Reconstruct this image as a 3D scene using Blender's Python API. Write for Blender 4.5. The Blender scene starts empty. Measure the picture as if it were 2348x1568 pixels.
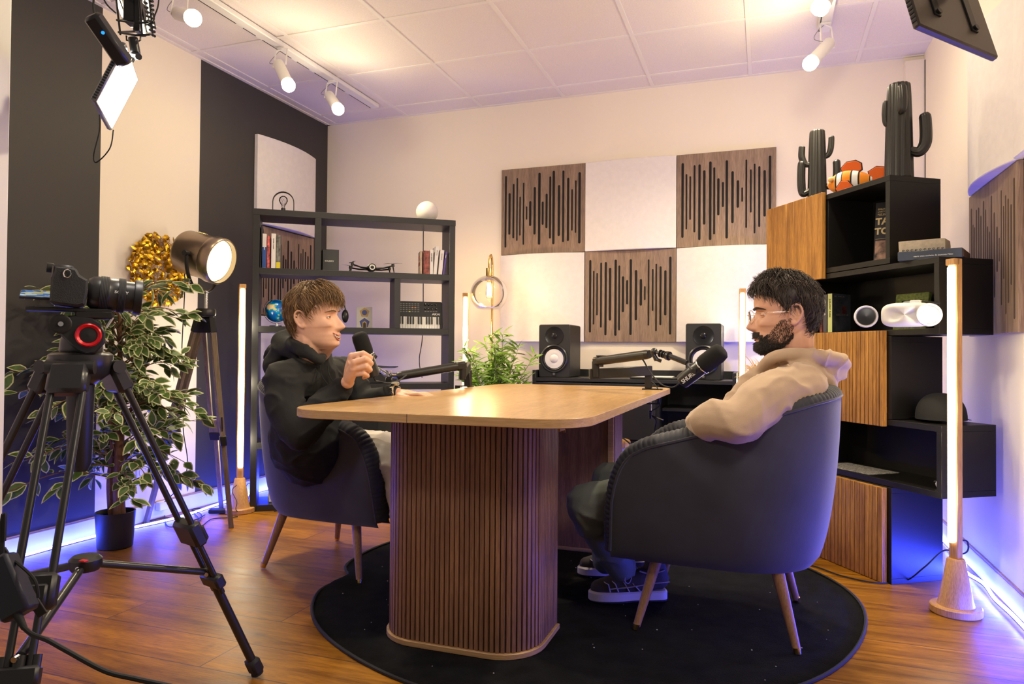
import bpy, math, random
from mathutils import Vector, Matrix, Euler
R = math.radians
PI = math.pi
V = Vector
random.seed(7)
C = bpy.context.scene.collection
scene = bpy.context.scene

# ---------------------------------------------------------------- camera
EYE = V((0, 0, .952)); FPX = 1624.7; IW, IH = 2348, 1568
_y, _p, _r = R(19.596), R(.8715), R(.4337)
_f = V((-math.sin(_y)*math.cos(_p), math.cos(_y)*math.cos(_p), math.sin(_p)))
_rt = V((math.cos(_y), math.sin(_y), 0)); _up = _rt.cross(_f)
_rt, _up = _rt*math.cos(_r) + _up*math.sin(_r), _up*math.cos(_r) - _rt*math.sin(_r)
cam = bpy.data.objects.new('camera', bpy.data.cameras.new('camera')); C.objects.link(cam)
cam.matrix_world = Matrix(((_rt.x, _up.x, -_f.x, 0), (_rt.y, _up.y, -_f.y, 0), (_rt.z, _up.z, -_f.z, EYE.z), (0, 0, 0, 1)))
cam.data.sensor_width = 36; cam.data.lens = FPX/IW*36; cam.data.clip_start = .05
scene.camera = cam
scene.view_settings.view_transform = 'Standard'; scene.view_settings.look = 'None'
scene.view_settings.exposure = 0.0; scene.view_settings.gamma = 1.0

def at(x, y, X=None, Y=None, Z=None, D=None):
    """the point of the room seen at pixel x, y, on a wall plane / at a distance"""
    d = _f + _rt*((x-IW/2)/FPX) - _up*((y-IH/2)/FPX)
    if D is not None: return EYE + d*D
    t = (X-EYE.x)/d.x if X is not None else (Y-EYE.y)/d.y if Y is not None else (Z-EYE.z)/d.z
    return EYE + d*t

# ---------------------------------------------------------------- world and lamps
w = bpy.data.worlds.new('world'); scene.world = w; w.use_nodes = True
w.node_tree.nodes['Background'].inputs[0].default_value = (1.0, .88, .76, 1)
w.node_tree.nodes['Background'].inputs[1].default_value = .22
WARM = (1.0, .86, .57)
def lamp(kind, name, loc, power, color, parent=None, target=None, size=.05, spot=None, sy=None, blend=.6):
    d = bpy.data.lights.new(name, kind); d.energy = power; d.color = color
    if kind == 'SPOT': d.spot_size = R(spot); d.spot_blend = blend; d.shadow_soft_size = size
    elif kind == 'POINT': d.shadow_soft_size = size
    elif kind == 'AREA':
        d.size = size
        if sy: d.shape = 'RECTANGLE'; d.size_y = sy
    o = bpy.data.objects.new(name, d); C.objects.link(o)
    loc = V(loc)
    q = (V(target)-loc).to_track_quat('-Z', 'Y').to_euler() if target is not None else Euler((0, 0, 0))
    o.location = loc; o.rotation_euler = q
    if parent is not None:
        o.parent = parent; o.matrix_parent_inverse = RM[parent].inverted()
    return o
RM = {}

# ---------------------------------------------------------------- things
def tag(o, label=None, cat=None, group=None, kind=None):
    if label: o['label'] = label
    if cat: o['category'] = cat
    if group: o['group'] = group
    if kind: o['kind'] = kind
    return o
def thing(name, label, cat, loc=(0, 0, 0), rz=0, group=None):
    o = bpy.data.objects.new(name, None); C.objects.link(o)
    o.empty_display_size = .1
    o.location = loc; o.rotation_euler = (0, 0, rz)
    RM[o] = Matrix.Translation(V(loc)) @ Matrix.Rotation(rz, 4, 'Z')
    return tag(o, label, cat, group)
def copy_tree(o, parent=None):
    c = o.copy(); C.objects.link(c)
    if parent is not None: c.parent = parent
    for ch in o.children: copy_tree(ch, c)
    return c
def frame(o, x, y=None):
    """4x4 with origin o, x axis, y axis (y made square to x)"""
    x = V(x).normalized()
    if y is None: y = V((0, 0, 1)) if abs(x.z) < .9 else V((0, 1, 0))
    y = V(y); y = (y - x*x.dot(y)).normalized(); z = x.cross(y)
    return Matrix(((x.x, y.x, z.x, o[0]), (x.y, y.y, z.y, o[1]), (x.z, y.z, z.z, o[2]), (0, 0, 0, 1)))

class MB:
    def __init__(s): s.v = []; s.f = []; s.m = []; s.mi = 0; s.M = None
    def add(s, vs, fs):
        b = len(s.v)
        s.v += [(s.M @ V(p)) if s.M else V(p) for p in vs]
        s.f += [tuple(i+b for i in f) for f in fs]; s.m += [s.mi]*len(fs)
        return s
    def box(s, c, d, rot=None, bev=.002):
        """box centred at c with size d; every edge chamfered by bev"""
        h = [x/2 for x in d]; b = min(bev, min(h)*.45)
        vs = []; idx = {}
        for sx in (-1, 1):
            for sy in (-1, 1):
                for sz in (-1, 1):
                    for a in range(3):
                        p = [sx*(h[0]-b), sy*(h[1]-b), sz*(h[2]-b)]; p[a] = (sx, sy, sz)[a]*h[a]
                        idx[(sx, sy, sz, a)] = len(vs); vs.append(V(p))
        fs = []
        for a in range(3):
            u, w_ = (a+1) % 3, (a+2) % 3
            for sg in (-1, 1):
                q = []
                for (su, sw) in ((-1, -1), (1, -1), (1, 1), (-1, 1)):
                    k = [0, 0, 0]; k[a] = sg; k[u] = su; k[w_] = sw; q.append(idx[(*k, a)])
                fs.append(q if sg > 0 else q[::-1])
            for su in (-1, 1):
                for sw in (-1, 1):
                    k0 = [0, 0, 0]; k1 = [0, 0, 0]; k0[a] = -1; k1[a] = 1
                    for k in (k0, k1): k[u] = su; k[w_] = sw
                    q = [idx[(*k0, u)], idx[(*k1, u)], idx[(*k1, w_)], idx[(*k0, w_)]]
                    fs.append(q if su*sw < 0 else q[::-1])
        for sx in (-1, 1):
            for sy in (-1, 1):
                for sz in (-1, 1):
                    q = [idx[(sx, sy, sz, a)] for a in range(3)]
                    fs.append(q if sx*sy*sz > 0 else q[::-1])
        M = Matrix.Translation(V(c))
        if rot is not None:
            r4 = rot.to_4x4(); M = r4 @ M if r4.translation.length > 1e-9 else M @ r4
        return s.add([M @ p for p in vs], fs)
    def fbox(s, F, c, d, bev=.002):
        """box in frame F"""
        return s.box((0, 0, 0), d, F @ Matrix.Translation(V(c)), bev)
    def tube(s, pts, r, n=8, caps=True, closed=False, flat=1.0, up=None):
        pts = [V(p) for p in pts]; k = len(pts)
        rs = r if isinstance(r, (list, tuple)) else [r]*k
        vs = []; prev = V(up) if up is not None else None
        for i, p in enumerate(pts):
            if closed: t = pts[(i+1) % k]-pts[i-1]
            else: t = pts[min(i+1, k-1)]-pts[max(i-1, 0)]
            t = t.normalized() if t.length > 1e-9 else V((0, 0, 1))
            if prev is None: prev = V((0, 0, 1)) if abs(t.z) < .9 else V((1, 0, 0))
            a = prev - t*prev.dot(t)
            if a.length < 1e-6: a = t.orthogonal()
            a.normalize(); b = t.cross(a); prev = a
            for j in range(n):
                an = 2*PI*j/n
                vs.append(p + (a*math.cos(an)*flat + b*math.sin(an))*rs[i])
        fs = []
        for i in range(k if closed else k-1):
            i2 = (i+1) % k
            for j in range(n):
                j2 = (j+1) % n
                fs.append((i*n+j, i*n+j2, i2*n+j2, i2*n+j))
        if caps and not closed: fs += [tuple(range(n-1, -1, -1)), tuple((k-1)*n+j for j in range(n))]
        return s.add(vs, fs)
    def cyl(s, a, b, r0, r1=None, n=16): return s.tube([a, b], [r0, r0 if r1 is None else r1], n)
    def lathe(s, prof, F=None, n=24, arc=2*PI):
        """profile (r, z) about the z axis of frame F"""
        F = F or Matrix(); vs = []; k = len(prof); full = arc > 6.28
        nn = n if full else n+1
        for r, z in prof:
            for j in range(nn):
                a = arc*j/n
                vs.append(F @ V((r*math.cos(a), r*math.sin(a), z)))
        fs = []
        for i in range(k-1):
            for j in range(n):
                j2 = (j+1) % nn
                fs.append((i*nn+j, i*nn+j2, (i+1)*nn+j2, (i+1)*nn+j))
        if full:
            if prof[0][0] > 1e-5: fs.append(tuple(range(nn-1, -1, -1)))
            if prof[-1][0] > 1e-5: fs.append(tuple((k-1)*nn+j for j in range(nn)))
        return s.add(vs, fs)
    def sph(s, c, r, n=16, rot=None):
        r = r if isinstance(r, (tuple, list)) else (r, r, r)
        F = Matrix.Translation(V(c))
        if rot is not None: F = F @ rot.to_4x4()
        F = F @ Matrix.Diagonal((*r, 1))
        m = max(4, n//2)
        return s.lathe([(math.sin(PI*i/m), -math.cos(PI*i/m)) for i in range(m+1)], F, n)
    def prism(s, poly, F=None, z0=0., z1=.01, bev=0.):
        """polygon (x, y) in frame F, from z0 to z1"""
        F = F or Matrix(); k = len(poly)
        area = sum(poly[i][0]*poly[(i+1) % k][1]-poly[(i+1) % k][0]*poly[i][1] for i in range(k))
        if area < 0: poly = poly[::-1]
        rings = [(0, z0), (0, z1)] if not bev else [(bev, z0), (0, z0+bev), (0, z1-bev), (bev, z1)]
        cx = sum(p[0] for p in poly)/k; cy = sum(p[1] for p in poly)/k
        vs = []
        for b, z in rings:
            for i in range(k):
                p = V(poly[i]); 
                if b:
                    e1 = (p-V(poly[i-1])); e2 = V(poly[(i+1) % k])-p
                    n1 = V((-e1.y, e1.x)); n2 = V((-e2.y, e2.x))
                    nn = (n1.normalized() if n1.length else n1)+(n2.normalized() if n2.length else n2)
                    if nn.length: p = p+nn.normalized()*b
                vs.append(F @ V((p.x, p.y, z)))
        fs = []
        for q in range(len(rings)-1):
            for i in range(k):
                j = (i+1) % k; fs.append((q*k+i, q*k+j, (q+1)*k+j, (q+1)*k+i))
        fs += [tuple(range(k-1, -1, -1)), tuple((len(rings)-1)*k+i for i in range(k))]
        return s.add(vs, fs)
    def grid(s, fn, nu, nv, cu=False, cv=False):
        vs = [fn(i/(nu if cu else nu-1), j/(nv if cv else nv-1)) for i in range(nu) for j in range(nv)]
        fs = []
        for i in range(nu if cu else nu-1):
            for j in range(nv if cv else nv-1):
                i2, j2 = (i+1) % nu, (j+1) % nv
                fs.append((i*nv+j, i2*nv+j, i2*nv+j2, i*nv+j2))
        return s.add(vs, fs)
    def obj(s, name, mats, parent=None, world=False, smooth=40, label=None, cat=None, kind=None, group=None):
        me = bpy.data.meshes.new(name)
        vs = s.v
        if parent is not None and world:
            root = parent
            while root.parent is not None: root = root.parent
            I = RM[root].inverted(); vs = [I @ V(p) for p in vs]
        me.from_pydata([tuple(p) for p in vs], [], s.f)
        mats = mats if isinstance(mats, (list, tuple)) else [mats]
        for m in mats: me.materials.append(m)
        if len(mats) > 1: me.polygons.foreach_set('material_index', s.m)
        if smooth:
            me.polygons.foreach_set('use_smooth', [True]*len(me.polygons))
            if smooth < 180: me.set_sharp_from_angle(angle=R(smooth))
        me.update()
        o = bpy.data.objects.new(name, me); C.objects.link(o)
        if parent is not None: o.parent = parent
        return tag(o, label, cat, group, kind)

def bezier(pts, n=10):
    """smooth (Catmull-Rom) curve through points"""
    pts = [V(p) for p in pts]; out = []
    for i in range(len(pts)-1):
        a = pts[max(i-1, 0)]; b = pts[i]; c = pts[i+1]; d = pts[min(i+2, len(pts)-1)]
        for j in range(n):
            t = j/n
            out.append(.5*((2*b)+(c-a)*t+(2*a-5*b+4*c-d)*t*t+(3*b-a-3*c+d)*t**3))
    return out+[pts[-1]]
def lerp(a, b, t): return a+(b-a)*t
def interp(xs, ys, x):
    if x <= xs[0]: return ys[0]
    for i in range(1, len(xs)):
        if x <= xs[i]: return lerp(ys[i-1], ys[i], (x-xs[i-1])/(xs[i]-xs[i-1]))
    return ys[-1]
def rrect(hx, hy, r, n=6, cx=0, cy=0):
    p = []
    for k, (sx, sy) in enumerate(((1, 1), (-1, 1), (-1, -1), (1, -1))):
        for i in range(n+1):
            a = PI/2*(k+i/n); p.append((cx+sx*(hx-r)+r*math.cos(a), cy+sy*(hy-r)+r*math.sin(a)))
    return p
def eval_mesh(ob):
    bpy.context.view_layer.update()
    dg = bpy.context.evaluated_depsgraph_get()
    return bpy.data.meshes.new_from_object(ob.evaluated_get(dg))
def text(name, body, F, size, m, parent=None, world=True, ext=.0004, align='LEFT', shear=0, label=None, bold=0, sx=1.0):
    cu = bpy.data.curves.new(name, 'FONT'); cu.body = body; cu.size = size; cu.extrude = ext
    cu.align_x = align; cu.shear = shear; cu.offset = bold; cu.resolution_u = 3
    t = bpy.data.objects.new(name, cu); C.objects.link(t)
    me = eval_mesh(t); bpy.data.objects.remove(t)
    me.transform(Matrix.Diagonal((sx, 1, 1, 1)))
    if parent is not None and world:
        root = parent
        while root.parent is not None: root = root.parent
        F = RM[root].inverted() @ F
    me.transform(F); me.materials.clear(); me.materials.append(m)
    o = bpy.data.objects.new(name, me); C.objects.link(o)
    if parent is not None: o.parent = parent
    if label: o['label'] = label
    return o

# ---------------------------------------------------------------- materials
def mat(name, col, rough=.5, metal=0., bump=None, var=None, spec=.5, sheen=0., coat=0., alpha=None, emit=None, es=0., trans=0.):
    """bump=(scale, strength[, distance]); var=(scale, amount)"""
    m = bpy.data.materials.new(name); m.use_nodes = True
    nt = m.node_tree; b = nt.nodes['Principled BSDF']
    b.inputs['Base Color'].default_value = (*col, 1); b.inputs['Roughness'].default_value = rough
    b.inputs['Metallic'].default_value = metal; b.inputs['Specular IOR Level'].default_value = spec
    if sheen: b.inputs['Sheen Weight'].default_value = sheen; b.inputs['Sheen Roughness'].default_value = .45
    if coat: b.inputs['Coat Weight'].default_value = coat; b.inputs['Coat Roughness'].default_value = .15
    if trans: b.inputs['Transmission Weight'].default_value = trans
    if emit: b.inputs['Emission Color'].default_value = (*emit, 1); b.inputs['Emission Strength'].default_value = es
    tc = nt.nodes.new('ShaderNodeTexCoord')
    if bump:
        n = nt.nodes.new('ShaderNodeTexNoise'); n.inputs['Scale'].default_value = bump[0]; n.inputs['Detail'].default_value = 4
        bp = nt.nodes.new('ShaderNodeBump'); bp.inputs['Strength'].default_value = bump[1]
        bp.inputs['Distance'].default_value = bump[2] if len(bump) > 2 else .002
        nt.links.new(tc.outputs['Object'], n.inputs['Vector']); nt.links.new(n.outputs['Fac'], bp.inputs['Height'])
        nt.links.new(bp.outputs['Normal'], b.inputs['Normal'])
    if var:
        n = nt.nodes.new('ShaderNodeTexNoise'); n.inputs['Scale'].default_value = var[0]; n.inputs['Detail'].default_value = 3
        cr = nt.nodes.new('ShaderNodeMapRange'); cr.inputs['From Min'].default_value = .3; cr.inputs['From Max'].default_value = .7
        cr.inputs['To Min'].default_value = 1-var[1]; cr.inputs['To Max'].default_value = 1+var[1]
        mx = nt.nodes.new('ShaderNodeVectorMath'); mx.operation = 'SCALE'; mx.inputs[0].default_value = col
        nt.links.new(tc.outputs['Object'], n.inputs['Vector']); nt.links.new(n.outputs['Fac'], cr.inputs['Value'])
        nt.links.new(cr.outputs[0], mx.inputs['Scale']); nt.links.new(mx.outputs[0], b.inputs['Base Color'])
    return m
def glow(name, col, s):
    m = bpy.data.materials.new(name); m.use_nodes = True; nt = m.node_tree; nt.nodes.clear()
    e = nt.nodes.new('ShaderNodeEmission'); o = nt.nodes.new('ShaderNodeOutputMaterial')
    e.inputs[0].default_value = (*col, 1); e.inputs[1].default_value = s; nt.links.new(e.outputs[0], o.inputs[0])
    return m
def glass(name, tint=(1, 1, 1), refl=.9):
    m = bpy.data.materials.new(name); m.use_nodes = True; nt = m.node_tree; nt.nodes.clear()
    t = nt.nodes.new('ShaderNodeBsdfTransparent'); g = nt.nodes.new('ShaderNodeBsdfGlossy'); x = nt.nodes.new('ShaderNodeMixShader')
    lw = nt.nodes.new('ShaderNodeLayerWeight'); o = nt.nodes.new('ShaderNodeOutputMaterial')
    mu = nt.nodes.new('ShaderNodeMath'); mu.operation = 'MULTIPLY'; mu.inputs[1].default_value = refl
    lw.inputs[0].default_value = .25; t.inputs[0].default_value = (*tint, 1); g.inputs['Roughness'].default_value = .03
    nt.links.new(lw.outputs['Fresnel'], mu.inputs[0]); nt.links.new(mu.outputs[0], x.inputs[0])
    nt.links.new(t.outputs[0], x.inputs[1]); nt.links.new(g.outputs[0], x.inputs[2]); nt.links.new(x.outputs[0], o.inputs[0])
    return m
def wood(name, c1, c2, scale=(1, 12, 12), rough=.45, bump=.15, knots=True, dark=None, contrast=.5, dist=.6, nscale=3.0):
    """grain stretched along the axis whose scale is small"""
    m = bpy.data.materials.new(name); m.use_nodes = True; nt = m.node_tree; L = nt.links.new
    b = nt.nodes['Principled BSDF']; b.inputs['Roughness'].default_value = rough; b.inputs['Specular IOR Level'].default_value = .4
    tc = nt.nodes.new('ShaderNodeTexCoord'); mp = nt.nodes.new('ShaderNodeMapping'); mp.inputs['Scale'].default_value = scale
    L(tc.outputs['Object'], mp.inputs['Vector'])
    n1 = nt.nodes.new('ShaderNodeTexNoise'); n1.inputs['Scale'].default_value = nscale; n1.inputs['Detail'].default_value = 6; n1.inputs['Distortion'].default_value = dist
    n2 = nt.nodes.new('ShaderNodeTexNoise'); n2.inputs['Scale'].default_value = nscale*9; n2.inputs['Detail'].default_value = 3
    L(mp.outputs[0], n1.inputs['Vector']); L(mp.outputs[0], n2.inputs['Vector'])
    r = nt.nodes.new('ShaderNodeValToRGB'); e = r.color_ramp.elements
    e[0].position = .5-contrast*.4; e[1].position = .5+contrast*.4; e[0].color = (*c2, 1); e[1].color = (*c1, 1)
    L(n1.outputs['Fac'], r.inputs[0])
    mx = nt.nodes.new('ShaderNodeMix'); mx.data_type = 'RGBA'; mx.blend_type = 'MULTIPLY'; mx.inputs[0].default_value = .5
    r2 = nt.nodes.new('ShaderNodeValToRGB'); e = r2.color_ramp.elements; e[0].position = .35; e[1].position = .6
    e[0].color = (.45, .4, .35, 1); e[1].color = (1, 1, 1, 1); L(n2.outputs['Fac'], r2.inputs[0])
    L(r.outputs[0], mx.inputs[6]); L(r2.outputs[0], mx.inputs[7]); L(mx.outputs[2], b.inputs['Base Color'])
    bp = nt.nodes.new('ShaderNodeBump'); bp.inputs['Strength'].default_value = bump; bp.inputs['Distance'].default_value = .002
    L(n2.outputs['Fac'], bp.inputs['Height']); L(bp.outputs[0], b.inputs['Normal'])
    return m
M_ = {}
def setup_mats():
    g = M_
    g['wall'] = mat('wall_paint_cream', (.86, .78, .68), .75, bump=(60, .06))
    g['wall_dark'] = mat('wall_paint_charcoal', (.040, .037, .037), .6, bump=(60, .06))
    g['tile'] = mat('ceiling_tile', (.78, .72, .69), .9, bump=(160, .5, .003), var=(140, .05))
    g['tee'] = mat('ceiling_rail', (.80, .76, .72), .5)
    g['white'] = mat('white_plastic', (.78, .77, .76), .4)
    g['offwhite'] = mat('white_paint', (.75, .73, .70), .5)
    g['black'] = mat('black_plastic', (.012, .012, .013), .42)
    g['satin'] = mat('black_satin', (.02, .02, .022), .3)
    g['blackmetal'] = mat('black_metal', (.03, .028, .027), .38, .5)
    g['rubber'] = mat('black_rubber', (.010, .010, .011), .7)
    g['shelf'] = mat('black_melamine', (.017, .017, .019), .42, bump=(90, .05))
    g['shelf2'] = mat('brown_black_melamine', (.008, .007, .0065), .45, bump=(90, .05), spec=.3)
    g['grey'] = mat('grey_metal', (.22, .22, .23), .4, .6)
    g['chrome'] = mat('chrome', (.75, .75, .76), .12, 1.)
    g['brass'] = mat('polished_brass', (.83, .58, .22), .2, 1.)
    g['gunmetal'] = mat('gunmetal', (.34, .27, .20), .30, 1.)
    g['fabric'] = mat('white_felt', (.76, .72, .72), .95, bump=(220, .35), var=(30, .03))
    g['slat'] = wood('grey_oak', (.36, .25, .185), (.22, .15, .115), (9, 9, .7), .6, .1)
    g['slot'] = mat('groove_black', (.01, .009, .009), .95)
    g['top'] = wood('light_oak', (.54, .33, .135), (.40, .225, .085), (8, .55, 8), .30, .05, contrast=.7)
    g['edge'] = wood('light_oak_edge', (.50, .31, .14), (.38, .22, .10), (.8, 4, 40), .42, .1)
    g['walnut'] = wood('walnut_slat', (.30, .155, .085), (.17, .085, .048), (16, 16, .9), .5, .2)
    g['walnut_dark'] = mat('dark_backing', (.05, .028, .018), .8)
    g['bamboo'] = wood('bamboo', (.60, .33, .12), (.50, .26, .09), (14, 14, .9), .35, .05)
    g['rustic'] = wood('rustic_oak', (.60, .29, .055), (.27, .11, .018), (11, 11, .9), .5, .3, contrast=.55)
    g['leg'] = wood('beech_leg', (.36, .19, .095), (.28, .14, .07), (14, 14, 1), .38, .05)
    g['greywood'] = wood('weathered_wood', (.30, .22, .15), (.18, .13, .09), (20, 20, 1), .6, .2)
    g['velvet'] = mat('navy_velvet', (.030, .030, .043), .75, sheen=.32, bump=(260, .15), var=(7, .22))
    g['velvet2'] = mat('navy_velvet_band', (.020, .021, .030), .7, sheen=.2, bump=(260, .12))
    g['paper'] = mat('paper', (.75, .73, .70), .8)
    g['cream'] = mat('book_pages', (.66, .58, .44), .85, bump=(300, .4))
    g['led'] = glow('blue_led', (.08, .12, 1.0), 60)
    g['tube'] = glow('warm_tube', (1.0, .78, .42), 8)
    g['bulb'] = glow('warm_bulb', (1.0, .80, .52), 40)
    g['panel'] = glow('led_panel_light', (1.0, .95, .88), 14)
    g['glass'] = glass('clear_glass')
setup_mats()
# ================================================================ the setting
XL, XR, YB, ZC = -3.245, .888, 4.747, 2.735
def floor_mat():
    m = bpy.data.materials.new('oak_planks'); m.use_nodes = True; nt = m.node_tree; L = nt.links.new
    b = nt.nodes['Principled BSDF']; b.inputs['Roughness'].default_value = .36; b.inputs['Specular IOR Level'].default_value = .28
    tc = nt.nodes.new('ShaderNodeTexCoord')
    br = nt.nodes.new('ShaderNodeTexBrick'); br.offset = .37; br.inputs['Scale'].default_value = 1
    br.inputs['Brick Width'].default_value = 1.6; br.inputs['Row Height'].default_value = .19
    br.inputs['Mortar Size'].default_value = .0022; br.inputs['Mortar Smooth'].default_value = .3; br.inputs['Bias'].default_value = 0
    br.inputs['Color1'].default_value = (.25, .25, .25, 1); br.inputs['Color2'].default_value = (.75, .75, .75, 1); br.inputs['Mortar'].default_value = (.5, .5, .5, 1)
    L(tc.outputs['Object'], br.inputs['Vector'])
    ad = nt.nodes.new('ShaderNodeVectorMath'); ad.operation = 'MULTIPLY_ADD'; ad.inputs[1].default_value = (7, 3, 5)
    L(br.outputs['Color'], ad.inputs[0]); L(tc.outputs['Object'], ad.inputs[2])
    mp = nt.nodes.new('ShaderNodeMapping'); mp.inputs['Scale'].default_value = (.9, 9, 1); L(ad.outputs[0], mp.inputs['Vector'])
    n1 = nt.nodes.new('ShaderNodeTexNoise'); n1.inputs['Scale'].default_value = 2.2; n1.inputs['Detail'].default_value = 7; n1.inputs['Distortion'].default_value = 1.2
    n2 = nt.nodes.new('ShaderNodeTexNoise'); n2.inputs['Scale'].default_value = 24; n2.inputs['Detail'].default_value = 3
    n3 = nt.nodes.new('ShaderNodeTexNoise'); n3.inputs['Scale'].default_value = 5; n3.inputs['Detail'].default_value = 2
    L(mp.outputs[0], n1.inputs['Vector']); L(mp.outputs[0], n2.inputs['Vector']); L(ad.outputs[0], n3.inputs['Vector'])
    r = nt.nodes.new('ShaderNodeValToRGB'); e = r.color_ramp.elements
    e[0].position = .3; e[0].color = (.19, .072, .006, 1); e[1].position = .68; e[1].color = (.43, .180, .010, 1)
    L(n1.outputs['Fac'], r.inputs[0])
    r2 = nt.nodes.new('ShaderNodeValToRGB'); e = r2.color_ramp.elements
    e[0].position = .34; e[0].color = (.5, .42, .36, 1); e[1].position = .56; e[1].color = (1, 1, 1, 1); L(n2.outputs['Fac'], r2.inputs[0])
    r3 = nt.nodes.new('ShaderNodeValToRGB'); e = r3.color_ramp.elements
    e[0].position = .26; e[0].color = (.3, .22, .18, 1); e[1].position = .33; e[1].color = (1, 1, 1, 1); L(n3.outputs['Fac'], r3.inputs[0])
    prev = r.outputs[0]
    for src, fac in ((r2, .55), (r3, .8)):
        mx = nt.nodes.new('ShaderNodeMix'); mx.data_type = 'RGBA'; mx.blend_type = 'MULTIPLY'; mx.inputs[0].default_value = fac
        L(prev, mx.inputs[6]); L(src.outputs[0], mx.inputs[7]); prev = mx.outputs[2]
    tone = nt.nodes.new('ShaderNodeMapRange'); tone.inputs['To Min'].default_value = .8; tone.inputs['To Max'].default_value = 1.15
    tone.inputs['From Min'].default_value = .25; tone.inputs['From Max'].default_value = .75
    L(br.outputs['Color'], tone.inputs['Value'])
    sc = nt.nodes.new('ShaderNodeVectorMath'); sc.operation = 'SCALE'; L(prev, sc.inputs[0]); L(tone.outputs[0], sc.inputs['Scale'])
    mo = nt.nodes.new('ShaderNodeMix'); mo.data_type = 'RGBA'; L(br.outputs['Fac'], mo.inputs[0]); L(sc.outputs[0], mo.inputs[6])
    mo.inputs[7].default_value = (.07, .03, .012, 1); L(mo.outputs[2], b.inputs['Base Color'])
    mr = nt.nodes.new('ShaderNodeMapRange'); mr.inputs['To Min'].default_value = .28; mr.inputs['To Max'].default_value = .5
    L(n1.outputs['Fac'], mr.inputs['Value']); L(mr.outputs[0], b.inputs['Roughness'])
    bp = nt.nodes.new('ShaderNodeBump'); bp.inputs['Strength'].default_value = .18; bp.inputs['Distance'].default_value = .002
    L(n2.outputs['Fac'], bp.inputs['Height']); L(bp.outputs[0], b.inputs['Normal'])
    return m
m = MB(); m.box(((XL+2.2)/2-.2, 2.2, -.03), (7.2, 5.4, .06), bev=0); m.obj('floor', floor_mat(), kind='structure')
# back wall, with the boxed-out pipe casing beside the right corner
m = MB(); m.box((-1.2, YB+.05, ZC/2), (4.4, .1, ZC), bev=0); m.obj('wall_back', M_['wall'], kind='structure')
m = MB(); m.box((.835, YB-.02, 2.70/2), (.106, .04, 2.70), bev=.003); m.obj('trim_1', M_['wall'], kind='structure')
m = MB(); m.box((XR-.001, YB-.043, 2.70/2), (.006, .006, 2.68), bev=0); m.obj('trim_2', mat('joint_gap', (.03, .02, .015), .9), kind='structure')
m = MB(); m.box((XR+.05, 2.4, ZC/2), (.1, 5.2, ZC), bev=0); m.obj('wall_right', M_['wall'], kind='structure')
# left wall painted in wide vertical stripes
m = MB()
for y0, y1, k in ((-.2, 2.10, 0), (2.10, 2.73, 1), (2.73, 3.412, 0), (3.412, YB+.1, 1)):
    m.mi = k; m.box((XL-.05, (y0+y1)/2, ZC/2), (.1, y1-y0, ZC), bev=0)
m.obj('wall_left', [M_['wall'], M_['wall_dark']], kind='structure')
# short return wall in the left foreground
m = MB(); m.box((-1.505-1.2, .965, ZC/2), (2.4, .17, ZC), bev=.004)
m.obj('wall_front', mat('wall_paint_white', (.80, .76, .74), .7, bump=(60, .06)), kind='structure')
# baseboards with a flat ledge
def board(name, x, y0, y1, sgn):
    m = MB()
    m.box((x+sgn*.006, (y0+y1)/2, .043), (.012, y1-y0, .086), bev=.003)
    m.mi = 1; m.box((x+sgn*.004, (y0+y1)/2, .091), (.008, y1-y0, .010), bev=.002)
    m.obj(name, [M_['offwhite'], M_['edge']], kind='structure')
board('baseboard_left', XL, 1.2, YB, 1); board('baseboard_right', XR, 2., YB, -1)
m = MB(); m.box((-1.2, YB-.006, .045), (4.05, .012, .09), bev=.003); m.obj('baseboard_back', M_['offwhite'], kind='structure')
# suspended ceiling: tiles between rails
m = MB()
xs = [XL-.1, -3.165]+[-2.545+.6145*i for i in range(0, 6)]+[1.0]
ys = [.9+.609*i for i in range(0, 7)]+[YB+.05]
ys = [y-.0 for y in ys]
YT = [4.537-.609*i for i in range(7)][::-1]+[YB+.05]
for i in range(len(xs)-1):
    for j in range(len(YT)-1):
        a, b2, c2, d2 = xs[i], xs[i+1], YT[j], YT[j+1]
        m.box(((a+b2)/2, (c2+d2)/2, ZC+.010), (b2-a-.004, d2-c2-.004, .02), bev=.002)
m.mi = 1
for x in xs[1:-1]: m.box((x, 2.7, ZC-.001), (.024, 4.2, .008), bev=.001)
for y in YT[:-1]: m.box(((XL+XR)/2, y, ZC-.0015), (4.3, .024, .006), bev=.001)
m.mi = 2; m.box((-1.2, 2.7, ZC+.028), (4.4, 4.3, .012), bev=0)
m.mi = 1; m.box((XL+.012, 2.7, ZC-.002), (.024, 4.2, .008), bev=0); m.box((-1.2, YB-.01, ZC-.002), (4.2, .02, .008), bev=0)
m.obj('ceiling', [M_['tile'], M_['tee'], M_['offwhite']], kind='structure')

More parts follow.
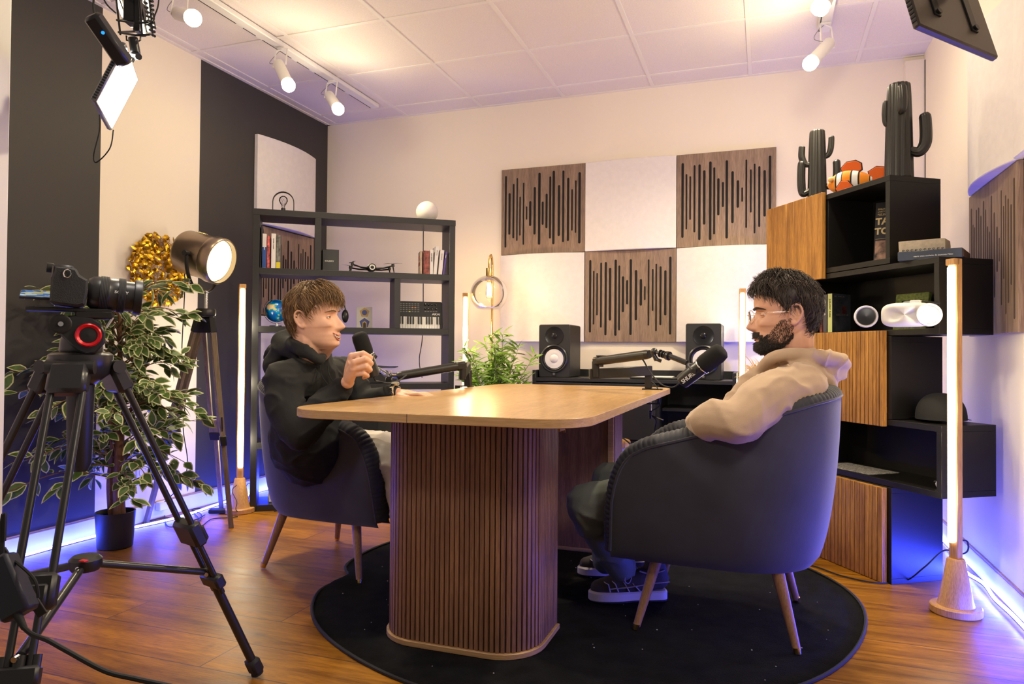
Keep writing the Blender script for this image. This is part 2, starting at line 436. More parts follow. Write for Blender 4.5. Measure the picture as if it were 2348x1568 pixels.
# ---- felt and slatted acoustic panels
SLA = [(112,253,798,14),(142,383,700,16),(173,313,727,14),(201,268,747,11),(224,410,707,11),(251,303,777,11),(275,484,585,11),(303,444,634,17),(337,336,699,17),(372,227,777,18),(398,447,625,15),(427,387,651,16),(454,255,730,15),(480,212,774,18),(520,321,711,18),(552,210,757,15),(588,265,750,16),(617,353,670,12),(644,286,687,11),(672,223,768,18)]
SLA = [((x-78)/635, (t-(207-.085*(x-78)))/(648+.046*(x-78)), (b-(207-.085*(x-78)))/(648+.046*(x-78)), wd/635) for x, t, b, wd in SLA]
SLB = [(755,888,1443,17),(783,971,1382,12),(810,988,1312,12),(841,908,1406,14),(877,903,1465,17),(911,948,1352,18),(954,885,1468,18),(982,930,1427,14),(1011,1013,1288,17),(1043,1042,1228,15),(1070,882,1462,18),(1110,965,1350,18),(1147,1034,1238,18),(1177,1089,1195,12),(1205,884,1390,12),(1236,958,1278,12),(1262,917,1433,12),(1294,937,1387,15),(1330,968,1312,17),(1366,863,1458,17)]
SLB = [((x-712)/696, (t-(827-.039*(x-712)))/(688+.039*(x-712)), (b-(827-.039*(x-712)))/(688+.039*(x-712)), wd/696) for x, t, b, wd in SLB]
def slat_panel(F, w, h, slots, label, group='wooden acoustic panels with grooves', slot=None):
    """F: origin at the lower left corner, x right, y up, z out of the wall"""
    m = MB(); m.prism([(0, 0), (w, 0), (w, h), (0, h)], F, .003, .022, .0015)
    m.mi = 1
    for x, t, b, wd in slots:
        r = wd*w/2; y1 = h*(1-t)-r; y0 = h*(1-b)+r; p = []
        for i in range(7): p.append((x*w+r*math.cos(PI*i/6), y1+r*math.sin(PI*i/6)))
        for i in range(7): p.append((x*w-r*math.cos(PI*i/6), y0-r*math.sin(PI*i/6)))
        m.prism(p, F, .019, .0226)  # flat dark capsules, slightly proud of the board, drawn for the grooves
    return m.obj('acoustic_panel', [M_['slat'], slot or M_['slot']], label=label, cat='acoustic panel', group=group)
def felt_panel(F, w, h, label, edge=.028, bulge=.05, group='white felt acoustic panels'):
    m = MB(); n = 24
    prof = [(0, .003), (w, .003)]+[(w*(1-i/n), edge+bulge*(1-(2*i/n-1)**2)) for i in range(n+1)]
    G = F @ Matrix(((1, 0, 0, 0), (0, 0, -1, h), (0, 1, 0, 0), (0, 0, 0, 1)))
    m.prism(prof, G, 0, h, .003)
    return m.obj('acoustic_panel', M_['fabric'], label=label, cat='acoustic panel', group=group, smooth=35)
def Fb(x, z): return Matrix(((1, 0, 0, x), (0, 0, -1, YB), (0, 1, 0, z), (0, 0, 0, 1)))
CX = (-1.770, -1.157, -.543, .070); RZ = (1.030, 1.648, 2.262)
slat_panel(Fb(CX[0], RZ[1]), .612, .609, SLA, 'grooved wooden panel at the upper left of the checkered panels on the back wall')
felt_panel(Fb(CX[1]+.002, RZ[1]), .609, .609, 'white felt panel between the two upper grooved wooden panels', bulge=.022)
slat_panel(Fb(CX[2], RZ[1]), .612, .609, SLB, 'grooved wooden panel at the upper right, beside the small black cactus')
felt_panel(Fb(CX[0], RZ[0]), .609, .612, 'white felt panel on the back wall beside the glass globe floor lamp')
slat_panel(Fb(CX[1], RZ[0]), .612, .615, SLB, 'lowest grooved wooden panel, on the back wall between the two speakers')
felt_panel(Fb(CX[2]+.002, RZ[0]), .609, .612, 'white felt panel behind the right speaker and the head in glasses')
def Fl(y, z): return Matrix(((0, 0, 1, XL), (1, 0, 0, y), (0, 1, 0, z), (0, 0, 0, 1)))
felt_panel(Fl(3.90, 1.815), .655, .60, 'white felt panel on the charcoal wall above the black bookcase')
slat_panel(Fl(3.92, 1.20), .63, .605, SLB, 'grooved wooden panel on the charcoal wall seen through the bookcase')
felt_panel(Fl(3.90, .58), .655, .61, 'blue-lit white felt panel low on the charcoal wall behind the bookcase')
def Fr(y, z): return Matrix(((0, 0, -1, XR), (-1, 0, 0, y), (0, 1, 0, z), (0, 0, 0, 1)))
felt_panel(Fr(3.66, 1.668), .63, .62, 'white felt panel on the right wall above a grooved wooden panel')
slat_panel(Fr(3.68, 1.040), .65, .625, SLB, 'grooved wooden panel on the right wall behind the stepped shelf', slot=mat('groove_brown', (.07, .045, .032), .9))
m = MB(); m.fbox(Fr(3.03, 1.67), (.30, .31, .02), (.60, .62, .034), .004)
m.obj('acoustic_panel', M_['fabric'], label='flat white felt panel at the right edge of the picture', cat='acoustic panel')

# ---- blue light strips along the baseboards
def strip(name, pts, label, power, cnt, off):
    pts = bezier(pts, 8); t = thing(name, label, 'light strip', (pts[0].x, pts[0].y, 0))
    m = MB(); m.tube([p+V((0, 0, .008)) for p in pts], .0065, 8); m.obj('light_tube', M_['led'], t, True)
    m = MB(); m.tube([p+V((0, 0, .0025)) for p in pts], .006, 6, flat=.4, up=(0, 0, 1)); m.obj('backing', M_['white'], t, True)
    for i in range(cnt):
        p = pts[int((i+.5)/cnt*(len(pts)-1))]
        lamp('POINT', 'strip_light', p+V((off, 0, .07)), power, (.03, .06, 1.0), t, size=.05)
        if off and p.y > 1.9:
            b = lamp('AREA', 'strip_beam', p+V((math.copysign(.02, off), 0, .022)), 4.5 if off < 0 else .5, (.03, .05, 1.0), t, p+V((math.copysign(1, off), 0, .25)), size=.35, sy=.012)
strip('light_strip', [(-3.20, 1.7, 0), (-3.19, 2.2, 0), (-3.195, 2.6, 0), (-3.17, 2.83, 0), (-3.12, 3.15, 0), (-3.16, 3.5, 0), (-3.18, 3.77, 0), (-3.205, 3.95, 0), (-3.19, 4.3, 0), (-3.14, 4.62, 0)],
      'blue LED strip snaking along the skirting of the left wall', 2.2, 9, .11)
strip('light_strip', [(.865, 4.5, 0), (.868, 3.95, 0), (.862, 3.75, 0), (.835, 3.6, 0), (.862, 3.45, 0), (.85, 3.25, 0), (.858, 3.05, 0), (.855, 2.6, 0), (.86, 2.1, 0)],
      'blue LED strip wavering along the skirting of the right wall', 1.8, 9, -.09)
strip('light_strip', [(-2.9, 4.70, 0), (-2.0, 4.69, 0), (-1.2, 4.70, 0), (-.4, 4.69, 0), (.3, 4.70, 0), (.7, 4.69, 0)],
      'blue LED strip along the back wall under the sideboard', .8, 8, 0)
# ================================================================ table
def build_table():
    t = thing('conference_table', 'long light-oak table with rounded corners on two slatted pedestals', 'table', (-.95, 2.87, .0115))
    out = rrect(.49, 1.025, .16, 10)
    m = MB(); m.prism(out, None, .7335, .7605, .0015)
    o = m.obj('tabletop', M_['top'], t)
    m = MB(); ring = [(x*1.0008, y*1.0004) for x, y in out]
    m.grid(lambda u, v: V((*ring[int(round(u*len(ring))) % len(ring)], .735+.024*v)), len(ring), 2, cu=True)
    m.obj('edge_band', M_['edge'], o)
    m = MB(); m.box((-.03, -1.0255, .747), (.0012, .0012, .025), bev=0); m.obj('seam', M_['walnut_dark'], o)
    def pedestal(cx, cy, sg):
        # plinth and hollow slatted shell: rounded on the outer side, open board on the inner side
        hx, hy = .262, .15
        def path(off):
            a = []
            r = .13+off
            for i in range(9): th = PI+PI/2*i/8; a.append((-(hx-.13)+r*math.cos(th), -(hy-.13)+r*math.sin(th)))
            for i in range(9): th = 3*PI/2+PI/2*i/8; a.append(((hx-.13)+r*math.cos(th), -(hy-.13)+r*math.sin(th)))
            return [(-hx-off, hy)]+a+[(hx+off, hy)]
        m = MB()
        o1 = path(.014)
        m.prism([(cx+x, cy+sg*y) for x, y in o1], None, .0, .018 if sg > 0 else .018, .002)
        pl = m.obj('plinth', M_['edge'], t)
        m = MB()
        o2 = path(-.004); o3 = path(-.022)
        m.prism([(cx+x, cy+sg*y) for x, y in o2+o3[::-1]], None, .018, .7335)
        m.obj('backing', M_['walnut_dark'], t)
        # slats along the curve
        p = path(.0); L = [0]
        for i in range(1, len(p)): L.append(L[-1]+math.dist(p[i], p[i-1]))
        n = int(L[-1]/.0166); m = MB()
        for k in range(n):
            s = (k+.5)*L[-1]/n
            x = interp(L, [q[0] for q in p], s); y = interp(L, [q[1] for q in p], s)
            x2 = interp(L, [q[0] for q in p], s+.004); y2 = interp(L, [q[1] for q in p], s+.004)
            x1 = interp(L, [q[0] for q in p], s-.004); y1 = interp(L, [q[1] for q in p], s-.004)
            a = math.atan2(sg*(y2-y1), x2-x1)
            m.box((cx+x, cy+sg*y, (.7335+.018)/2), (.0142, .011, .7155), Matrix.Rotation(a, 4, 'Z'), .0018)
        m.obj('slats', M_['walnut'], t)
        m = MB(); m.box((cx, cy+sg*(hy-.012), .376), (hx*2-.004, .022, .7155), bev=.001); m.obj('inner_board', M_['walnut'], t)
        for s_ in (-1, 1):
            m = MB(); m.box((cx+s_*(hx-.013), cy+sg*(hy+.001), .376), (.026, .020, .7155), bev=.001)
            m.obj('edge_board', M_['edge'], t)
    pedestal(.018, -.67, 1)
    pedestal(.026, .57, -1)
    m = MB(); m.box((.25, -.43, .698), (.05, .07, .07), bev=.002); m.box((.25, -.392, .66), (.05, .006, .012), bev=.001)
    m.obj('bracket', M_['rustic'], t)
    return t
table = build_table()

# ================================================================ rug
def build_rug():
    cx, cy = -.72, 2.87
    m = MB(); n, k = 150, 34
    def rad(a):
        r = 1.058+.012*math.sin(3*a+1)+.008*math.sin(7*a)
        d = (a-R(197)+PI) % (2*PI)-PI
        r -= .075*math.exp(-(d/.10)**2)
        return r
    def h(x, y, q):
        z = .011*min(1, (1-q)*18)**.5 if q < 1 else 0
        z += .0016*(random.random()-.5)
        d = math.hypot(x+1.70, y-2.56); z += .028*math.exp(-(d/.10)**2)
        return max(z, .001)
    vs = [(cx, cy, .011)]; fs = []
    for j in range(1, k+1):
        q = (j/k)**.8
        for i in range(n):
            a = 2*PI*i/n; r = rad(a)*q; x, y = cx+r*math.cos(a), cy+r*math.sin(a)
            vs.append((x, y, h(x, y, q)))
    for i in range(n): fs.append((0, 1+i, 1+(i+1) % n))
    for j in range(k-1):
        for i in range(n):
            i2 = (i+1) % n; fs.append((1+j*n+i, 1+(j+1)*n+i, 1+(j+1)*n+i2, 1+j*n+i2))
    m.add(vs, fs)
    rim = MB(); rim.tube([(cx+rad(2*PI*i/n)*math.cos(2*PI*i/n), cy+rad(2*PI*i/n)*math.sin(2*PI*i/n), .006) for i in range(n)], .006, 6, closed=True)
    pile = mat('black_pile', (.007, .007, .008), .95, bump=(260, .8, .005), var=(14, .35), spec=.1)
    t = thing('rug', 'round black shaggy rug under the table and armchairs', 'rug', (cx, cy, 0))
    m.obj('pile', pile, t, True, smooth=180); rim.obj('border', mat('rug_border', (.012, .012, .016), .8), t, True)
    # lint specks
    m = MB(); random.seed(3)
    for i in range(70):
        a = random.random()*2*PI; r = 1.0*random.random()**.5; s = .0012+.0018*random.random()
        m.sph((cx+r*math.cos(a), cy+r*math.sin(a), .0125), (s, s, s*.6), 6)
    m.obj('lint', mat('lint', (.45, .43, .40), .9), t, True)['kind'] = 'stuff'
build_rug()

# ================================================================ armchairs
def build_armchair(label):
    t = thing('armchair', label, 'armchair')
    ZB = .235
    # plan: u in 0..1 round the back, from the near front end to the far one
    def plan(u, flare, off=0.):
        # straight arms then a rounded back (superellipse), front at +x
        hy = .325*flare+off; bx = .385*flare+off; fx = .345
        s = u*2-1; a = abs(s)
        L1 = .40
        if a > 1-L1:
            q = (a-(1-L1))/L1; x = lerp(-.02, fx, q); y = hy*(1-.05*q*q)
        else:
            th = (a/(1-L1))*PI/2
            e = 2.35
            x = -.02-(bx-.02)*abs(math.cos(th))**(2/e); y = hy*abs(math.sin(th))**(2/e)
        return V((x, math.copysign(y, s) if s else 0., 0))
    def ztop(u):
        s = abs(u*2-1); x = plan(u, 1.).x
        z = interp([-.40, -.30, -.1, .1, .24], [.815, .79, .725, .665, .625], x)
        if x > .17:
            q = min(1, (x-.17)/.175); z = ZB+.03+(z-ZB-.03)*max(0, 1-q**3.2)**.45
        return z
    nu, nv = 84, 20
    def outer(u, v):
        zt = ztop(u)
        z = ZB+(zt-ZB)*v; q = (z-ZB)/.5
        fl = .80+.27*q**.55-.05*q*q
        p = plan(u, fl); p.x += -.0
        if p.x < -.02: p.x = -.02+(p.x+.02)*1.0
        return V((p.x, p.y, z))
    def inner(u, v):
        p = outer(u, v); o = plan(u, 1., 0); c = V((.05, 0, p.z)); n = (c-p); n.z = 0
        s = abs(u*2-1)
        n = V((-min(0, 1) , 0, 0))+V(((.12 if p.x < -.02 else 0)-p.x*.0, -p.y, 0))+(V((-p.x*1., 0, 0)) if p.x < -.02 else V((0, 0, 0)))
        n.normalize()
        return p+n*.085
    m = MB(); m.grid(outer, nu, nv)
    # bottom closing sheet
    m.grid(lambda u, v: lerp(outer(u, 0), V((.14, 0, ZB-.012)), v) , nu, 6)
    sh = m.obj('shell', M_['velvet'], t, smooth=60)
    m = MB(); m.grid(lambda u, v: inner(1-u, v), nu, nv); m.obj('inner_lining', M_['velvet2'], t, smooth=60)
    # ribbed band along the free edge, from the foot of one arm over the back to the other
    path = []
    N = 330
    for i in range(N+1):
        u = i/N; a = outer(u, 1); b = inner(u, 1); path.append((a, b))
    # extra points down the arm fronts
    front = []
    for k in range(16):
        z = lerp(ZB-.0, path[0][0].z, k/16)
    m = MB(); n = 10; vs = []; acc = 0
    ribs = []
    for i, (a, b) in enumerate(path):
        if i: acc += (path[i][0]-path[i-1][0]).length
        ribs.append(acc)
    dense = []
    tot = ribs[-1]; K = 900
    for k in range(K+1):
        s = tot*k/K
        j = max(1, next((i for i in range(len(ribs)) if ribs[i] >= s), N))
        q = (s-ribs[j-1])/max(1e-6, ribs[j]-ribs[j-1])
        dense.append((path[j-1][0].lerp(path[j][0], q), path[j-1][1].lerp(path[j][1], q), s))
    for k, (a, b, s) in enumerate(dense):
        k0, k1 = max(0, k-4), min(K, k+4)
        tdir = (dense[k1][0]-dense[k0][0]).normalized()
        side = (a-b); side = side-tdir*side.dot(tdir); hw = side.length/2; side.normalize()
        up = side.cross(tdir)
        if up.z < 0 and abs(tdir.z) < .95: up = -up
        if abs(tdir.z) >= .8:
            if up.x < 0: up = -up
        c = (a+b)/2
        rib = abs(math.sin(PI*s/.0175))**.6
        hh = .030+.0045*rib; w2 = hw+.002+.002*rib
        for j in range(n):
            th = PI*j/(n-1)
            vs.append(c+side*w2*math.cos(th)+up*(hh*math.sin(th)-.004))
    fs = []
    for k in range(K):
        for j in range(n-1): fs.append((k*n+j, (k+1)*n+j, (k+1)*n+j+1, k*n+j+1))
    m.add(vs, fs); m.obj('ribbed_band', M_['velvet2'], t, smooth=50)
    m = MB(); m.tube([outer(i/160, 1)+V((0, 0, -.004)) for i in range(161)], .0055, 6)
    m.obj('piping', mat('piping_%d' % len(bpy.data.materials), (.03, .03, .042), .6, sheen=.3), t)
    # seat cushion
    m = MB()
    def seat(u, v):
        th = 2*PI*u; ph = PI*(v-.5)
        c, s = math.cos(th), math.sin(th)
        e = .55; cx = math.copysign(abs(c)**e, c)*abs(math.cos(ph))**.35; cy = math.copysign(abs(s)**e, s)*abs(math.cos(ph))**.35
        return V((.045+.30*cx, .245*cy, .385+.065*math.copysign(abs(math.sin(ph))**.6, math.sin(ph))+.01*(1-cx*cx)))
    m.grid(seat, 48, 13, cu=True); m.obj('seat_cushion', M_['velvet'], t, smooth=60)
    m = MB(); m.box((.06, 0, .285), (.44, .40, .09), bev=.02); m.obj('seat_base', M_['velvet2'], t)
    for sx, sy in ((1, 1), (1, -1), (-1, 1), (-1, -1)):
        top = V((sx*.190+.0, sy*.190, .255)); bot = V((sx*.254, sy*.25, .012))
        m = MB(); m.cyl(top, bot, .0215, .0125, 16); lg = m.obj('leg', M_['leg'], t)
        m = MB(); m.cyl(bot+V((0, 0, .006)), bot+V((sx*.003, sy*.003, -.012)), .0135, .012, 14); m.obj('foot_cap', M_['brass'], lg)
    return t
ch = build_armchair('dark navy velvet armchair at right, under the person in the beige hoodie')
ch.location = (-.146, 2.68, .0115); ch.rotation_euler = (0, 0, R(178)); ch['group'] = 'velvet armchairs'
c2 = copy_tree(ch); c2.location = (-1.785, 2.80, .006); c2.rotation_euler = (0, 0, R(-5))
c2['label'] = 'dark navy velvet armchair at left, under the person in the black hoodie'

# ================================================================ black open bookcase (left corner)
BP = V((-2.863, 3.44, 0)); BA = R(90-54.15)
def build_bookcase():
    t = thing('bookcase', 'black open bookcase standing across the left corner', 'bookcase', BP, BA)
    W, H, D, T = 1.223, 1.80, .26, .037
    m = MB()
    m.box((W/2, D/2, H-T/2), (W+.004, D, T), bev=.001); m.box((W/2, D/2, T/2), (W-2*T, D, T), bev=.001)
    for x in (T/2, W-T/2): m.box((x, D/2, (H-T)/2), (T, D, H-T), bev=.001)
    m.obj('frame', M_['shelf'], t)
    for z in (.388, .735, 1.082, 1.430):
        m = MB(); m.box((W/2, D/2, z), (W-2*T, D, T), bev=.001); m.obj('shelf_board', M_['shelf'], t)
    for x, z0, z1 in ((.373, 1.4485, H-T), (.857, 1.1005, 1.4115), (.373, .4065, .7165), (.857, .0370, .3695)):
        m = MB(); m.box((x, D/2, (z0+z1)/2), (T, D, z1-z0), bev=.001); m.obj('divider', M_['shelf'], t)
    return t
bookcase = build_bookcase()

# ================================================================ stepped shelf (right corner)
RP = V((.4997, 3.317, 0)); RA = R(90+34.04)     # local x runs left/back along the front, local y = into the corner is negative
def build_stepped():
    t = thing('stepped_shelf', 'stepped black shelf unit of stacked boxes with rustic wooden doors', 'shelf', RP, RA)
    D, T = .262, .024
    rows = [(.0, .402, 0., .83), (.405, .684, -.25, .58), (.687, 1.033, 0., .83), (1.036, 1.336, -.24, .59), (1.339, 1.712, .008, .838)]
    doors = [(0, .022, .43, .002, .398, 1), None, (2, .022, .458, .655, 1.057, 1), None, (4, .402, .84, 1.313, 1.722, 0)]
    for k, (z0, z1, a, b) in enumerate(rows):
        m = MB()
        m.box(((a+b)/2, -D/2, z1-T/2), (b-a, D, T), bev=.0008)
        m.box(((a+b)/2, -D/2, z0+T/2), (b-a, D, T), bev=.0008)
        for x in (a+T/2, b-T/2): m.box((x, -D/2, (z0+z1)/2), (T, D, z1-z0-2*T), bev=.0008)
        m.box(((a+b)/2, -D+.004, (z0+z1)/2), (b-a-.004, .006, z1-z0-.004), bev=0)
        bx = m.obj('box', M_['shelf2'], t)
        if k in (0, 2, 4):
            xm = {0: .43, 2: .46, 4: .40}[k]
            m = MB(); m.box((xm, -D/2, (z0+z1)/2), (.018, D-.01, z1-z0-2*T), bev=.0005); m.obj('divider', M_['shelf2'], bx)
    for d in doors:
        if not d: continue
        k, x0, x1, z0, z1, grooved = d
        m = MB(); hw = x1-x0
        m.mi = 0; m.box(((x0+x1)/2, .010, (z0+z1)/2), (hw, .016, z1-z0), bev=.001)
        if grooved:
            random.seed(k); x = x0
            while x < x1-.004:
                wd = min(random.choice((.018, .022, .026, .03)), x1-x)
                m.box((x+wd/2, .020, (z0+z1)/2), (wd-.0035, .010, z1-z0), bev=.0015); x += wd
        else:
            x = x0
            for wd in (.07, .05, .09, .06, .08, .05, .038):
                m.box((x+wd/2, .0185, (z0+z1)/2), (wd-.0006, .009+.001*(k % 2), z1-z0), bev=.0008); x += wd
        m.obj('door', [M_['rustic']], t)
    return t
stepped = build_stepped()

# ================================================================ sideboard at the back wall
def build_sideboard():
    x0, x1, y0, y1 = -1.385, -.150, 4.28, 4.70
    t = thing('sideboard', 'long black sideboard against the back wall carrying two speakers', 'sideboard', ((x0+x1)/2, (y0+y1)/2, 0))
    m = MB(); cx = (x0+x1)/2
    m.box((cx, (y0+y1)/2, .787), (x1-x0-.04, y1-y0, .022), bev=.001)
    for x in (x0+.011, x1-.011): m.box((x, (y0+y1)/2, .6225), (.022, y1-y0, .445), bev=.001)
    m.box((cx, y1-.01, .625), (x1-x0-.04, .02, .44), bev=.001)
    m.box((cx, (y0+y1)/2, .418), (x1-x0-.04, y1-y0, .022), bev=.001)
    m.box((-.600, (y0+y1)/2, .60), (.02, y1-y0-.02, .34), bev=.001)
    m.obj('carcass', M_['shelf'], t, True)
    m = MB(); m.box(((-.60+x1)/2, (y0+y1)/2+.02, .617), (x1+.60-.045, y1-y0-.06, .018), bev=.001); m.obj('shelf_board', M_['shelf'], t, True)
    for a, b in ((x0+.024, -1.000), (-.996, -.610)):
        m = MB(); m.box(((a+b)/2, y0-.004, .602), (b-a, .018, .335), bev=.001); m.obj('door', M_['shelf'], t, True)
    for x in (x0+.05, x1-.05):
        for y in (y0+.05, y1-.05):
            m = MB(); m.cyl((x, y, 0), (x, y, .408), .016, .016, 10); m.obj('leg', M_['blackmetal'], t, True)
    return t
build_sideboard()
# ================================================================ ceiling track spots
def rail(x, y0, y1, label):
    t = thing('lighting_track', label, 'lighting track', (x, (y0+y1)/2, ZC-.004))
    m = MB(); m.box((x, (y0+y1)/2, ZC-.020), (.066, y1-y0, .030), bev=.004); m.obj('rail', M_['white'], t, True)
    m = MB()
    y = y1-.02
    for L in (.28, .34, .12, .26, .10, .3):
        m.box((x-.024, y-L/2, ZC-.0352), (.006, L, .001), bev=0); y -= L+.055
    m.obj('slot', M_['black'], t, True)
rail(-2.640, 1.6, 4.44, 'white ceiling track along the left side carrying spotlights')
rail(.300, 1.5, 4.16, 'white ceiling track on the right side carrying spotlights')
def track_spot(top, piv, tip, label, power=26, aim=None):
    top, piv, tip = V(top), V(piv), V(tip)
    t = thing('track_spotlight', label, 'spotlight', top, 0, 'white spotlights on the ceiling tracks')
    ax = (tip-piv).normalized(); sd = V((1, .35, 0)); sd = (sd-ax*sd.dot(ax)).normalized()
    m = MB(); w_ = .036
    m.box(top+V((0, 0, -.006)), (.05, .03, .012), bev=.003)
    for s in (-1, 1): m.tube([top+sd*w_*s*.9+V((0, 0, -.012)), piv+sd*w_*s], .0045, 6, flat=.5)
    m.tube([top-sd*w_*.95+V((0, 0, -.012)), top+sd*w_*.95+V((0, 0, -.012))], .0045, 6)
    m.obj('bracket', M_['white'], t, True)
    F = frame(piv-ax*.035, sd, ax.cross(sd)); F = frame(piv-ax*.035, sd, ax.cross(sd))
    # z of the frame must point along ax
    F = Matrix.Translation(piv-ax*.035) @ ax.to_track_quat('Z', 'Y').to_matrix().to_4x4()
    L = (tip-piv).length+.035
    m = MB(); m.lathe([(0, 0), (.022, 0), (.031, .012), (.032, L-.03), (.034, L-.012), (.0335, L-.010), (.030, L-.012), (.029, L-.05), (0, L-.05)], F, 24)
    m.obj('lamp_body', M_['white'], t, True)
    m = MB(); m.lathe([(.031, L-.014), (.0355, L-.014), (.0355, L-.006), (.031, L-.006)], F, 24); m.obj('ring', M_['white'], t, True)
    m = MB(); m.lathe([(0.012, L-.05), (.022, L-.03), (.034, L+.002), (.037, L+.018), (.032, L+.034), (.018, L+.043), (0, L+.045)], F, 24)
    b = m.obj('bulb', M_['bulb'], t, True)
    m = MB(); m.tube(bezier([top+V((.0, .0, -.01)), top+V((-.03, 0, -.03)), piv+sd*-.02+V((-.045, 0, .03)), piv-ax*.03], 6), .0018, 5); m.obj('cord', M_['grey'], t, True)
    q = tip+ax*.06
    lamp('SPOT', 'spot_beam', q, power, WARM, t, V(aim) if aim else q+ax, size=.04, spot=120, blend=.9)
    lamp('POINT', 'bulb_light', q, power*.10, WARM, t, size=.03)
track_spot(at(646, 109, Z=2.70), at(641, 152, Y=3.32), at(660, 192, Y=3.26), 'white track spotlight at left, second from the picture edge', 60, (-1.3, 3.4, 0))
track_spot(at(762, 185, Z=2.70), at(757, 222, Y=3.82), at(774, 248, Y=3.74), 'white track spotlight nearest the left back corner', 50, (-1.2, 3.9, .2))
track_spot((-2.655, 2.66, 2.70), at(410, 32, Y=2.62), at(441, 41, Y=2.47), 'white track spotlight tilted sideways beside the hanging light panel', 60, (-.6, 1.9, .3))
track_spot(at(1893, 52, Z=2.70), at(1897, 104, Y=3.96), at(1861, 142, Y=3.86), 'white track spotlight at right, the lower of two', 95, (-.6, 4.2, .4))
track_spot((.30, 3.22, 2.70), (.315, 3.20, 2.575), at(1885, 10, Y=3.18), 'white track spotlight at right, cut by the top edge', 85, (-.9, 3.0, .3))

track_spot((.30, 1.75, 2.70), (.30, 1.74, 2.575), (.22, 1.70, 2.45), 'added white track spotlight out of view, lighting the left return wall', 70, (-1.9, 1.2, 1.3))  # extra spot added out of view to brighten the return wall and tripod

# ================================================================ bamboo tube floor lamps
def tube_lamp(x, y, h, face, label, w_=.030, z0=.0, pw=3.6):
    t = thing('tube_floor_lamp', label, 'floor lamp', (x, y, z0), face, 'bamboo floor lamps with a glowing tube')
    m = MB(); m.lathe([(0, 0), (.082, 0), (.086, .004), (.086, .026), (.082, .030), (0, .030)], None, 40); m.obj('base', M_['bamboo'], t)
    m = MB(); m.lathe([(.062, .030), (.055, .055), (.030, .198), (.027, .202), (0, .202)], None, 32); m.obj('cone', M_['bamboo'], t)
    m = MB(); m.box((0, 0, (h+.19)/2), (.026, w_+.008, h-.19), bev=.002); m.box((.013, 0, h-.012), (.028, w_+.008, .024), bev=.002); m.obj('post', M_['bamboo'], t)
    m = MB(); m.tube([(.018, 0, .262), (.018, 0, .27), (.018, 0, h-.034), (.018, 0, h-.026)], [.010, .0145, .0145, .010], 12)
    m.obj('glowing_tube', M_['tube'], t)
    for k in range(3):
        lamp('POINT', 'tube_light', V((x, y, z0))+Matrix.Rotation(face, 3, 'Z') @ V((.06, 0, .42+k*.34)), pw, WARM, t, size=.05)
    return t
tube_lamp(-2.915, 3.415, 1.345, R(-42), 'glowing bamboo tube lamp in the left corner between tripod lamp and bookcase')
tube_lamp(-1.865, 4.32, 1.345, R(-75), 'glowing bamboo tube lamp between the bookcase and the glass globe lamp')
tube_lamp(-.125, 4.50, 1.35, R(-85), 'glowing bamboo tube lamp just in front of the face with glasses')
tube_lamp(.672, 3.045, 1.315, R(-143), 'tall glowing bamboo tube lamp at far right in front of the stepped shelf', pw=2.0)
# power cord of the right tube lamp running along the floor
m = MB(); m.tube(bezier([at(2204, 1238, Y=3.2), at(2218, 1242, Y=3.2), at(2219, 1262, Y=3.2), at(2202, 1270, Y=3.2), at(2165, 1262, Y=3.22), at(2120, 1300, Y=3.24), at(2075, 1332, Z=.006), at(2010, 1336, Z=.006), at(1930, 1320, Z=.006), at(1850, 1294, Z=.006), (-.05, 3.5, .006)], 8), .0032, 6)
tag(m.obj('floor_cable', M_['rubber']), 'thin black cord looping from the right tube lamp across the floor', 'cord')

# ================================================================ brass lamp with a glass globe
def globe_lamp():
    p = at(1125, 665, Y=4.42); x, y = p.x, p.y
    t = thing('globe_floor_lamp', 'brass floor lamp with a clear glass globe and a glowing filament bulb', 'floor lamp', (x, y, 0))
    zc = p.z; r = .124
    m = MB(); m.lathe([(0, 0), (.13, 0), (.13, .012), (.02, .018), (0, .02)], None, 32); m.obj('base', M_['brass'], t)
    st = [(0, .02), (0, zc-.20)]
    m = MB(); m.tube([(0, .03, .015), (0, .03, zc+.16)]+[(0, .03-.03*(1-math.cos(a)), zc+.16+.075*math.sin(a)) for a in [R(18*k) for k in range(1, 11)]]+[(0, -.03, zc+.125)], .0075, 12)
    m.obj('stem', M_['brass'], t)
    m = MB(); m.lathe([(0, zc+.145), (.020, zc+.145), (.022, zc+.140), (.022, zc+.075), (.030, zc+.070), (.030, zc+.058), (0, zc+.058)], Matrix.Translation((0, -.03, 0)), 24); m.obj('socket', M_['brass'], t)
    m = MB(); pr = []
    for i in range(25):
        a = R(14)+(PI-R(14)-R(36))*i/24; pr.append((r*math.sin(a), zc+r*math.cos(a)-.028))
    m.lathe(pr, Matrix.Translation((0, -.03, 0)), 40); m.obj('glass_globe', glass('lamp_glass', (1, .98, .95), .8), t)
    m = MB(); m.lathe([(0, zc+.065), (.012, zc+.062), (.014, zc+.04), (.022, zc+.0), (.024, zc-.03), (.018, zc-.055), (0, zc-.064)], Matrix.Translation((0, -.03, 0)), 20); m.obj('bulb_glass', glass('bulb_glass', (1, .93, .8), .6), t)
    m = MB()
    for k in range(6):
        a = PI*k/3; m.tube([(.011*math.cos(a), -.03+.011*math.sin(a), zc+.045), (.014*math.cos(a+.4), -.03+.014*math.sin(a+.4), zc-.045)], .0022, 6)
    m.obj('filament', glow('filament', (1, .66, .28), 55), t)
    lamp('POINT', 'globe_light', (x, y-.06, zc-.01), 8, (1, .62, .3), t, size=.03)
globe_lamp()

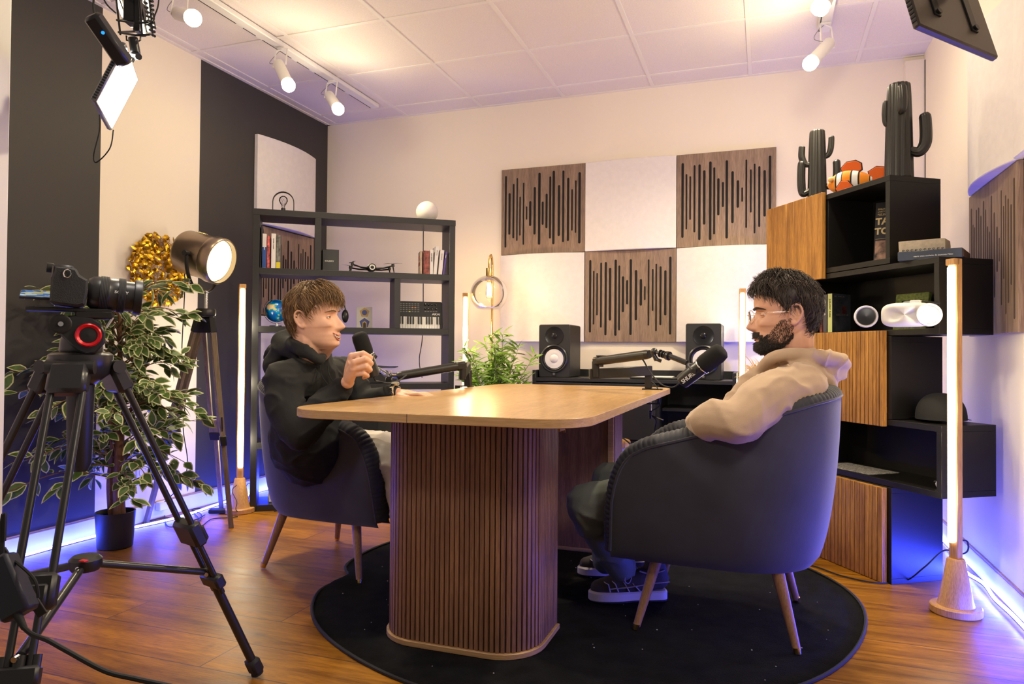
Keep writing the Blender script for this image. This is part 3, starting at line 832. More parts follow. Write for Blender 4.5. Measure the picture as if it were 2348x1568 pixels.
# ================================================================ studio spotlight on a wooden tripod
def tripod_lamp():
    bx, by = -2.93, 3.0
    t = thing('tripod_floor_lamp', 'gunmetal studio spotlight lamp on a weathered wooden tripod', 'floor lamp', (bx, by, 0))
    apex = at(472, 715, Y=by); apex.x = apex.x
    feet = [at(530, 1210, Z=0), at(322, 1196, Z=0), V((bx+.05, by+.33, 0))]
    feet[1].x = max(feet[1].x, XL+.03)
    feet[2] = at(508, 1172, Z=0)
    for k, f in enumerate(feet):
        a = apex+(f-apex)*.02+V((0, 0, -.015)); d = (f-a).normalized(); out = (V((f.x, f.y, 0))-V((apex.x, apex.y, 0))).normalized()
        sd = V((-out.y, out.x, 0))
        a = a+out*.028
        mid = a.lerp(f, .58)
        m = MB()
        def bar(p0, p1, wx, wy, off=0):
            F = frame((p0+p1)/2+sd*off, p1-p0, sd); m.box((0, 0, 0), ((p1-p0).length, wx, wy), F, .0015)
        for o in (-.021, .021): bar(a+d*.05, mid, .020, .026, o)
        m.obj('leg', M_['greywood'], t, True, label=None)
        lg = MB(); m = lg
        bar(a.lerp(f, .50), f, .022, .026); lo = lg.obj('lower_leg', M_['greywood'], t, True)
        m = MB(); F = frame(mid, d, sd); m.box((0, 0, 0), (.05, .068, .034), F, .003)
        m.obj('leg_bracket', M_['blackmetal'], t, True); m = MB(); F = frame(a+d*.03, d, sd); m.box((0, 0, 0), (.085, .066, .032), F, .003)
        m.obj('leg_cap', M_['blackmetal'], t, True)
        if k == 0:
            m = MB(); m.tube([mid+d*-.03-sd*.02, mid+d*-.10-sd*.055+V((0, 0, .03))], [.005, .006], 6, flat=.5); m.obj('lever', M_['blackmetal'], t, True)
    m = MB(); m.lathe([(0, -.02), (.048, -.02), (.050, -.012), (.050, .010), (.046, .016), (.012, .016), (0, .016)], Matrix.Translation(apex), 24); m.obj('tripod_head', M_['blackmetal'], t, True)
    neck = apex+V((0, 0, .10))
    m = MB(); m.cyl(apex+V((0, 0, .01)), neck, .0085, .0085, 12); m.sph(apex+V((0, 0, .105)), .011, 10); m.obj('neck', M_['chrome'], t, True)
    c = at(466, 588, Y=by-.02)
    tip = at(509, 604, Y=by-.16)
    ax = V((.97, .10, -.27)).normalized()
    F = Matrix.Translation(c) @ ax.to_track_quat('Z', 'Y').to_matrix().to_4x4()
    r = .118
    m = MB(); m.lathe([(0, -.120), (r-.03, -.120), (r-.008, -.114), (r-.002, -.10), (r-.002, .055), (r+.004, .058), (r+.006, .065), (r+.006, .110), (r+.002, .118), (r-.004, .118), (r-.006, .10), (r-.008, -.08), (0, -.10)], F, 48)
    sh = m.obj('lamp_shade', M_['gunmetal'], t, True, smooth=30)
    m = MB()
    for i in range(4):
        for j in range(4):
            a = R(84+i*5); p = F @ V(((r+.001)*math.cos(a), (r+.001)*math.sin(a), -.06+j*.014)); 
            m.sph(p, .0022, 5)
    m.obj('vent_holes', M_['brass'], sh, True)
    m = MB(); m.lathe([(0, .03), (r*.5, .06), (r-.012, .088), (r-.008, .092)], F, 40); m.obj('diffuser', glow('lamp_diffuser', (1, .83, .48), 2.6), t, True, smooth=180)
    # yoke
    sd = ax.cross(V((0, 0, 1))).normalized(); m = MB(); pts = []
    for i in range(21):
        a = PI*i/20; pts.append(c+sd*(r+.014)*math.cos(a)+V((0, 0, -1))*(neck_l*math.sin(a)**.8 if (neck_l := (c.z-neck.z)) else 0))
    m.tube(pts, .012, 8, flat=.3, up=sd); m.obj('yoke', M_['blackmetal'], t, True)
    for s in (-1, 1):
        m = MB(); m.cyl(c+sd*s*(r-.002), c+sd*s*(r+.03), .014, .014, 12); m.obj('knob', M_['black'], t, True)
    lamp('SPOT', 'shade_light', c+ax*.16, 22, (1, .72, .42), t, c+ax*1.2, size=.10, spot=130, blend=.8)
    # cord hanging down the wall
    m = MB(); p = [c-ax*.14, at(424, 640, Y=3.02), at(422, 700, Y=3.05), at(417, 820, Y=3.06), at(426, 900, Y=3.07), at(420, 980, Y=3.08), at(430, 1060, Y=3.1), at(416, 1110, Y=3.1), at(378, 1150, Y=3.1)]
    m.tube(bezier(p, 8), .0028, 6); m.obj('cord', M_['rubber'], t, True)
tripod_lamp()

# ================================================================ hanging light panels
def led_panel(c4, th, label, emit_sign, power, pole_to, lit=True):
    TL, TR, BR, BL = [V(p) for p in c4]
    e1 = (TR-TL); e2 = (BL-TL); e2 = e2-e1.normalized()*e2.dot(e1.normalized())
    n = e1.cross(e2).normalized(); c = TL+e1/2+e2/2
    if (EYE-c).dot(n)*emit_sign < 0: n = -n
    w_, h = e1.length, e2.length
    F = frame(c, e1, e2)
    if F.to_3x3().col[2].dot(n) < 0: F = frame(c, e1, -e2)
    t = thing('studio_light', label, 'studio light', c)
    m = MB(); m.box((0, 0, -th/2), (w_, h, th), F, .004); b = m.obj('housing', M_['grey'] if lit else mat('dark_grey_housing', (.11, .095, .085), .42, .3), t, True)
    m = MB()
    for i in range(22):
        y = -h*.44+h*.88*i/21; m.box((-w_/2-.0005, y, -th*.5), (.002, h*.018, th*.6), F, 0)
    m.obj('vents', M_['black'], b, True)
    m = MB(); m.box((0, 0, .0005), (w_*.90, h*.93, .0015), F, .0005); m.obj('diffuser', M_['panel'], t, True)
    lamp('AREA', 'panel_light', c+n*.012, power, (1, .90, .78), t, c+n, size=min(w_, h)*.9, sy=None)
    return t, F, c, n, w_, h
D = 1.5
t, F, c, n, w_, h = led_panel([at(291, 100, D=D), at(318, 182, D=D+.215), at(255, 298, D=D+.195), at(219, 235, D=D-.02)], .012,
    'small lit LED panel hanging in the upper left in front of the wall', 1, 5, None)
m = MB(); m.fbox(F, (-.01, h*.33*(1 if (F @ V((0, h*.3, 0))).z > c.z else -1), -.032), (.05, .085, .036), .004)
m2 = m
up = 1 if (F @ V((0, .1, 0))).z > c.z else -1
bt = MB(); q0 = at(232, 66, D=1.44); q1 = at(268, 118, D=1.47)
FF = frame((q0+q1)/2, q1-q0, _rt); bt.box((0, 0, 0), (.105, .034, .028), FF, .006); bt.obj('battery', M_['satin'], t, True)
bt = MB(); bt.sph(at(236, 75, D=1.415), .0035, 8); bt.obj('indicator', glow('blue_indicator', (.02, .25, 1), 2), t, True)
m = MB(); a = at(303, 95, D=1.52); b = at(313, 135, D=1.52)
m.cyl(at(305, 88, D=1.53), at(311, 122, D=1.53), .010, .010, 14); m.cyl(at(306, 128, D=1.52), at(318, 130, D=1.50), .006, .007, 10); m.sph(at(308, 127, D=1.53), .010, 12); m.cyl(at(308, 127, D=1.53), at(298, 142, D=1.52), .006, .006, 10)
m.obj('ball_mount', M_['satin'], t, True)
m = MB(); m.tube(bezier([at(228, 263, D=1.42), at(228, 300, D=1.42), at(215, 355, D=1.42), at(222, 372, D=1.42), at(252, 340, D=1.42), at(260, 298, D=1.43)], 8), .0013, 5); m.obj('cable', M_['rubber'], t, True)
m = MB(); m.tube(bezier([at(219, -30, D=1.45), at(214, 15, D=1.45), at(222, 50, D=1.44), at(232, 66, D=1.44)], 8), .002, 6); m.obj('battery_cable', M_['rubber'], t, True)

def cage_light():
    D = 1.56; k = D/FPX
    def P(x, y, d=0): return at(x, y, D=D+d)
    t = thing('cage_light', 'black caged work light with glowing bars at the top left edge', 'studio light', P(308, 30))
    m = MB(); m.tube([P(308, -520), P(308, -60)], .012, 12); m.obj('pole', M_['blackmetal'], t, True)
    F = frame(P(305, 20), _rt, _up)
    m = MB(); m.fbox(F, (0, .03, 0), (.030, .13, .030), .003); m.fbox(F, (.014, -.02, -.002), (.014, .07, .034), .002); m.obj('body', M_['satin'], t, True)
    gl = glow('work_light_bar', (1, .88, .60), 7)
    for sx, xs in ((-1, (268, 278, 288)), (1, (325, 335, 345))):
        for i, x in enumerate(xs):
            m = MB(); a = P(x-(22 if sx < 0 else 22), -60, .02*i); b = P(x+(14 if sx < 0 else 6), 78-i*6 if sx > 0 else 38+i*12, .02*i)
            m.tube([a, b], .0036, 8, flat=.6); m.obj('light_bar', gl, t, True)
            m = MB(); m.tube([a+_rt*.0062, b+_rt*.0062], .0016, 5); m.obj('wire', M_['black'], t, True)
    m = MB()
    for y, x0, x1 in ((50, 268, 350), (78, 272, 348), (-12, 262, 344)):
        m.tube([P(x0, y-4, -.02), P((x0+x1)/2, y+3, -.035), P(x1, y+1, -.02)], .0024, 6)
        m.tube([P(x0, y-4, -.02), P((x0+x1)/2, y-6, .05), P(x1, y+1, -.02)], .0024, 6)
    for x0, x1 in ((268, 276), (345, 350), (322, 326)): m.tube([P(x0-8, -60, -.02), P(x1, 80, -.02)], .0022, 6)
    m.tube([P(290, 82), P(290, 92), P(312, 97), P(322, 92), P(322, 82)], .002, 6)
    m.obj('cage', M_['black'], t, True)
    m = MB()
    for i in range(9):
        m.cyl(P(329+i*2.1, -5+i*10.5, -.03), P(334+i*2.1, -3+i*10.5, -.04), .003, .003, 6)
        m.cyl(P(344+i*.8, 2+i*10, -.01), P(350+i*.6, 3+i*10, -.02), .003, .003, 6)
    tag(m.obj('clips', M_['black'], t, True), kind='stuff')
    m = MB(); m.tube(bezier([P(366, -40), P(363, 10), P(355, 35), P(348, 53), P(335, 57)], 6), .0016, 5); m.tube(bezier([P(230, -20), P(245, 10), P(266, 30)], 6), .0018, 5); m.obj('cable', M_['rubber'], t, True)
cage_light()
D = 1.35
t, F, c, n, w_, h = led_panel([at(2030, -140, D=D), at(2206, -56, D=D+.085), at(2268, 152, D=D+.005), at(2092, 68, D=D-.08)], .014,
    'grey light panel seen from behind, cut by the top right edge', -1, 7, None, lit=False)
m = MB()
for sx in (-.22, .25): m.fbox(F, (sx*w_, .0, -.0155), (.018, h*.62, .004), .001)
m.obj('strap_rail', M_['black'], t, True)
m = MB()
for sx in (-.22, .25):
    for sy in (-.28, .28): m.cyl(F @ V((sx*w_, sy*h, -.014)), F @ V((sx*w_, sy*h, -.022)), .006, .006, 10)
m.obj('screws', M_['black'], t, True)
m = MB(); m.tube([c-n*.02, c-n*.09, c-n*.10+V((0, 0, .3)), c-n*.10+V((0, 0, ZC-c.z))], .010, 10); m.obj('mount', M_['blackmetal'], t, True)

# ================================================================ floor clutter by the left wall
def cable(pts, label, r=.0028): 
    m = MB(); m.tube(bezier(pts, 8), r, 6); return tag(m.obj('floor_cable', M_['rubber']), label, 'cord')
g = lambda x, y, z=.005: at(x, y, Z=z)
cable([g(378, 1160), g(380, 1200), g(400, 1208), g(450, 1200), g(462, 1180), g(440, 1168), g(470, 1165)], 'black cord looping over the blue light strip by the wall')
cable([g(445, 1176), g(456, 1190), g(460, 1207), g(485, 1190), g(520, 1187), g(545, 1184)], 'black cord lying from the strip plug to the bamboo lamp base')
cable([g(335, 1197), g(380, 1187), g(440, 1193), g(470, 1180)], 'black cord lying flat behind the camera tripod leg')
cable([at(543, 1112, Y=3.36), at(532, 1125, Y=3.36), at(543, 1150, Y=3.34), at(541, 1168, Y=3.33), at(550, 1177, Z=.006)], 'pale cord hanging from the left bamboo lamp', .0022)
cable([g(560, 1144), at(566, 1112, Y=3.62), at(576, 1112, Y=3.62), g(570, 1145)], 'thin cord loop between the left bamboo lamp and the bookcase', .002)
m = MB(); m.box(g(500, 1176)+V((0, 0, .012)), (.10, .045, .026), Matrix.Rotation(R(25), 4, 'Z'), .008); tag(m.obj('power_adapter', M_['rubber']), 'black power brick on the floor beside the left bamboo lamp', 'adapter')
m = MB(); p = at(373, 1159, X=-3.21); m.box(p, (.035, .07, .05), None, .004)
tag(m.obj('plug_adapter', M_['offwhite']), 'white plug adapter at the skirting below the wall sockets', 'plug')
def outlet():
    p = at(330, 1080, X=XL); t = thing('wall_outlet', 'double white wall outlet low on the cream stripe behind the tripod legs', 'wall outlet', (XL, p.y, p.z))
    m = MB(); m.box((.005, .05, 0), (.010, .21, .10), bev=.003); m.obj('plate', M_['white'], t)
    for y in (-.005, .10):
        m = MB(); Fq = Matrix.Translation((.0105, y-.01, 0)) @ Matrix.Rotation(R(90), 4, 'Y'); m.lathe([(.024, 0), (.026, .002), (.022, .0022), (.020, -.004), (0, -.004)], Fq, 20); s = m.obj('socket', M_['white'], t)
        m = MB()
        for q in (-.009, .009): m.cyl((.007, y-.01+q, 0), (.0085, y-.01+q, 0), .0028, .0028, 8)
        m.obj('pin_holes', M_['black'], s)
outlet()
# ================================================================ studio speakers
def speaker(x, y, label, rz=0):
    t = thing('speaker', label, 'speaker', (x, y, .7985), rz, 'black studio speakers on the sideboard')
    w_, d, h = .205, .27, .335
    m = MB(); F = Matrix(((1, 0, 0, 0), (0, 0, -1, 0), (0, 1, 0, 0), (0, 0, 0, 1)))
    m.prism(rrect(w_/2, h/2, .012, 4, 0, h/2), F, -d, .0, .004); m.obj('cabinet', mat('speaker_vinyl', (.018, .018, .020), .45, bump=(200, .1)), t)
    Fw = Matrix(((1, 0, 0, 0), (0, 0, -1, -.0005), (0, 1, 0, .118), (0, 0, 0, 1)))
    m = MB(); m.lathe([(.089, 0), (.089, .006), (.083, .010), (.079, .009), (.075, .001), (.070, .004), (.064, .001), (.060, .0)], Fw, 48); m.obj('woofer_ring', M_['satin'], t)
    m = MB(); m.lathe([(.061, .0015), (.045, .0025), (.030, .004), (.0275, .003)], Fw, 48); m.lathe([(.0275, .003), (.024, .0065), (.012, .010), (0, .011)], Fw, 32); m.obj('cone', mat('white_cone', (.74, .71, .72), .5), t)
    Ft = Matrix(((1, 0, 0, 0), (0, 0, -1, -.0008), (0, 1, 0, .262), (0, 0, 0, 1)))
    m = MB(); m.lathe([(.060, 0), (.059, .003), (.052, .002), (.036, .0005), (.02, .0002)], Ft, 40); m.lathe([(.018, .0015), (.012, .005), (0, .007)], Ft, 20)
    for k in range(3): m.box((0, 0, .006), (.003, .034, .003), Ft @ Matrix.Rotation(PI*k/3, 4, 'Z'), .0005)
    tw = m.obj('tweeter_horn', mat('horn_plastic', (.010, .010, .011), .18), t)
    m = MB(); m.box((0, -.003, .022), (.026, .006, .026), bev=.003); lo = m.obj('badge', M_['satin'], t)
    Fl_ = Matrix(((1, 0, 0, 0), (0, 0, -1, -.0062), (0, 1, 0, .022), (0, 0, 0, 1))); m = MB()
    m.lathe([(.0062, 0), (.0074, 0), (.0074, .0006), (.0062, .0006)], Fl_, 20)
    for k in range(3): m.box((0, 0, .0004), (.0012, .012, .0006), Fl_ @ Matrix.Rotation(PI*k/3, 4, 'Z'), 0)
    m.obj('emblem', M_['grey'], lo)
speaker(-1.252, 4.315, 'black studio speaker with a white cone at the left end of the sideboard')
speaker(-.338, 4.315, 'black studio speaker half hidden behind the foam-covered microphone')
t = thing('keyboard', 'slim white computer keyboard on the sideboard between the speakers', 'keyboard', (-.62, 4.36, .799))
m = MB(); m.box((0, 0, .006), (.30, .12, .010), bev=.003); m.obj('tray', M_['black'], t)
m = MB(); m.box((-.02, 0, .014), (.25, .10, .008), bev=.002); m.obj('keys', M_['white'], t)

# ================================================================ round stool behind the table with a box on it
p = at(1385, 1003, Y=4.0)
t = thing('stool', 'round light-wood stool glimpsed behind the rear pedestal', 'stool', (p.x, p.y, 0))
m = MB(); m.lathe([(0, .425), (.145, .425), (.150, .430), (.150, .455), (.145, .460), (0, .460)], None, 40); m.obj('seat', M_['bamboo'], t)
for k in range(3):
    a = PI*2*k/3+.9; m = MB(); m.cyl((.09*math.cos(a), .09*math.sin(a), .425), (.15*math.cos(a), .15*math.sin(a), 0), .014, .011, 12); m.obj('leg', M_['bamboo'], t)
m = MB(); m.prism(rrect(.07, .055, .02, 5, p.x+.01, p.y-.01), None, .460, .485, .003)
tag(m.obj('audio_interface', M_['black']), 'flat black device lying on the stool behind the table', 'electronic device')
m = MB(); m.tube(bezier([(p.x+.07, p.y-.03, .472), at(1425, 1003, Y=3.95), at(1447, 1020, Y=3.9), at(1458, 1040, Y=3.85), at(1466, 1075, Y=3.8), (-.42, 3.75, .05)], 8), .0045, 6)
tag(m.obj('cable', M_['rubber']), 'thick black cable dropping from the stool behind the right armchair', 'cord')

# ================================================================ microphones on low boom arms
def mic(base, tip, label, side, yoke_from, name_text=False):
    """base = cable end, tip = foam end"""
    base, tip = V(base), V(tip); ax = (tip-base).normalized(); L = (tip-base).length; S_ = L/.20
    t = thing('microphone', label, 'microphone', base, 0, 'foam-covered studio microphones')
    F = Matrix.Translation(base) @ ax.to_track_quat('Z', 'Y').to_matrix().to_4x4() @ Matrix.Diagonal((S_, S_, 1, 1))
    m = MB(); m.lathe([(0, .0), (.020, .0), (.027, .004), (.0285, .012), (.029, L*.48), (.031, L*.485), (.031, L*.52), (.027, L*.53), (0, L*.53)], F, 32); b = m.obj('body', M_['satin'], t, True)
    m = MB(); m.lathe([(.0315, L*.49), (.0322, L*.495), (.0322, L*.51), (.0315, L*.515)], F, 32); m.obj('ring', M_['chrome'], t, True)
    m = MB(); m.lathe([(.028, L*.52), (.0335, L*.545), (.035, L*.60), (.0345, L*.88), (.031, L*.965), (.022, L*1.0), (0, L*1.005)], F, 32); m.obj('windscreen', mat('foam', (.006, .006, .007), 1., bump=(500, .6)), t, True, smooth=180)
    sd = V(side).normalized(); sd = (sd-ax*sd.dot(ax)).normalized(); m = MB()
    ctr = base+ax*L*.40
    pts = [ctr+sd*.037*S_*math.cos(a)+ax*(-.0)+(V(yoke_from)-ctr).normalized()*.05*math.sin(a) for a in [PI*k/12 for k in range(13)]]
    m.tube(pts, .0065, 8, flat=.45, up=ax); m.obj('yoke', M_['black'], t, True)
    for s in (-1, 1):
        m = MB(); m.cyl(ctr+sd*s*.029*S_, ctr+sd*s*.045*S_, .010, .010, 14); m.obj('knob', M_['black'], t, True)
    return t, F, ax, L
def boom(name_label, clamp, parts, cord):
    t = thing('boom_arm', name_label, 'microphone arm', clamp, 0, 'low black boom arms clamped to the table')
    return t
# right arm
ZT = .772
cl = at(1487, 893, Z=ZT)
t = boom('black boom arm clamped to the right edge of the table, microphone aimed at the glasses', cl, None, None)
yy = cl.y
p0 = V((cl.x, yy, ZT)); post_top = at(1480, 858, Y=yy); post_top.x = p0.x; 
m = MB(); F = Matrix.Translation(p0); m.box((0, 0, .052), (.034, .034, .092), F, .003); m.box((.02, 0, .003), (.10, .045, .006), F, .001)
m.box((.052, 0, -.033), (.012, .045, .078), F, .002); m.box((.012, 0, -.070), (.085, .045, .005), F, .002)
m.obj('clamp', M_['blackmetal'], t, True)
m = MB(); m.cyl(p0+V((.012, 0, -.027)), p0+V((.012, 0, -.115)), .0055, .0055, 10); sc = m.obj('clamp_screw', M_['chrome'], t, True)
m = MB(); m.cyl(p0+V((.012, 0, -.105)), p0+V((.012, 0, -.145)), .010, .010, 12); m.tube([p0+V((.012, 0, -.128)), p0+V((.075, -.01, -.150))], .009, 8, flat=.4); m.obj('clamp_handle', M_['blackmetal'], t, True)
lo0 = at(1488, 850, Y=yy-.01); lo1 = at(1358, 857, Y=yy-.16)
m = MB(); F = frame((lo0+lo1)/2, lo1-lo0, V((0, 0, 1))); m.box((0, 0, 0), ((lo1-lo0).length+.03, .050, .026), F, .003); m.obj('lower_arm', M_['blackmetal'], t, True)
el = at(1366, 834, Y=yy-.16)
m = MB(); m.cyl(el+V((0, 0, -.065)), el+V((0, 0, .012)), .019, .019, 16); F = frame(el+V((0, 0, .012)), at(1500, 812, Y=yy-.38)-el, (0, 0, 1)); m.box((.02, 0, 0), (.06, .042, .040), F, .010); m.obj('elbow', M_['blackmetal'], t, True)
up1 = at(1482, 813, Y=yy-.38)
m = MB(); a = el+V((0, 0, .012)); d = (up1-a).normalized(); m.tube([a+d*.03, up1], .0215, 20); m.tube([up1, up1+d*.022], [.0215, .018], 20); m.obj('upper_arm', M_['blackmetal'], t, True)
m = MB(); m.box(a.lerp(up1, .12)+V((0, 0, -.024)), (.02, .012, .014), None, .002); m.box(a.lerp(up1, .12)+V((0, 0, .023)), (.05, .014, .006), None, .002); m.obj('cable_clip', M_['black'], t, True)
j = at(1500, 806, Y=yy-.42)
m = MB(); m.sph(j, .0165, 14); m.cyl(j+V((-.01, 0, .0)), j+V((.012, 0, -.038)), .009, .011, 10); m.tube([j+V((.0, 0, -.030)), j+V((.032, 0, -.042))], .008, 8); m.obj('ball_joint', M_['satin'], t, True)
mt = at(1658, 802, Y=yy-.56); mb = at(1562, 876, Y=yy-.50)
ax = (mt-mb).normalized(); ctr = mb.lerp(mt, .42)
m = MB(); q = at(1530, 815, Y=yy-.46); m.tube([j, q], .0075, 10); m.cyl(q, q+(q-j).normalized()*.012, .020, .020, 16); q2 = q+(q-j).normalized()*.018
for k in range(3): m.cyl(j.lerp(q, .45+.2*k), j.lerp(q, .50+.2*k), .017, .017, 14)
yk = at(1575, 832, Y=yy-.50)
m.tube([q, q2, yk], [.011, .012, .012], 12); m.obj('mount', M_['satin'], t, True)
mic_t, MF, max_, ML = mic(mb, mt, 'black microphone with foam cover aimed up-right at the bearded person', V((0, .4, 1)).cross(ax)*0+V((.2, 1, .1)), yk)
# sleeve logo lettering on the microphone body
nv = (EYE-mb); nv = (nv-ax*nv.dot(ax)).normalized(); upv = nv.cross(ax)
o = mb+ax*(ML*.06)+nv*.0298*(ML/.2)-upv*(.010)
TF = frame(o, ax, upv)
if TF.to_3x3().col[2].dot(nv) < 0: TF = frame(o, ax, -upv)
text('lettering', 'SHURE', TF, .0235, M_['white'], mic_t, bold=.0006, shear=.15)
m = MB(); m.tube(bezier([mb-ax*.0, mb-ax*.018, at(1540, 888, Y=yy-.46), at(1515, 880, Y=yy-.42), at(1490, 852, Y=yy-.38), at(1475, 826, Y=yy-.37), at(1468, 823, Y=yy-.36)], 8), .0034, 6)
m.tube(bezier([at(1480, 866, Y=yy), at(1502, 882, Y=yy-.02), at(1514, 905, Y=yy-.02), at(1512, 930, Y=yy-.02), at(1495, 942, Y=yy-.02), at(1490, 950, Y=yy), at(1505, 965, Y=yy), at(1504, 1000, Y=yy+.05), (-.42, yy+.05, .3)], 8), .0028, 6)
tag(m.obj('cable', M_['rubber'], None), 'black cable drooping from the right microphone and its clamp', 'cord')
# left arm
cl = at(1073, 886, Z=ZT); yy = cl.y; p0 = V((cl.x, cl.y, ZT))
t = boom('black boom arm clamped to the left table edge, reaching the person in black', cl, None, None)
m = MB(); F = Matrix.Translation(p0); m.box((0, 0, .045), (.034, .034, .085), F, .003); m.box((-.02, 0, .003), (.09, .045, .006), F, .001); m.box((-.06, 0, -.033), (.012, .045, .078), F, .002); m.box((-.02, 0, -.070), (.085, .045, .005), F, .002)
m.obj('clamp', M_['blackmetal'], t, True)
lo0 = p0+V((0, 0, .105)); lo1 = at(1060, 860, Y=yy-.16)
m = MB(); F = frame((lo0+lo1)/2, lo1-lo0, V((0, 0, 1))); m.box((0, 0, 0), ((lo1-lo0).length+.02, .046, .026), F, .003); m.obj('lower_arm', M_['blackmetal'], t, True)
el = at(1062, 838, Y=yy-.16)
e1 = at(920, 861, Y=yy-.40); 
m = MB(); m.cyl(lo1+V((0, 0, -.02)), el+V((0, 0, .015)), .019, .019, 16); F = frame(el, e1-el, (0, 0, 1)); m.box((.015, 0, 0), (.06, .044, .042), F, .010); m.obj('elbow', M_['blackmetal'], t, True)
m = MB(); d = (e1-el).normalized(); m.tube([el+d*.03, e1], .0215, 20); m.tube([e1, e1+d*.022], [.0215, .017], 20); m.obj('upper_arm', M_['blackmetal'], t, True)
j = at(893, 862, Y=yy-.50)
mt = at(822, 764, Y=2.45); mb = at(857, 862, Y=2.52)
ax = (mt-mb).normalized()
m = MB(); m.sph(j, .0165, 14); m.cyl(e1+d*.02, j, .011, .011, 10); m.box(j+V((.0, 0, -.02)), (.035, .02, .03), None, .004); m.obj('ball_joint', M_['satin'], t, True)
yk = at(868, 846, Y=2.58)
m = MB(); m.tube([j, j.lerp(yk, .5), yk], [.009, .010, .009], 10); m.cyl(j.lerp(yk, .25), j.lerp(yk, .38), .015, .015, 12); m.obj('mount', M_['chrome'], t, True)
LM = mic(mb, mt, 'black microphone with foam cover held by the person in the black hoodie', (.2, 1, .3), at(868, 822, Y=2.58))
m = MB(); m.tube(bezier([mb-ax*.0, mb-ax*.02, at(868, 874, Y=2.6), at(890, 878, Y=2.7), at(915, 872, Y=2.85), at(932, 860, Y=2.95)], 8), .0034, 6)
tag(m.obj('cable', M_['rubber']), 'black cable sagging under the left microphone', 'cord')

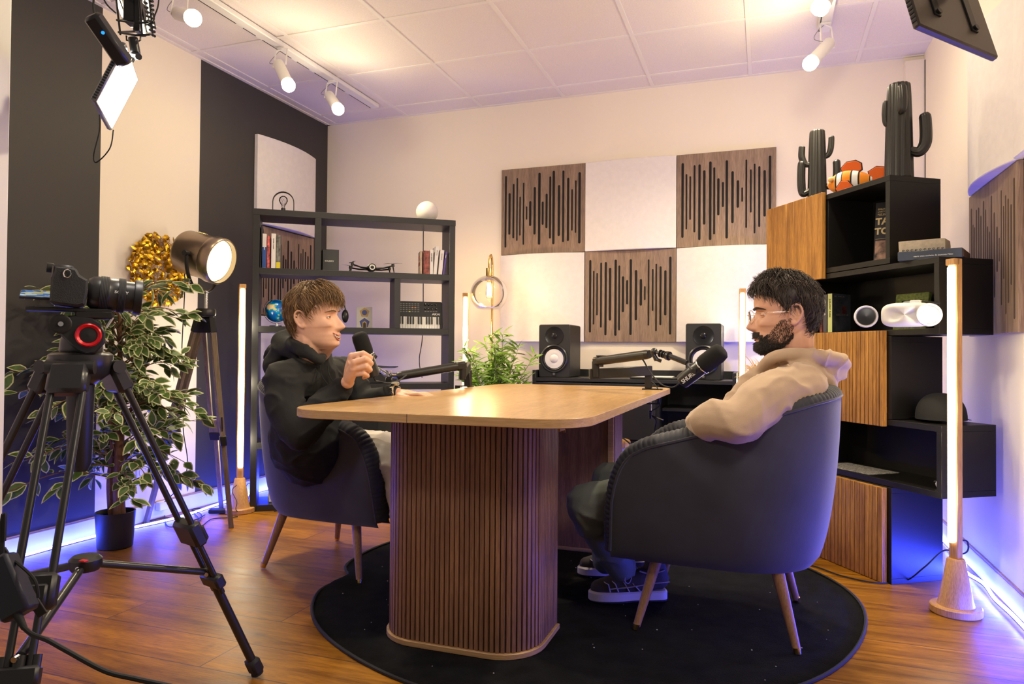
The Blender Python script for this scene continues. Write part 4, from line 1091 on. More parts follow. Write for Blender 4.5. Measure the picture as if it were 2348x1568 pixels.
# ================================================================ video camera tripod
AX, AY = -1.53, 1.25
def video_tripod():
    t = thing('camera_tripod', 'tall black twin-tube video tripod in the left foreground', 'tripod', (AX, AY, 0))
    apex = at(186, 829, D=1.69)
    feet = [at(590, 1540, Z=.012), V((-1.286, .869, .012)), V((-2.03, 1.12, .012))]
    m = MB(); m.lathe([(0, -.055), (.03, -.055), (.060, -.030), (.068, 0.), (.068, .016), (.060, .022), (0, .022)], Matrix.Translation(apex), 32)
    m.obj('bowl', M_['satin'], t, True)
    m = MB(); m.lathe([(0, -.26), (.018, -.26), (.026, -.24), (.030, -.05), (0, -.05)], Matrix.Translation(apex), 24); m.obj('centre_knob', M_['black'], t, True)
    for k, f in enumerate(feet):
        out = V((f.x-apex.x, f.y-apex.y, 0)).normalized(); sd = V((-out.y, out.x, 0))
        a = apex+out*.066+V((0, 0, -.012)); d = (f-a).normalized(); L = (f-a).length
        def P(s, o=0.): return a+d*L*s+sd*o
        def bar(mm, s0, s1, o, r, n=12): mm.tube([P(s0, o), P(s1, o)], r, n)
        def blk(mm, s, c, sz, bev=.004): mm.box(c, sz, frame(P(s), d, sd), bev)
        m = MB(); blk(m, .03, (0, 0, 0), (.075, .082, .040), .010); m.cyl(P(.0, -.05), P(.0, .05), .016, .016, 16)
        lg = m.obj('leg', M_['satin'], t, True)
        for o in (-.032, .032):
            m = MB(); bar(m, .05, .52, o, .0082); m.obj('upper_tube', M_['satin'], lg, True)
        m = MB(); blk(m, .50, (0, 0, 0), (.072, .092, .036), .008); blk(m, .50, (.01, 0, .017), (.045, .070, .018), .006); blk(m, .66, (0, 0, 0), (.040, .080, .030), .006); m.obj('leg_lock', M_['black'], lg, True)
        for o in (-.020, .020):
            m = MB(); bar(m, .48, .70, o, .0075); m.obj('middle_tube', M_['satin'], lg, True)
        m = MB(); bar(m, .62, .985, 0 if k == 0 else .0, .0125)
        if k: 
            for o in (-.030, .030): bar(m, .62, .985, o, .0085)
        m.obj('lower_tube', M_['satin'], lg, True)
        m = MB(); blk(m, .975, (0, 0, 0), (.05, .042, .034), .008); m.cyl(P(.985), P(1.0)+V((0, 0, -.004)), .014, .018, 14)
        for q in range(3): m.box((.014*q-.012, .022, 0), (.006, .012, .02), frame(P(.975), d, sd), .001)
        m.obj('foot', M_['rubber'], lg, True)
        if k == 0: hub_t = P(.70)
    hub = at(196, 1289, D=1.69)
    for k, f in enumerate(feet):
        out = V((f.x-apex.x, f.y-apex.y, 0)).normalized(); a = apex+out*.066+V((0, 0, -.012)); q = a.lerp(f, .635 if k == 0 else .62)
        m = MB(); i0 = hub+(q-hub).normalized()*.02
        m.tube([i0, q], [.0095, .0095], 12); m.obj('spreader_arm', M_['satin'], t, True)
        m = MB(); m.cyl(q-_f*.02, q+_f*.02, .006, .006, 8); m.cyl(i0-_f*.018, i0+_f*.018, .006, .006, 8); m.obj('bolts', M_['chrome'], t, True)
    m = MB(); m.lathe([(0, -.018), (.030, -.018), (.036, -.008), (.036, .008), (.028, .016), (0, .016)], Matrix.Translation(hub), 20); m.obj('spreader_hub', M_['black'], t, True)
    m = MB(); m.box(hub+V((.028, -.028, .014)), (.018, .012, .004), None, .001); m.obj('hub_emblem', mat('red_paint', (.5, .01, .01), .4), t, True)
    # fluid head
    hc = at(198, 767, D=1.66)
    m = MB(); m.lathe([(0, 0), (.044, 0), (.046, .004), (.044, .030), (.036, .045), (0, .05)], Matrix.Translation(apex+V((0, 0, .022))), 28); hb = m.obj('head_base', M_['grey'] if 0 else M_['satin'], t, True)
    vn = (EYE-hc); vn.z = 0; vn.normalize(); rt = V((-vn.y, vn.x, 0))
    HF = Matrix(((rt.x, 0, vn.x, hc.x), (rt.y, 0, vn.y, hc.y), (0, 1, 0, hc.z), (0, 0, 0, 1)))
    k_ = 1.66/FPX
    poly = [(-60, 22), (-66, 10), (-56, -4), (-20, -38), (0, -46), (22, -42), (42, -20), (44, 4), (34, 26), (10, 40), (-20, 44), (-50, 40)]
    m = MB(); m.prism([(x*k_*.87, y*k_) for x, y in poly], HF, -.03, .026, .004); hd = m.obj('pan_head', M_['satin'], t, True)
    m = MB(); m.lathe([(.021, .026), (.0265, .030), (.027, .036), (.024, .039), (.0185, .036), (.017, .030)], HF @ Matrix.Translation((4*k_, -2*k_, 0)), 40); m.obj('drag_ring', mat('red_ring', (.62, .008, .015), .25, .3), hd, True)
    m = MB(); m.lathe([(.018, .026), (.0178, .034), (0, .036)], HF @ Matrix.Translation((4*k_, -2*k_, 0)), 32); m.obj('drag_dial', M_['black'], hd, True)
    m = MB(); m.lathe([(.022, -.01), (.022, .012), (.018, .014), (.006, .012), (.006, .016), (0, .016)], HF @ Matrix.Translation((-49*k_, 22*k_, .02)), 28); m.obj('rosette', M_['blackmetal'], hd, True)
    m = MB(); m.lathe([(.0035, .017), (.0055, .017), (.0055, .018), (.0035, .018)], HF @ Matrix.Translation((-49*k_, 22*k_, .02)), 16); m.obj('rosette_nut', M_['chrome'], hd, True)
    m = MB(); m.fbox(HF, (-33*k_, 55*k_, 0), (.17, .009, .05), .002); m.fbox(HF, (15*k_, 45*k_, 0), (.078, .020, .052), .004); m.obj('plate', M_['blackmetal'], hd, True)
    m = MB(); m.tube([HF @ V((40*k_, 18*k_, .02)), HF @ V((52*k_, 40*k_, .02))], .004, 8); m.obj('plate_lever', M_['chrome'], hd, True)
    return HF, k_
HF, k_ = video_tripod()

# ================================================================ the camera itself
def video_camera():
    base = HF @ V((0, 0, 0))
    t = thing('camera', 'black mirrorless camera with a long zoom lens and flipped-out screen on the tripod', 'camera', base)
    S = k_; X_ = S*.87
    def q(x, y, z=0): return (x-198)*X_, (770-y)*S, z
    # body, seen from its grip side; the lens points right and slightly down
    tilt = Matrix.Rotation(R(-4.2), 4, 'Z')
    O = V(q(160, 668)); BF = HF @ Matrix.Translation((O.x, O.y, 0)) @ tilt
    body = [(-40, -34), (-42, 18), (-36, 34), (-36, 44), (-4, 46), (10, 44), (20, 30), (38, 22), (40, -6), (36, -34), (20, -40), (-30, -38)]
    m = MB(); m.prism([(x*X_, y*S) for x, y in body], BF, -.060, .052, .005); b = m.obj('camera_body', mat('camera_leather', (.014, .014, .015), .55, bump=(420, .5)), t, True)
    m = MB(); m.prism([(x*X_, y*S) for x, y in [(-42, 18), (-42, 46), (-28, 50), (2, 50), (16, 34), (34, 24), (34, 20), (-10, 26)]], BF, -.050, .045, .004); m.obj('top_plate', M_['satin'], b, True)
    m = MB(); m.lathe([(0, .0), (.010, .0), (.011, .004), (.011, .014), (0, .016)], BF @ Matrix.Translation((-40*X_, 44*S, -.005)) @ Matrix.Rotation(R(-90), 4, 'Y'), 20); m.obj('eyepiece', M_['rubber'], b, True)
    m = MB(); m.tube([BF @ V(((-8+8*math.cos(a))*X_, (30+9*math.sin(a))*S, .056)) for a in [2*PI*i/8 for i in range(8)]], .0014, 6, closed=True); m.obj('strap_ring', M_['chrome'], b, True)
    LF = BF @ Matrix(((0, 0, 1, 40*X_), (0, 1, 0, -2*S), (-1, 0, 0, 0), (0, 0, 0, 1)))
    L = [(0, 0), (30*S, 0), (32*S, 4*S), (38*S, 12*S), (40*S, 22*S), (40*S, 30*S)]
    m = MB(); m.lathe([(0, 0), (31*S, 0), (33*S, 4*S), (38*S, 12*S), (39*S, 30*S)], LF @ Matrix.Diagonal((1, 1, .77, 1)), 40); m.lathe([(39*S, 54*S), (38*S, 56*S), (38*S, 78*S)], LF @ Matrix.Diagonal((1, 1, .77, 1)), 40); m.lathe([(35*S, 98*S), (35*S, 120*S)], LF @ Matrix.Diagonal((1, 1, .77, 1)), 40); m.obj('lens_barrel', M_['satin'], t, True)
    m = MB()
    for a0, a1, rr in ((30, 54, 41), (78, 98, 40.5)):
        pr = [(38*S, a0*S)]
        n = 12
        for i in range(n): z = lerp(a0+1, a1-1, i/(n-1)); pr.append(((rr-(i % 2)*.7)*S, z*S))
        pr.append((35*S, a1*S)); m.lathe(pr, LF @ Matrix.Diagonal((1, 1, .77, 1)), 40)
    m.obj('focus_rings', M_['rubber'], t, True)
    m = MB(); m.lathe([(35*S, 120*S), (40*S, 122*S), (41*S, 126*S), (41.5*S, 141*S), (40*S, 143*S), (36*S, 141*S), (34*S, 128*S), (0, 124*S)], LF @ Matrix.Diagonal((1, 1, .77, 1)), 40); m.obj('lens_front', M_['black'], t, True)
    m = MB(); m.lathe([(0, 129*S), (20*S, 128.5*S), (33*S, 127*S)], LF @ Matrix.Diagonal((1, 1, .77, 1)), 32); m.obj('front_glass', mat('lens_glass', (.005, .005, .01), .05, spec=1.), t, True)
    # the word on the barrel
    text('lettering', 'SONY', frame(LF @ V((0, 2*S, 0))+(HF.to_3x3() @ V((0, 0, 1)))*38.4*S+(LF.to_3x3() @ V((0, 0, 1)))*52*S, LF.to_3x3() @ V((0, 0, 1)), LF.to_3x3() @ V((0, 1, 0))), .0085, M_['white'], t, bold=.00015, sx=1.3)
    # flip-out screen
    p = V(q(90, 684)); SF = HF @ Matrix.Translation((p.x, p.y, 0)) @ Matrix.Rotation(R(-1), 4, 'Z') @ Matrix.Rotation(R(18), 4, 'X')
    m = MB(); m.fbox(SF, (0, 0, 0), (76*X_, .006, .060), .002); sc = m.obj('screen', M_['black'], t, True)
    pic = bpy.data.materials.new('screen_picture'); pic.use_nodes = True; nt = pic.node_tree; nt.nodes.clear()
    e = nt.nodes.new('ShaderNodeEmission'); o = nt.nodes.new('ShaderNodeOutputMaterial'); v = nt.nodes.new('ShaderNodeTexVoronoi'); tcn = nt.nodes.new('ShaderNodeTexCoord')
    rp = nt.nodes.new('ShaderNodeValToRGB'); v.inputs['Scale'].default_value = 75; nt.links.new(tcn.outputs['Object'], v.inputs[0]); nt.links.new(v.outputs['Color'], rp.inputs[0])
    el = rp.color_ramp.elements; el[0].color = (.02, .05, .12, 1); el[1].color = (.55, .75, .9, 1); x = el.new(.45); x.color = (.10, .2, .45, 1); x = el.new(.6); x.color = (.45, .38, .12, 1)
    nt.links.new(rp.outputs[0], e.inputs[0]); e.inputs[1].default_value = .9; nt.links.new(e.outputs[0], o.inputs[0])
    m = MB(); m.fbox(SF, (0, .0034, 0), (72*X_, .0006, .054), 0); m.obj('display', pic, sc, True)
    m = MB(); p = V(q(108, 712)); m.fbox(HF @ Matrix.Translation((p.x, p.y, 0)), (0, 0, 0), (44*X_, .008, .035), .001); m.obj('base_plate', M_['grey'], t, True)
video_camera()
# power brick hanging on the near leg, with its cord
c = at(22, 1345, D=1.30)
t = thing('power_brick', 'dark blue power brick hanging at the bottom left edge', 'adapter', c)
F = frame(c, at(56, 1402, D=1.28)-at(8, 1285, D=1.30), _rt)
m = MB(); m.box((0, .0, 0), (.115, .055, .04), F, .006); m.obj('case', mat('blue_black_plastic', (.014, .016, .03), .4), t, True)
F2 = frame(at(50, 1335, D=1.36), at(88, 1395, D=1.36)-at(8, 1270, D=1.36), _rt); m = MB(); m.box((0, 0, 0), (.15, .02, .005), F2, .002); m.obj('bracket', M_['black'], t, True)
m = MB(); m.cyl(at(38, 1405, D=1.28), at(56, 1440, D=1.26), .008, .005, 10); m.obj('strain_relief', M_['rubber'], t, True)
m = MB(); m.tube(bezier([at(54, 1438, D=1.26), at(75, 1455, D=1.25), at(110, 1468, D=1.22), at(150, 1490, D=1.2), at(240, 1538, D=1.18), at(310, 1556, D=1.16), at(400, 1575, D=1.14), at(520, 1600, D=1.2)], 8), .0042, 8)
m.tube(bezier([at(22, 1280, D=1.32), at(45, 1295, D=1.3), at(80, 1330, D=1.28), at(88, 1370, D=1.28)], 8), .0028, 6); m.tube(bezier([at(4, 1270, D=1.33), at(6, 1200, D=1.33), at(10, 1180, D=1.33), at(8, 1240, D=1.33)], 6), .0045, 6)
tag(m.obj('cable', M_['rubber']), 'thick black cord curving from the power brick across the bottom left', 'cord')
# ================================================================ things on the black bookcase
def onB(s, d, z): return BP+V((math.cos(BA), math.sin(BA), 0))*s+V((-math.sin(BA), math.cos(BA), 0))*d+V((0, 0, z))
Z1, Z2, Z3, Z4 = .7535, 1.1005, 1.4485, 1.80
def bk_frame(s, d, z, rz=0): return Matrix.Translation(onB(s, d, z)) @ Matrix.Rotation(BA+rz, 4, 'Z')
def book(F, th, h, dp, cover, label, group, lean=0, txt=None, tcol=None, pages=True, name='book', band=None, tsize=.012):
    """standing book: spine faces local -y, x is the thickness"""
    loc = F.translation; rz = F.to_euler().z
    t = thing(name, label, 'book', loc, rz, group)
    Lm = Matrix.Rotation(lean, 4, 'Y')
    m = MB(); c = .0018
    for x in (c/2, th-c/2): m.box((x, dp/2, h/2), (c, dp, h), Lm @ Matrix() if 0 else None, .0005)
    m.box((th/2, c/2, h/2), (th, c, h), None, .0005)
    m.v = [Lm @ p for p in m.v]
    m.obj('cover', cover, t)
    m = MB(); m.box((th/2, dp/2, h/2), (th-2*c, dp-.006, h-.005), None, .0003); m.v = [Lm @ p for p in m.v]; m.obj('pages', M_['cream'] if pages else cover, t)
    if band:
        m = MB(); m.box((th/2, -.0003, h*band[0]), (th*.98, .0006, h*band[1]), None, 0); m.v = [Lm @ p for p in m.v]; m.obj('spine_band', band[2], t)
    if txt:
        TF = Matrix.Translation(loc) @ Matrix.Rotation(rz, 4, 'Z') @ Lm @ Matrix(((0, 1, 0, th/2-tsize*.35), (0, 0, -1, -.0008), (-1, 0, 0, h*.86), (0, 0, 0, 1)))
        TF = Matrix.Translation(loc) @ Matrix.Rotation(rz, 4, 'Z') @ Lm @ Matrix(((0, 1, 0, th/2-tsize*.35), (0, 0, -1, -.0009), (-1, 0, 0, h*.86), (0, 0, 0, 1)))
        text('title', txt, TF, tsize, tcol or M_['black'], t, bold=.0002)
    return t
cm = lambda n, c, r=.45: mat(n, c, r)
wht = cm('cover_white', (.72, .69, .70)); blu = cm('cover_blue', (.02, .07, .30)); pur = cm('cover_purple', (.09, .05, .28)); ylw = cm('cover_yellow', (.65, .55, .02))
red = mat('cover_red_pattern', (.55, .10, .10), .4, var=(60, .9)); brn = mat('cover_sand', (.36, .28, .22), .6, var=(30, .35)); mar = mat('cover_maroon', (.24, .06, .05), .5, var=(45, .7)); blk = cm('cover_black', (.012, .012, .014), .35)
gl = 'books at the left end of the upper shelf'
book(bk_frame(.040, .01, Z3), .006, .255, .19, blk, 'thin black folder leaning at the left end of the upper bookcase shelf', gl, R(1))
book(bk_frame(.052, .012, Z3), .024, .205, .15, wht, 'white book with a dark blue lower half on the upper bookcase shelf', gl, R(0), 'GRAND FORMAT', M_['white'], band=(.31, .60, blu), tsize=.009)
book(bk_frame(.079, .014, Z3), .016, .195, .15, red, 'book with a red and blue patterned spine on the upper bookcase shelf', gl, R(0))
book(bk_frame(.103, .010, Z3), .026, .208, .15, wht, 'plain white book with small lettering on the upper bookcase shelf', gl, 0, 'RACHEL THOMAS', M_['grey'], tsize=.008)
book(bk_frame(.131, .012, Z3), .024, .20, .14, mat('cover_photo', (.16, .16, .15), .4, var=(40, .8)), 'grey photo-covered book with a yellow foot, rightmost of the left books', gl, 0, band=(.10, .18, ylw))
gr = 'books at the right end of the upper shelf'
book(bk_frame(1.020, .014, Z3), .040, .150, .115, mar, 'maroon fantasy boxed book standing left of the white books', gr, 0)
m = MB(); Fq = bk_frame(.985, .060, Z3, R(-2)); m.fbox(Fq, (.022, 0, .073), (.012, .11, .146), .001); m.mi = 1; m.fbox(Fq, (.0155, 0, .105), (.001, .05, .03), 0)
for k in range(4): m.fbox(Fq, (.0155, -.038+.025*k, .066), (.001, .014, .024), 0)
tag(m.obj('book', [brn, mar]), 'sand-coloured cover with four small figures facing left on the upper shelf', 'book', gr)
book(bk_frame(1.062, .015, Z3), .022, .158, .11, wht, 'short white book standing beside the maroon boxed book', gr, 0, 'ALICE ZENITER', M_['black'], tsize=.008)
book(bk_frame(1.084, .010, Z3), .022, .182, .12, wht, 'tallest white book, leaning right on the upper shelf', gr, R(5), 'JEAN PAUL', M_['grey'], tsize=.007)
book(bk_frame(1.115, .012, Z3), .026, .160, .12, wht, 'white book leaning between the tallest white and the purple one', gr, R(5), 'NOUVELLES', M_['grey'], tsize=.008)
book(bk_frame(1.144, .012, Z3), .012, .152, .12, pur, 'thin purple book leaning at the right end of the upper shelf', gr, R(7), 'ROMAN', M_['white'], tsize=.006)
# small black carton
m = MB(); m.fbox(bk_frame(.448, .14, Z3, R(4)), (0, 0, .070), (.100, .10, .14), .002)
t = thing('box', 'small square black box on the upper shelf beside the drone', 'box', onB(.448, .14, Z3)); m.obj('carton', blk, t, True)
text('lettering', 'SOLIDRY', bk_frame(.448, .14, Z3, R(4)) @ Matrix(((1, 0, 0, -.036), (0, 0, -1, -.0508), (0, 1, 0, .062), (0, 0, 0, 1))), .014, M_['white'], t)
# drone
def drone():
    t = thing('drone', 'small black and white quadcopter drone on the upper shelf', 'drone', onB(.705, .13, Z3), BA)
    m = MB(); m.sph((0, 0, .036), (.032, .075, .022), 20); m.obj('hull', M_['black'], t)
    m = MB(); m.sph((0, .0, .046), (.027, .07, .018), 20); m.obj('shell', M_['white'], t)
    Fd = Matrix(((1, 0, 0, 0), (0, 0, -1, -.066), (0, 1, 0, .036), (0, 0, 0, 1)))
    m = MB(); m.lathe([(.024, -.02), (.024, .0), (.020, .003), (.018, 0)], Fd, 28); m.lathe([(.010, .001), (.009, .006), (0, .007)], Fd, 20); e = m.obj('nose', M_['black'], t)
    m = MB(); m.lathe([(.018, .001), (.0165, .0035), (.011, .003), (.010, .001)], Fd, 28); m.obj('lens_ring', M_['white'], e)
    for sx in (-1, 1):
        for sy in (-1, 1):
            hub = V((sx*.125, sy*.10-.0, .046))
            m = MB(); m.tube([(sx*.02, sy*.03, .032), (sx*.07, sy*.06, .034), hub], [.007, .005, .005], 8); m.tube([hub, hub+V((sx*.008, 0, -.044))], [.005, .003], 8); m.cyl(hub-V((0, 0, .006)), hub+V((0, 0, .012)), .010, .009, 14)
            a = m.obj('arm', M_['black'], t)
            m = MB(); an = .4*sx+.9*sy
            for q in (0, PI):
                m.tube([hub+V((0, 0, .013)), hub+V((.03*math.cos(an+q), .03*math.sin(an+q), .015)), hub+V((.062*math.cos(an+q), .062*math.sin(an+q), .013))], [.004, .007, .003], 6, flat=.12, up=(0, 0, 1))
            m.obj('propeller', M_['black'], a)
drone()
# arch lamp with a clear bulb
def arch_lamp():
    t = thing('table_lamp', 'black arch-shaped table lamp with an unlit clear bulb on top of the bookcase', 'table lamp', onB(.165, .13, Z4), BA)
    m = MB(); w2, h = .062, .135
    pts = [(-w2, 0, .004), (-w2, 0, h-w2)]+[(-w2*math.cos(a), 0, h-w2+w2*math.sin(a)) for a in [PI*k/14 for k in range(1, 14)]]+[(w2, 0, h-w2), (w2, 0, .004)]
    m.tube(pts, .019, 8, flat=.16, up=(1, 0, 0)); m.obj('arch', M_['blackmetal'], t)
    m = MB(); m.box((0, 0, .003), (.13, .045, .006), None, .001); m.lathe([(.013, .005), (.013, .034), (.010, .038), (0, .038)], None, 16); m.obj('base', M_['black'], t)
    m = MB(); m.lathe([(.009, .038), (.010, .050), (.018, .062), (.0265, .080), (.024, .098), (.012, .110), (0, .112)], None, 24); m.obj('bulb', glass('frosted_bulb', (.95, .94, .95), 1.4), t)
    m = MB()
    for k in range(5):
        a = k*2.5; m.tube([(.004*math.cos(a), .004*math.sin(a), .045), (.014*math.cos(a+.7), .014*math.sin(a+.7), .075), (.010*math.cos(a+1.6), .010*math.sin(a+1.6), .095)], .0006, 4)
    m.obj('filament', M_['chrome'], t)
arch_lamp()
t = thing('table_lamp', 'unlit round white globe lamp at the right end of the bookcase top', 'table lamp', onB(1.06, .13, Z4), BA)
m = MB(); r = .072; m.lathe([(0, .001), (.035, .001)]+[(r*math.sin(a), .066-r*math.cos(a)) for a in [R(30+i*150/22) for i in range(23)]], None, 40); m.obj('globe', mat('opal_glass', (.80, .75, .70), .25), t, smooth=180)
m = MB(); m.tube(bezier([(.0, .06, .01), (.0, .135, .0), (.0, .145, -.15), (.002, .142, -.7), (-.02, .140, -.9), (.0, .14, -1.02)], 8), .003, 6); m.obj('cord', M_['rubber'], t)
# globe
def globe():
    c = at(645, 708, Y=3.62); t = thing('globe', 'small blue desk globe on a chrome stand behind the head at left', 'globe', onB(.135, .12, Z2), BA)
    mt_ = bpy.data.materials.new('globe_map'); mt_.use_nodes = True; nt = mt_.node_tree; b = nt.nodes['Principled BSDF']; b.inputs['Roughness'].default_value = .22
    n = nt.nodes.new('ShaderNodeTexNoise'); n.inputs['Scale'].default_value = 16; n.inputs['Detail'].default_value = 5; tc = nt.nodes.new('ShaderNodeTexCoord'); rp = nt.nodes.new('ShaderNodeValToRGB')
    nt.links.new(tc.outputs['Object'], n.inputs[0]); nt.links.new(n.outputs['Fac'], rp.inputs[0]); nt.links.new(rp.outputs[0], b.inputs['Base Color'])
    e = rp.color_ramp.elements; e[0].position = .45; e[0].color = (.0, .10, .45, 1); e[1].position = .60; e[1].color = (.70, .50, .32, 1)
    x = e.new(.53); x.color = (.0, .28, .62, 1); x = e.new(.56); x.color = (.50, .52, .10, 1)
    r = .070; zc = .098
    m = MB(); m.sph((0, 0, zc), r, 32); m.obj('sphere', mt_, t, smooth=180)
    m = MB(); m.tube([(.0775*math.cos(a), 0, zc+.0775*math.sin(a)) for a in [R(112+i*180/20) for i in range(21)]], .0025, 8, flat=.6); m.obj('meridian', M_['chrome'], t)
    m = MB(); m.lathe([(0, 0), (.042, 0), (.045, .003), (.042, .007), (.006, .009), (.004, .02), (0, .022)], None, 28); m.obj('foot', M_['chrome'], t)
globe()
# printed sheet with two pentagon emblems (plain stand-ins)
def sheet():
    F = bk_frame(.672, .20, Z2, R(3)) @ Matrix.Rotation(R(-6), 4, 'X')
    t = thing('printed_card', 'white card with two small pentagon emblems leaning on the third shelf', 'card', F.translation)
    G = F @ Matrix(((1, 0, 0, 0), (0, 0, -1, 0), (0, 1, 0, 0), (0, 0, 0, 1)))
    m = MB(); m.prism([(-.05, 0), (.05, 0), (.05, .142), (-.05, .142)], G, -.002, 0); m.obj('sheet', M_['paper'], t, True)
    def pent(cx, cy, r, z, rot=PI/2): return [(cx+r*math.cos(rot+2*PI*i/5), cy+r*math.sin(rot+2*PI*i/5)) for i in range(5)]
    gd = mat('emblem_gold', (.55, .36, .12), .5); bl = mat('emblem_blue', (.06, .08, .32), .5); dk = mat('emblem_dark', (.05, .035, .02), .6)
    m = MB(); m.prism(pent(0, .105, .033, 0), G, 0, .0006)
    m.mi = 1; m.prism([(.017*math.cos(2*PI*i/20), .105+.017*math.sin(2*PI*i/20)) for i in range(20)], G, .0005, .0010); m.obj('emblem', [gd, bl], t, True, smooth=0)
    m = MB(); m.prism(pent(0, .037, .034, 0), G, 0, .0006); m.mi = 1; m.prism([(-.014, .006), (.014, .006), (.014, .04), (0, .052), (-.014, .04)], G, .0005, .0009); m.mi = 2; m.prism([(-.009, .006), (.009, .006), (.009, .034), (0, .043), (-.009, .034)], G, .0008, .0012)
    m.obj('emblem', [bl, gd, dk], t, True, smooth=0)
sheet()
# headphones on a stand, mostly behind the head
c = onB(.545, .12, Z2); t = thing('headphones', 'black headphones behind the face of the person in the black hoodie', 'headphones', c, BA)
m = MB(); m.sph((0, 0, .075), (.022, .03, .042), 18); m.obj('ear_cup', M_['satin'], t)
m = MB(); m.sph((-.13, .02, .075), (.022, .03, .042), 18); m.obj('ear_cup', M_['satin'], t)
m = MB(); m.tube([(-.065+.068*math.cos(a), .01, .10+.085*math.sin(a)) for a in [PI*k/12 for k in range(13)]], .008, 8, flat=.5); m.box((-.065, .01, .09), (.012, .02, .18), None, .002); m.box((-.065, .01, .004), (.08, .08, .008), None, .002); m.obj('headband', M_['satin'], t)
# MIDI keyboard standing upright
def midi():
    F = bk_frame(1.010, .085, Z2+.001, R(-4)) @ Matrix.Rotation(R(-10), 4, 'X')
    t = thing('midi_keyboard', 'black controller keyboard with white keys propped upright on the third shelf', 'keyboard', F.translation)
    G = F @ Matrix(((1, 0, 0, 0), (0, 0, -1, 0), (0, 1, 0, 0), (0, 0, 0, 1)))
    W2, H = .150, .182
    m = MB(); m.prism(rrect(W2, H/2, .014, 5, 0, H/2), G, -.022, 0, .002); m.obj('case', mat('controller_plastic', (.014, .016, .02), .4), t, True)
    kw = .272/16; m = MB()
    for i in range(16): m.fbox(G, (-.141+kw*(i+.5), .040, .003), (kw-.0009, .077, .008), .0006)
    o = m.obj('white_keys', M_['white'], t, True)
    m = MB()
    for i in range(16):
        if i % 7 in (0, 1, 3, 4, 5): m.fbox(G, (-.141+kw*(i+1), .054, .009), (.0088, .049, .010), .001)
    tag(m.obj('black_keys', M_['black'], t, True))
    m = MB(); gy = mat('pad_grey', (.20, .21, .21), .5)
    for r in range(5):
        for c in range(8): m.fbox(G, (-.138+.0188*c, .165-.013*r, .0008), (.0125, .0062, .0016), .0004)
    for c in range(5): m.fbox(G, (.040+.0175*c, .116, .0008), (.0125, .006, .0016), .0004)
    m.obj('pads', gy, t, True)
    m = MB()
    for c, r in ((5, 2), (6, 2)): m.fbox(G, (-.138+.0188*c+.0, .165-.013*r, .0017), (.0125, .0062, .0006), 0)
    m.obj('lit_pads', mat('pad_orange', (.8, .3, .14), .5), t, True)
    m = MB(); m.fbox(G, (-.138+.0188*4, .165-.013*4, .0017), (.011, .0062, .0006), 0); m.obj('yellow_pad', mat('pad_yellow', (.8, .85, .15), .5), t, True)
    for r in range(2):
        for c in range(4):
            m = MB(); K = G @ Matrix.Translation((.040+.0215*c+(.004 if c == 3 else 0), .162-.027*r, 0)); m.lathe([(.0075, 0), (.007, .007), (.005, .009), (0, .009)], K, 16); k = m.obj('knob', M_['black'], t, True)
            m = MB(); m.fbox(K @ Matrix.Rotation(c*1.1+r, 4, 'Z'), (0, .0035, .0093), (.0015, .006, .0006), 0); m.obj('pointer', M_['white'], k, True)
    text('lettering', 'AKAI', G @ Matrix.Translation((.082, .092, .0005)), .019, M_['white'], t, bold=.0006, sx=1.25)
    text('lettering', 'APC key 25', G @ Matrix.Translation((-.143, .174, .0005)), .006, gy, t)
midi()
# black stack of gear on the fourth shelf, half hidden by the microphone
c = onB(.71, .14, Z1); t = thing('turntable', 'black portable turntable with gold details on the fourth bookcase shelf', 'turntable', c, BA)
m = MB(); m.box((0, 0, .03), (.34, .24, .06), None, .006); m.obj('case', M_['satin'], t)
m = MB(); m.lathe([(0, .0), (.11, 0), (.11, .008), (0, .009)], Matrix.Translation((-.03, 0, .062)), 40); m.obj('platter', M_['black'], t)
m = MB(); m.box((0, .0, .100), (.32, .22, .006), Matrix.Rotation(R(-3), 4, 'X'), .002); m.box((0, .0, .112), (.30, .20, .003), Matrix.Rotation(R(4), 4, 'Y'), .001); m.obj('lid', M_['satin'], t)
m = MB()
for k in range(9): m.sph((.02+.012*k, -.115+.001*(k % 2), .068+.004*(k % 3)), .0035, 6)
m.obj('details', M_['brass'], t)
# bottle and white box on the lowest shelf
c = onB(.20, .10, .037); t = thing('bottle', 'small dark dropper bottle with a pale label on the lowest bookcase shelf', 'bottle', onB(.135, .10, .037+.056), BA)
m = MB(); m.lathe([(0, 0), (.026, 0), (.027, .004), (.027, .075), (.020, .085), (.012, .088), (.012, .092), (0, .092)], None, 24); m.obj('flask', M_['satin'], t)
m = MB(); m.lathe([(.0275, .014), (.0275, .066)], None, 24); m.obj('bottle_label', M_['cream'], t)
m = MB(); m.lathe([(.013, .088), (.014, .112), (.008, .114), (.007, .145), (0, .147)], None, 16); m.obj('dropper', M_['rubber'], t)
t = thing('box', 'small white box under the dropper bottle on the lowest bookcase shelf', 'box', onB(.185, .12, .037), BA)
m = MB(); m.box((0, 0, .0275), (.17, .12, .055), None, .006); m.obj('carton', M_['white'], t)
m = MB(); m.tube(bezier([onB(.25, .02, .10), onB(.20, -.001, .05), onB(.17, -.004, .008), onB(.14, -.03, .004)], 6), .003, 6)
tag(m.obj('cable', M_['rubber']), 'thin black cable hanging over the lowest bookcase board', 'cord')

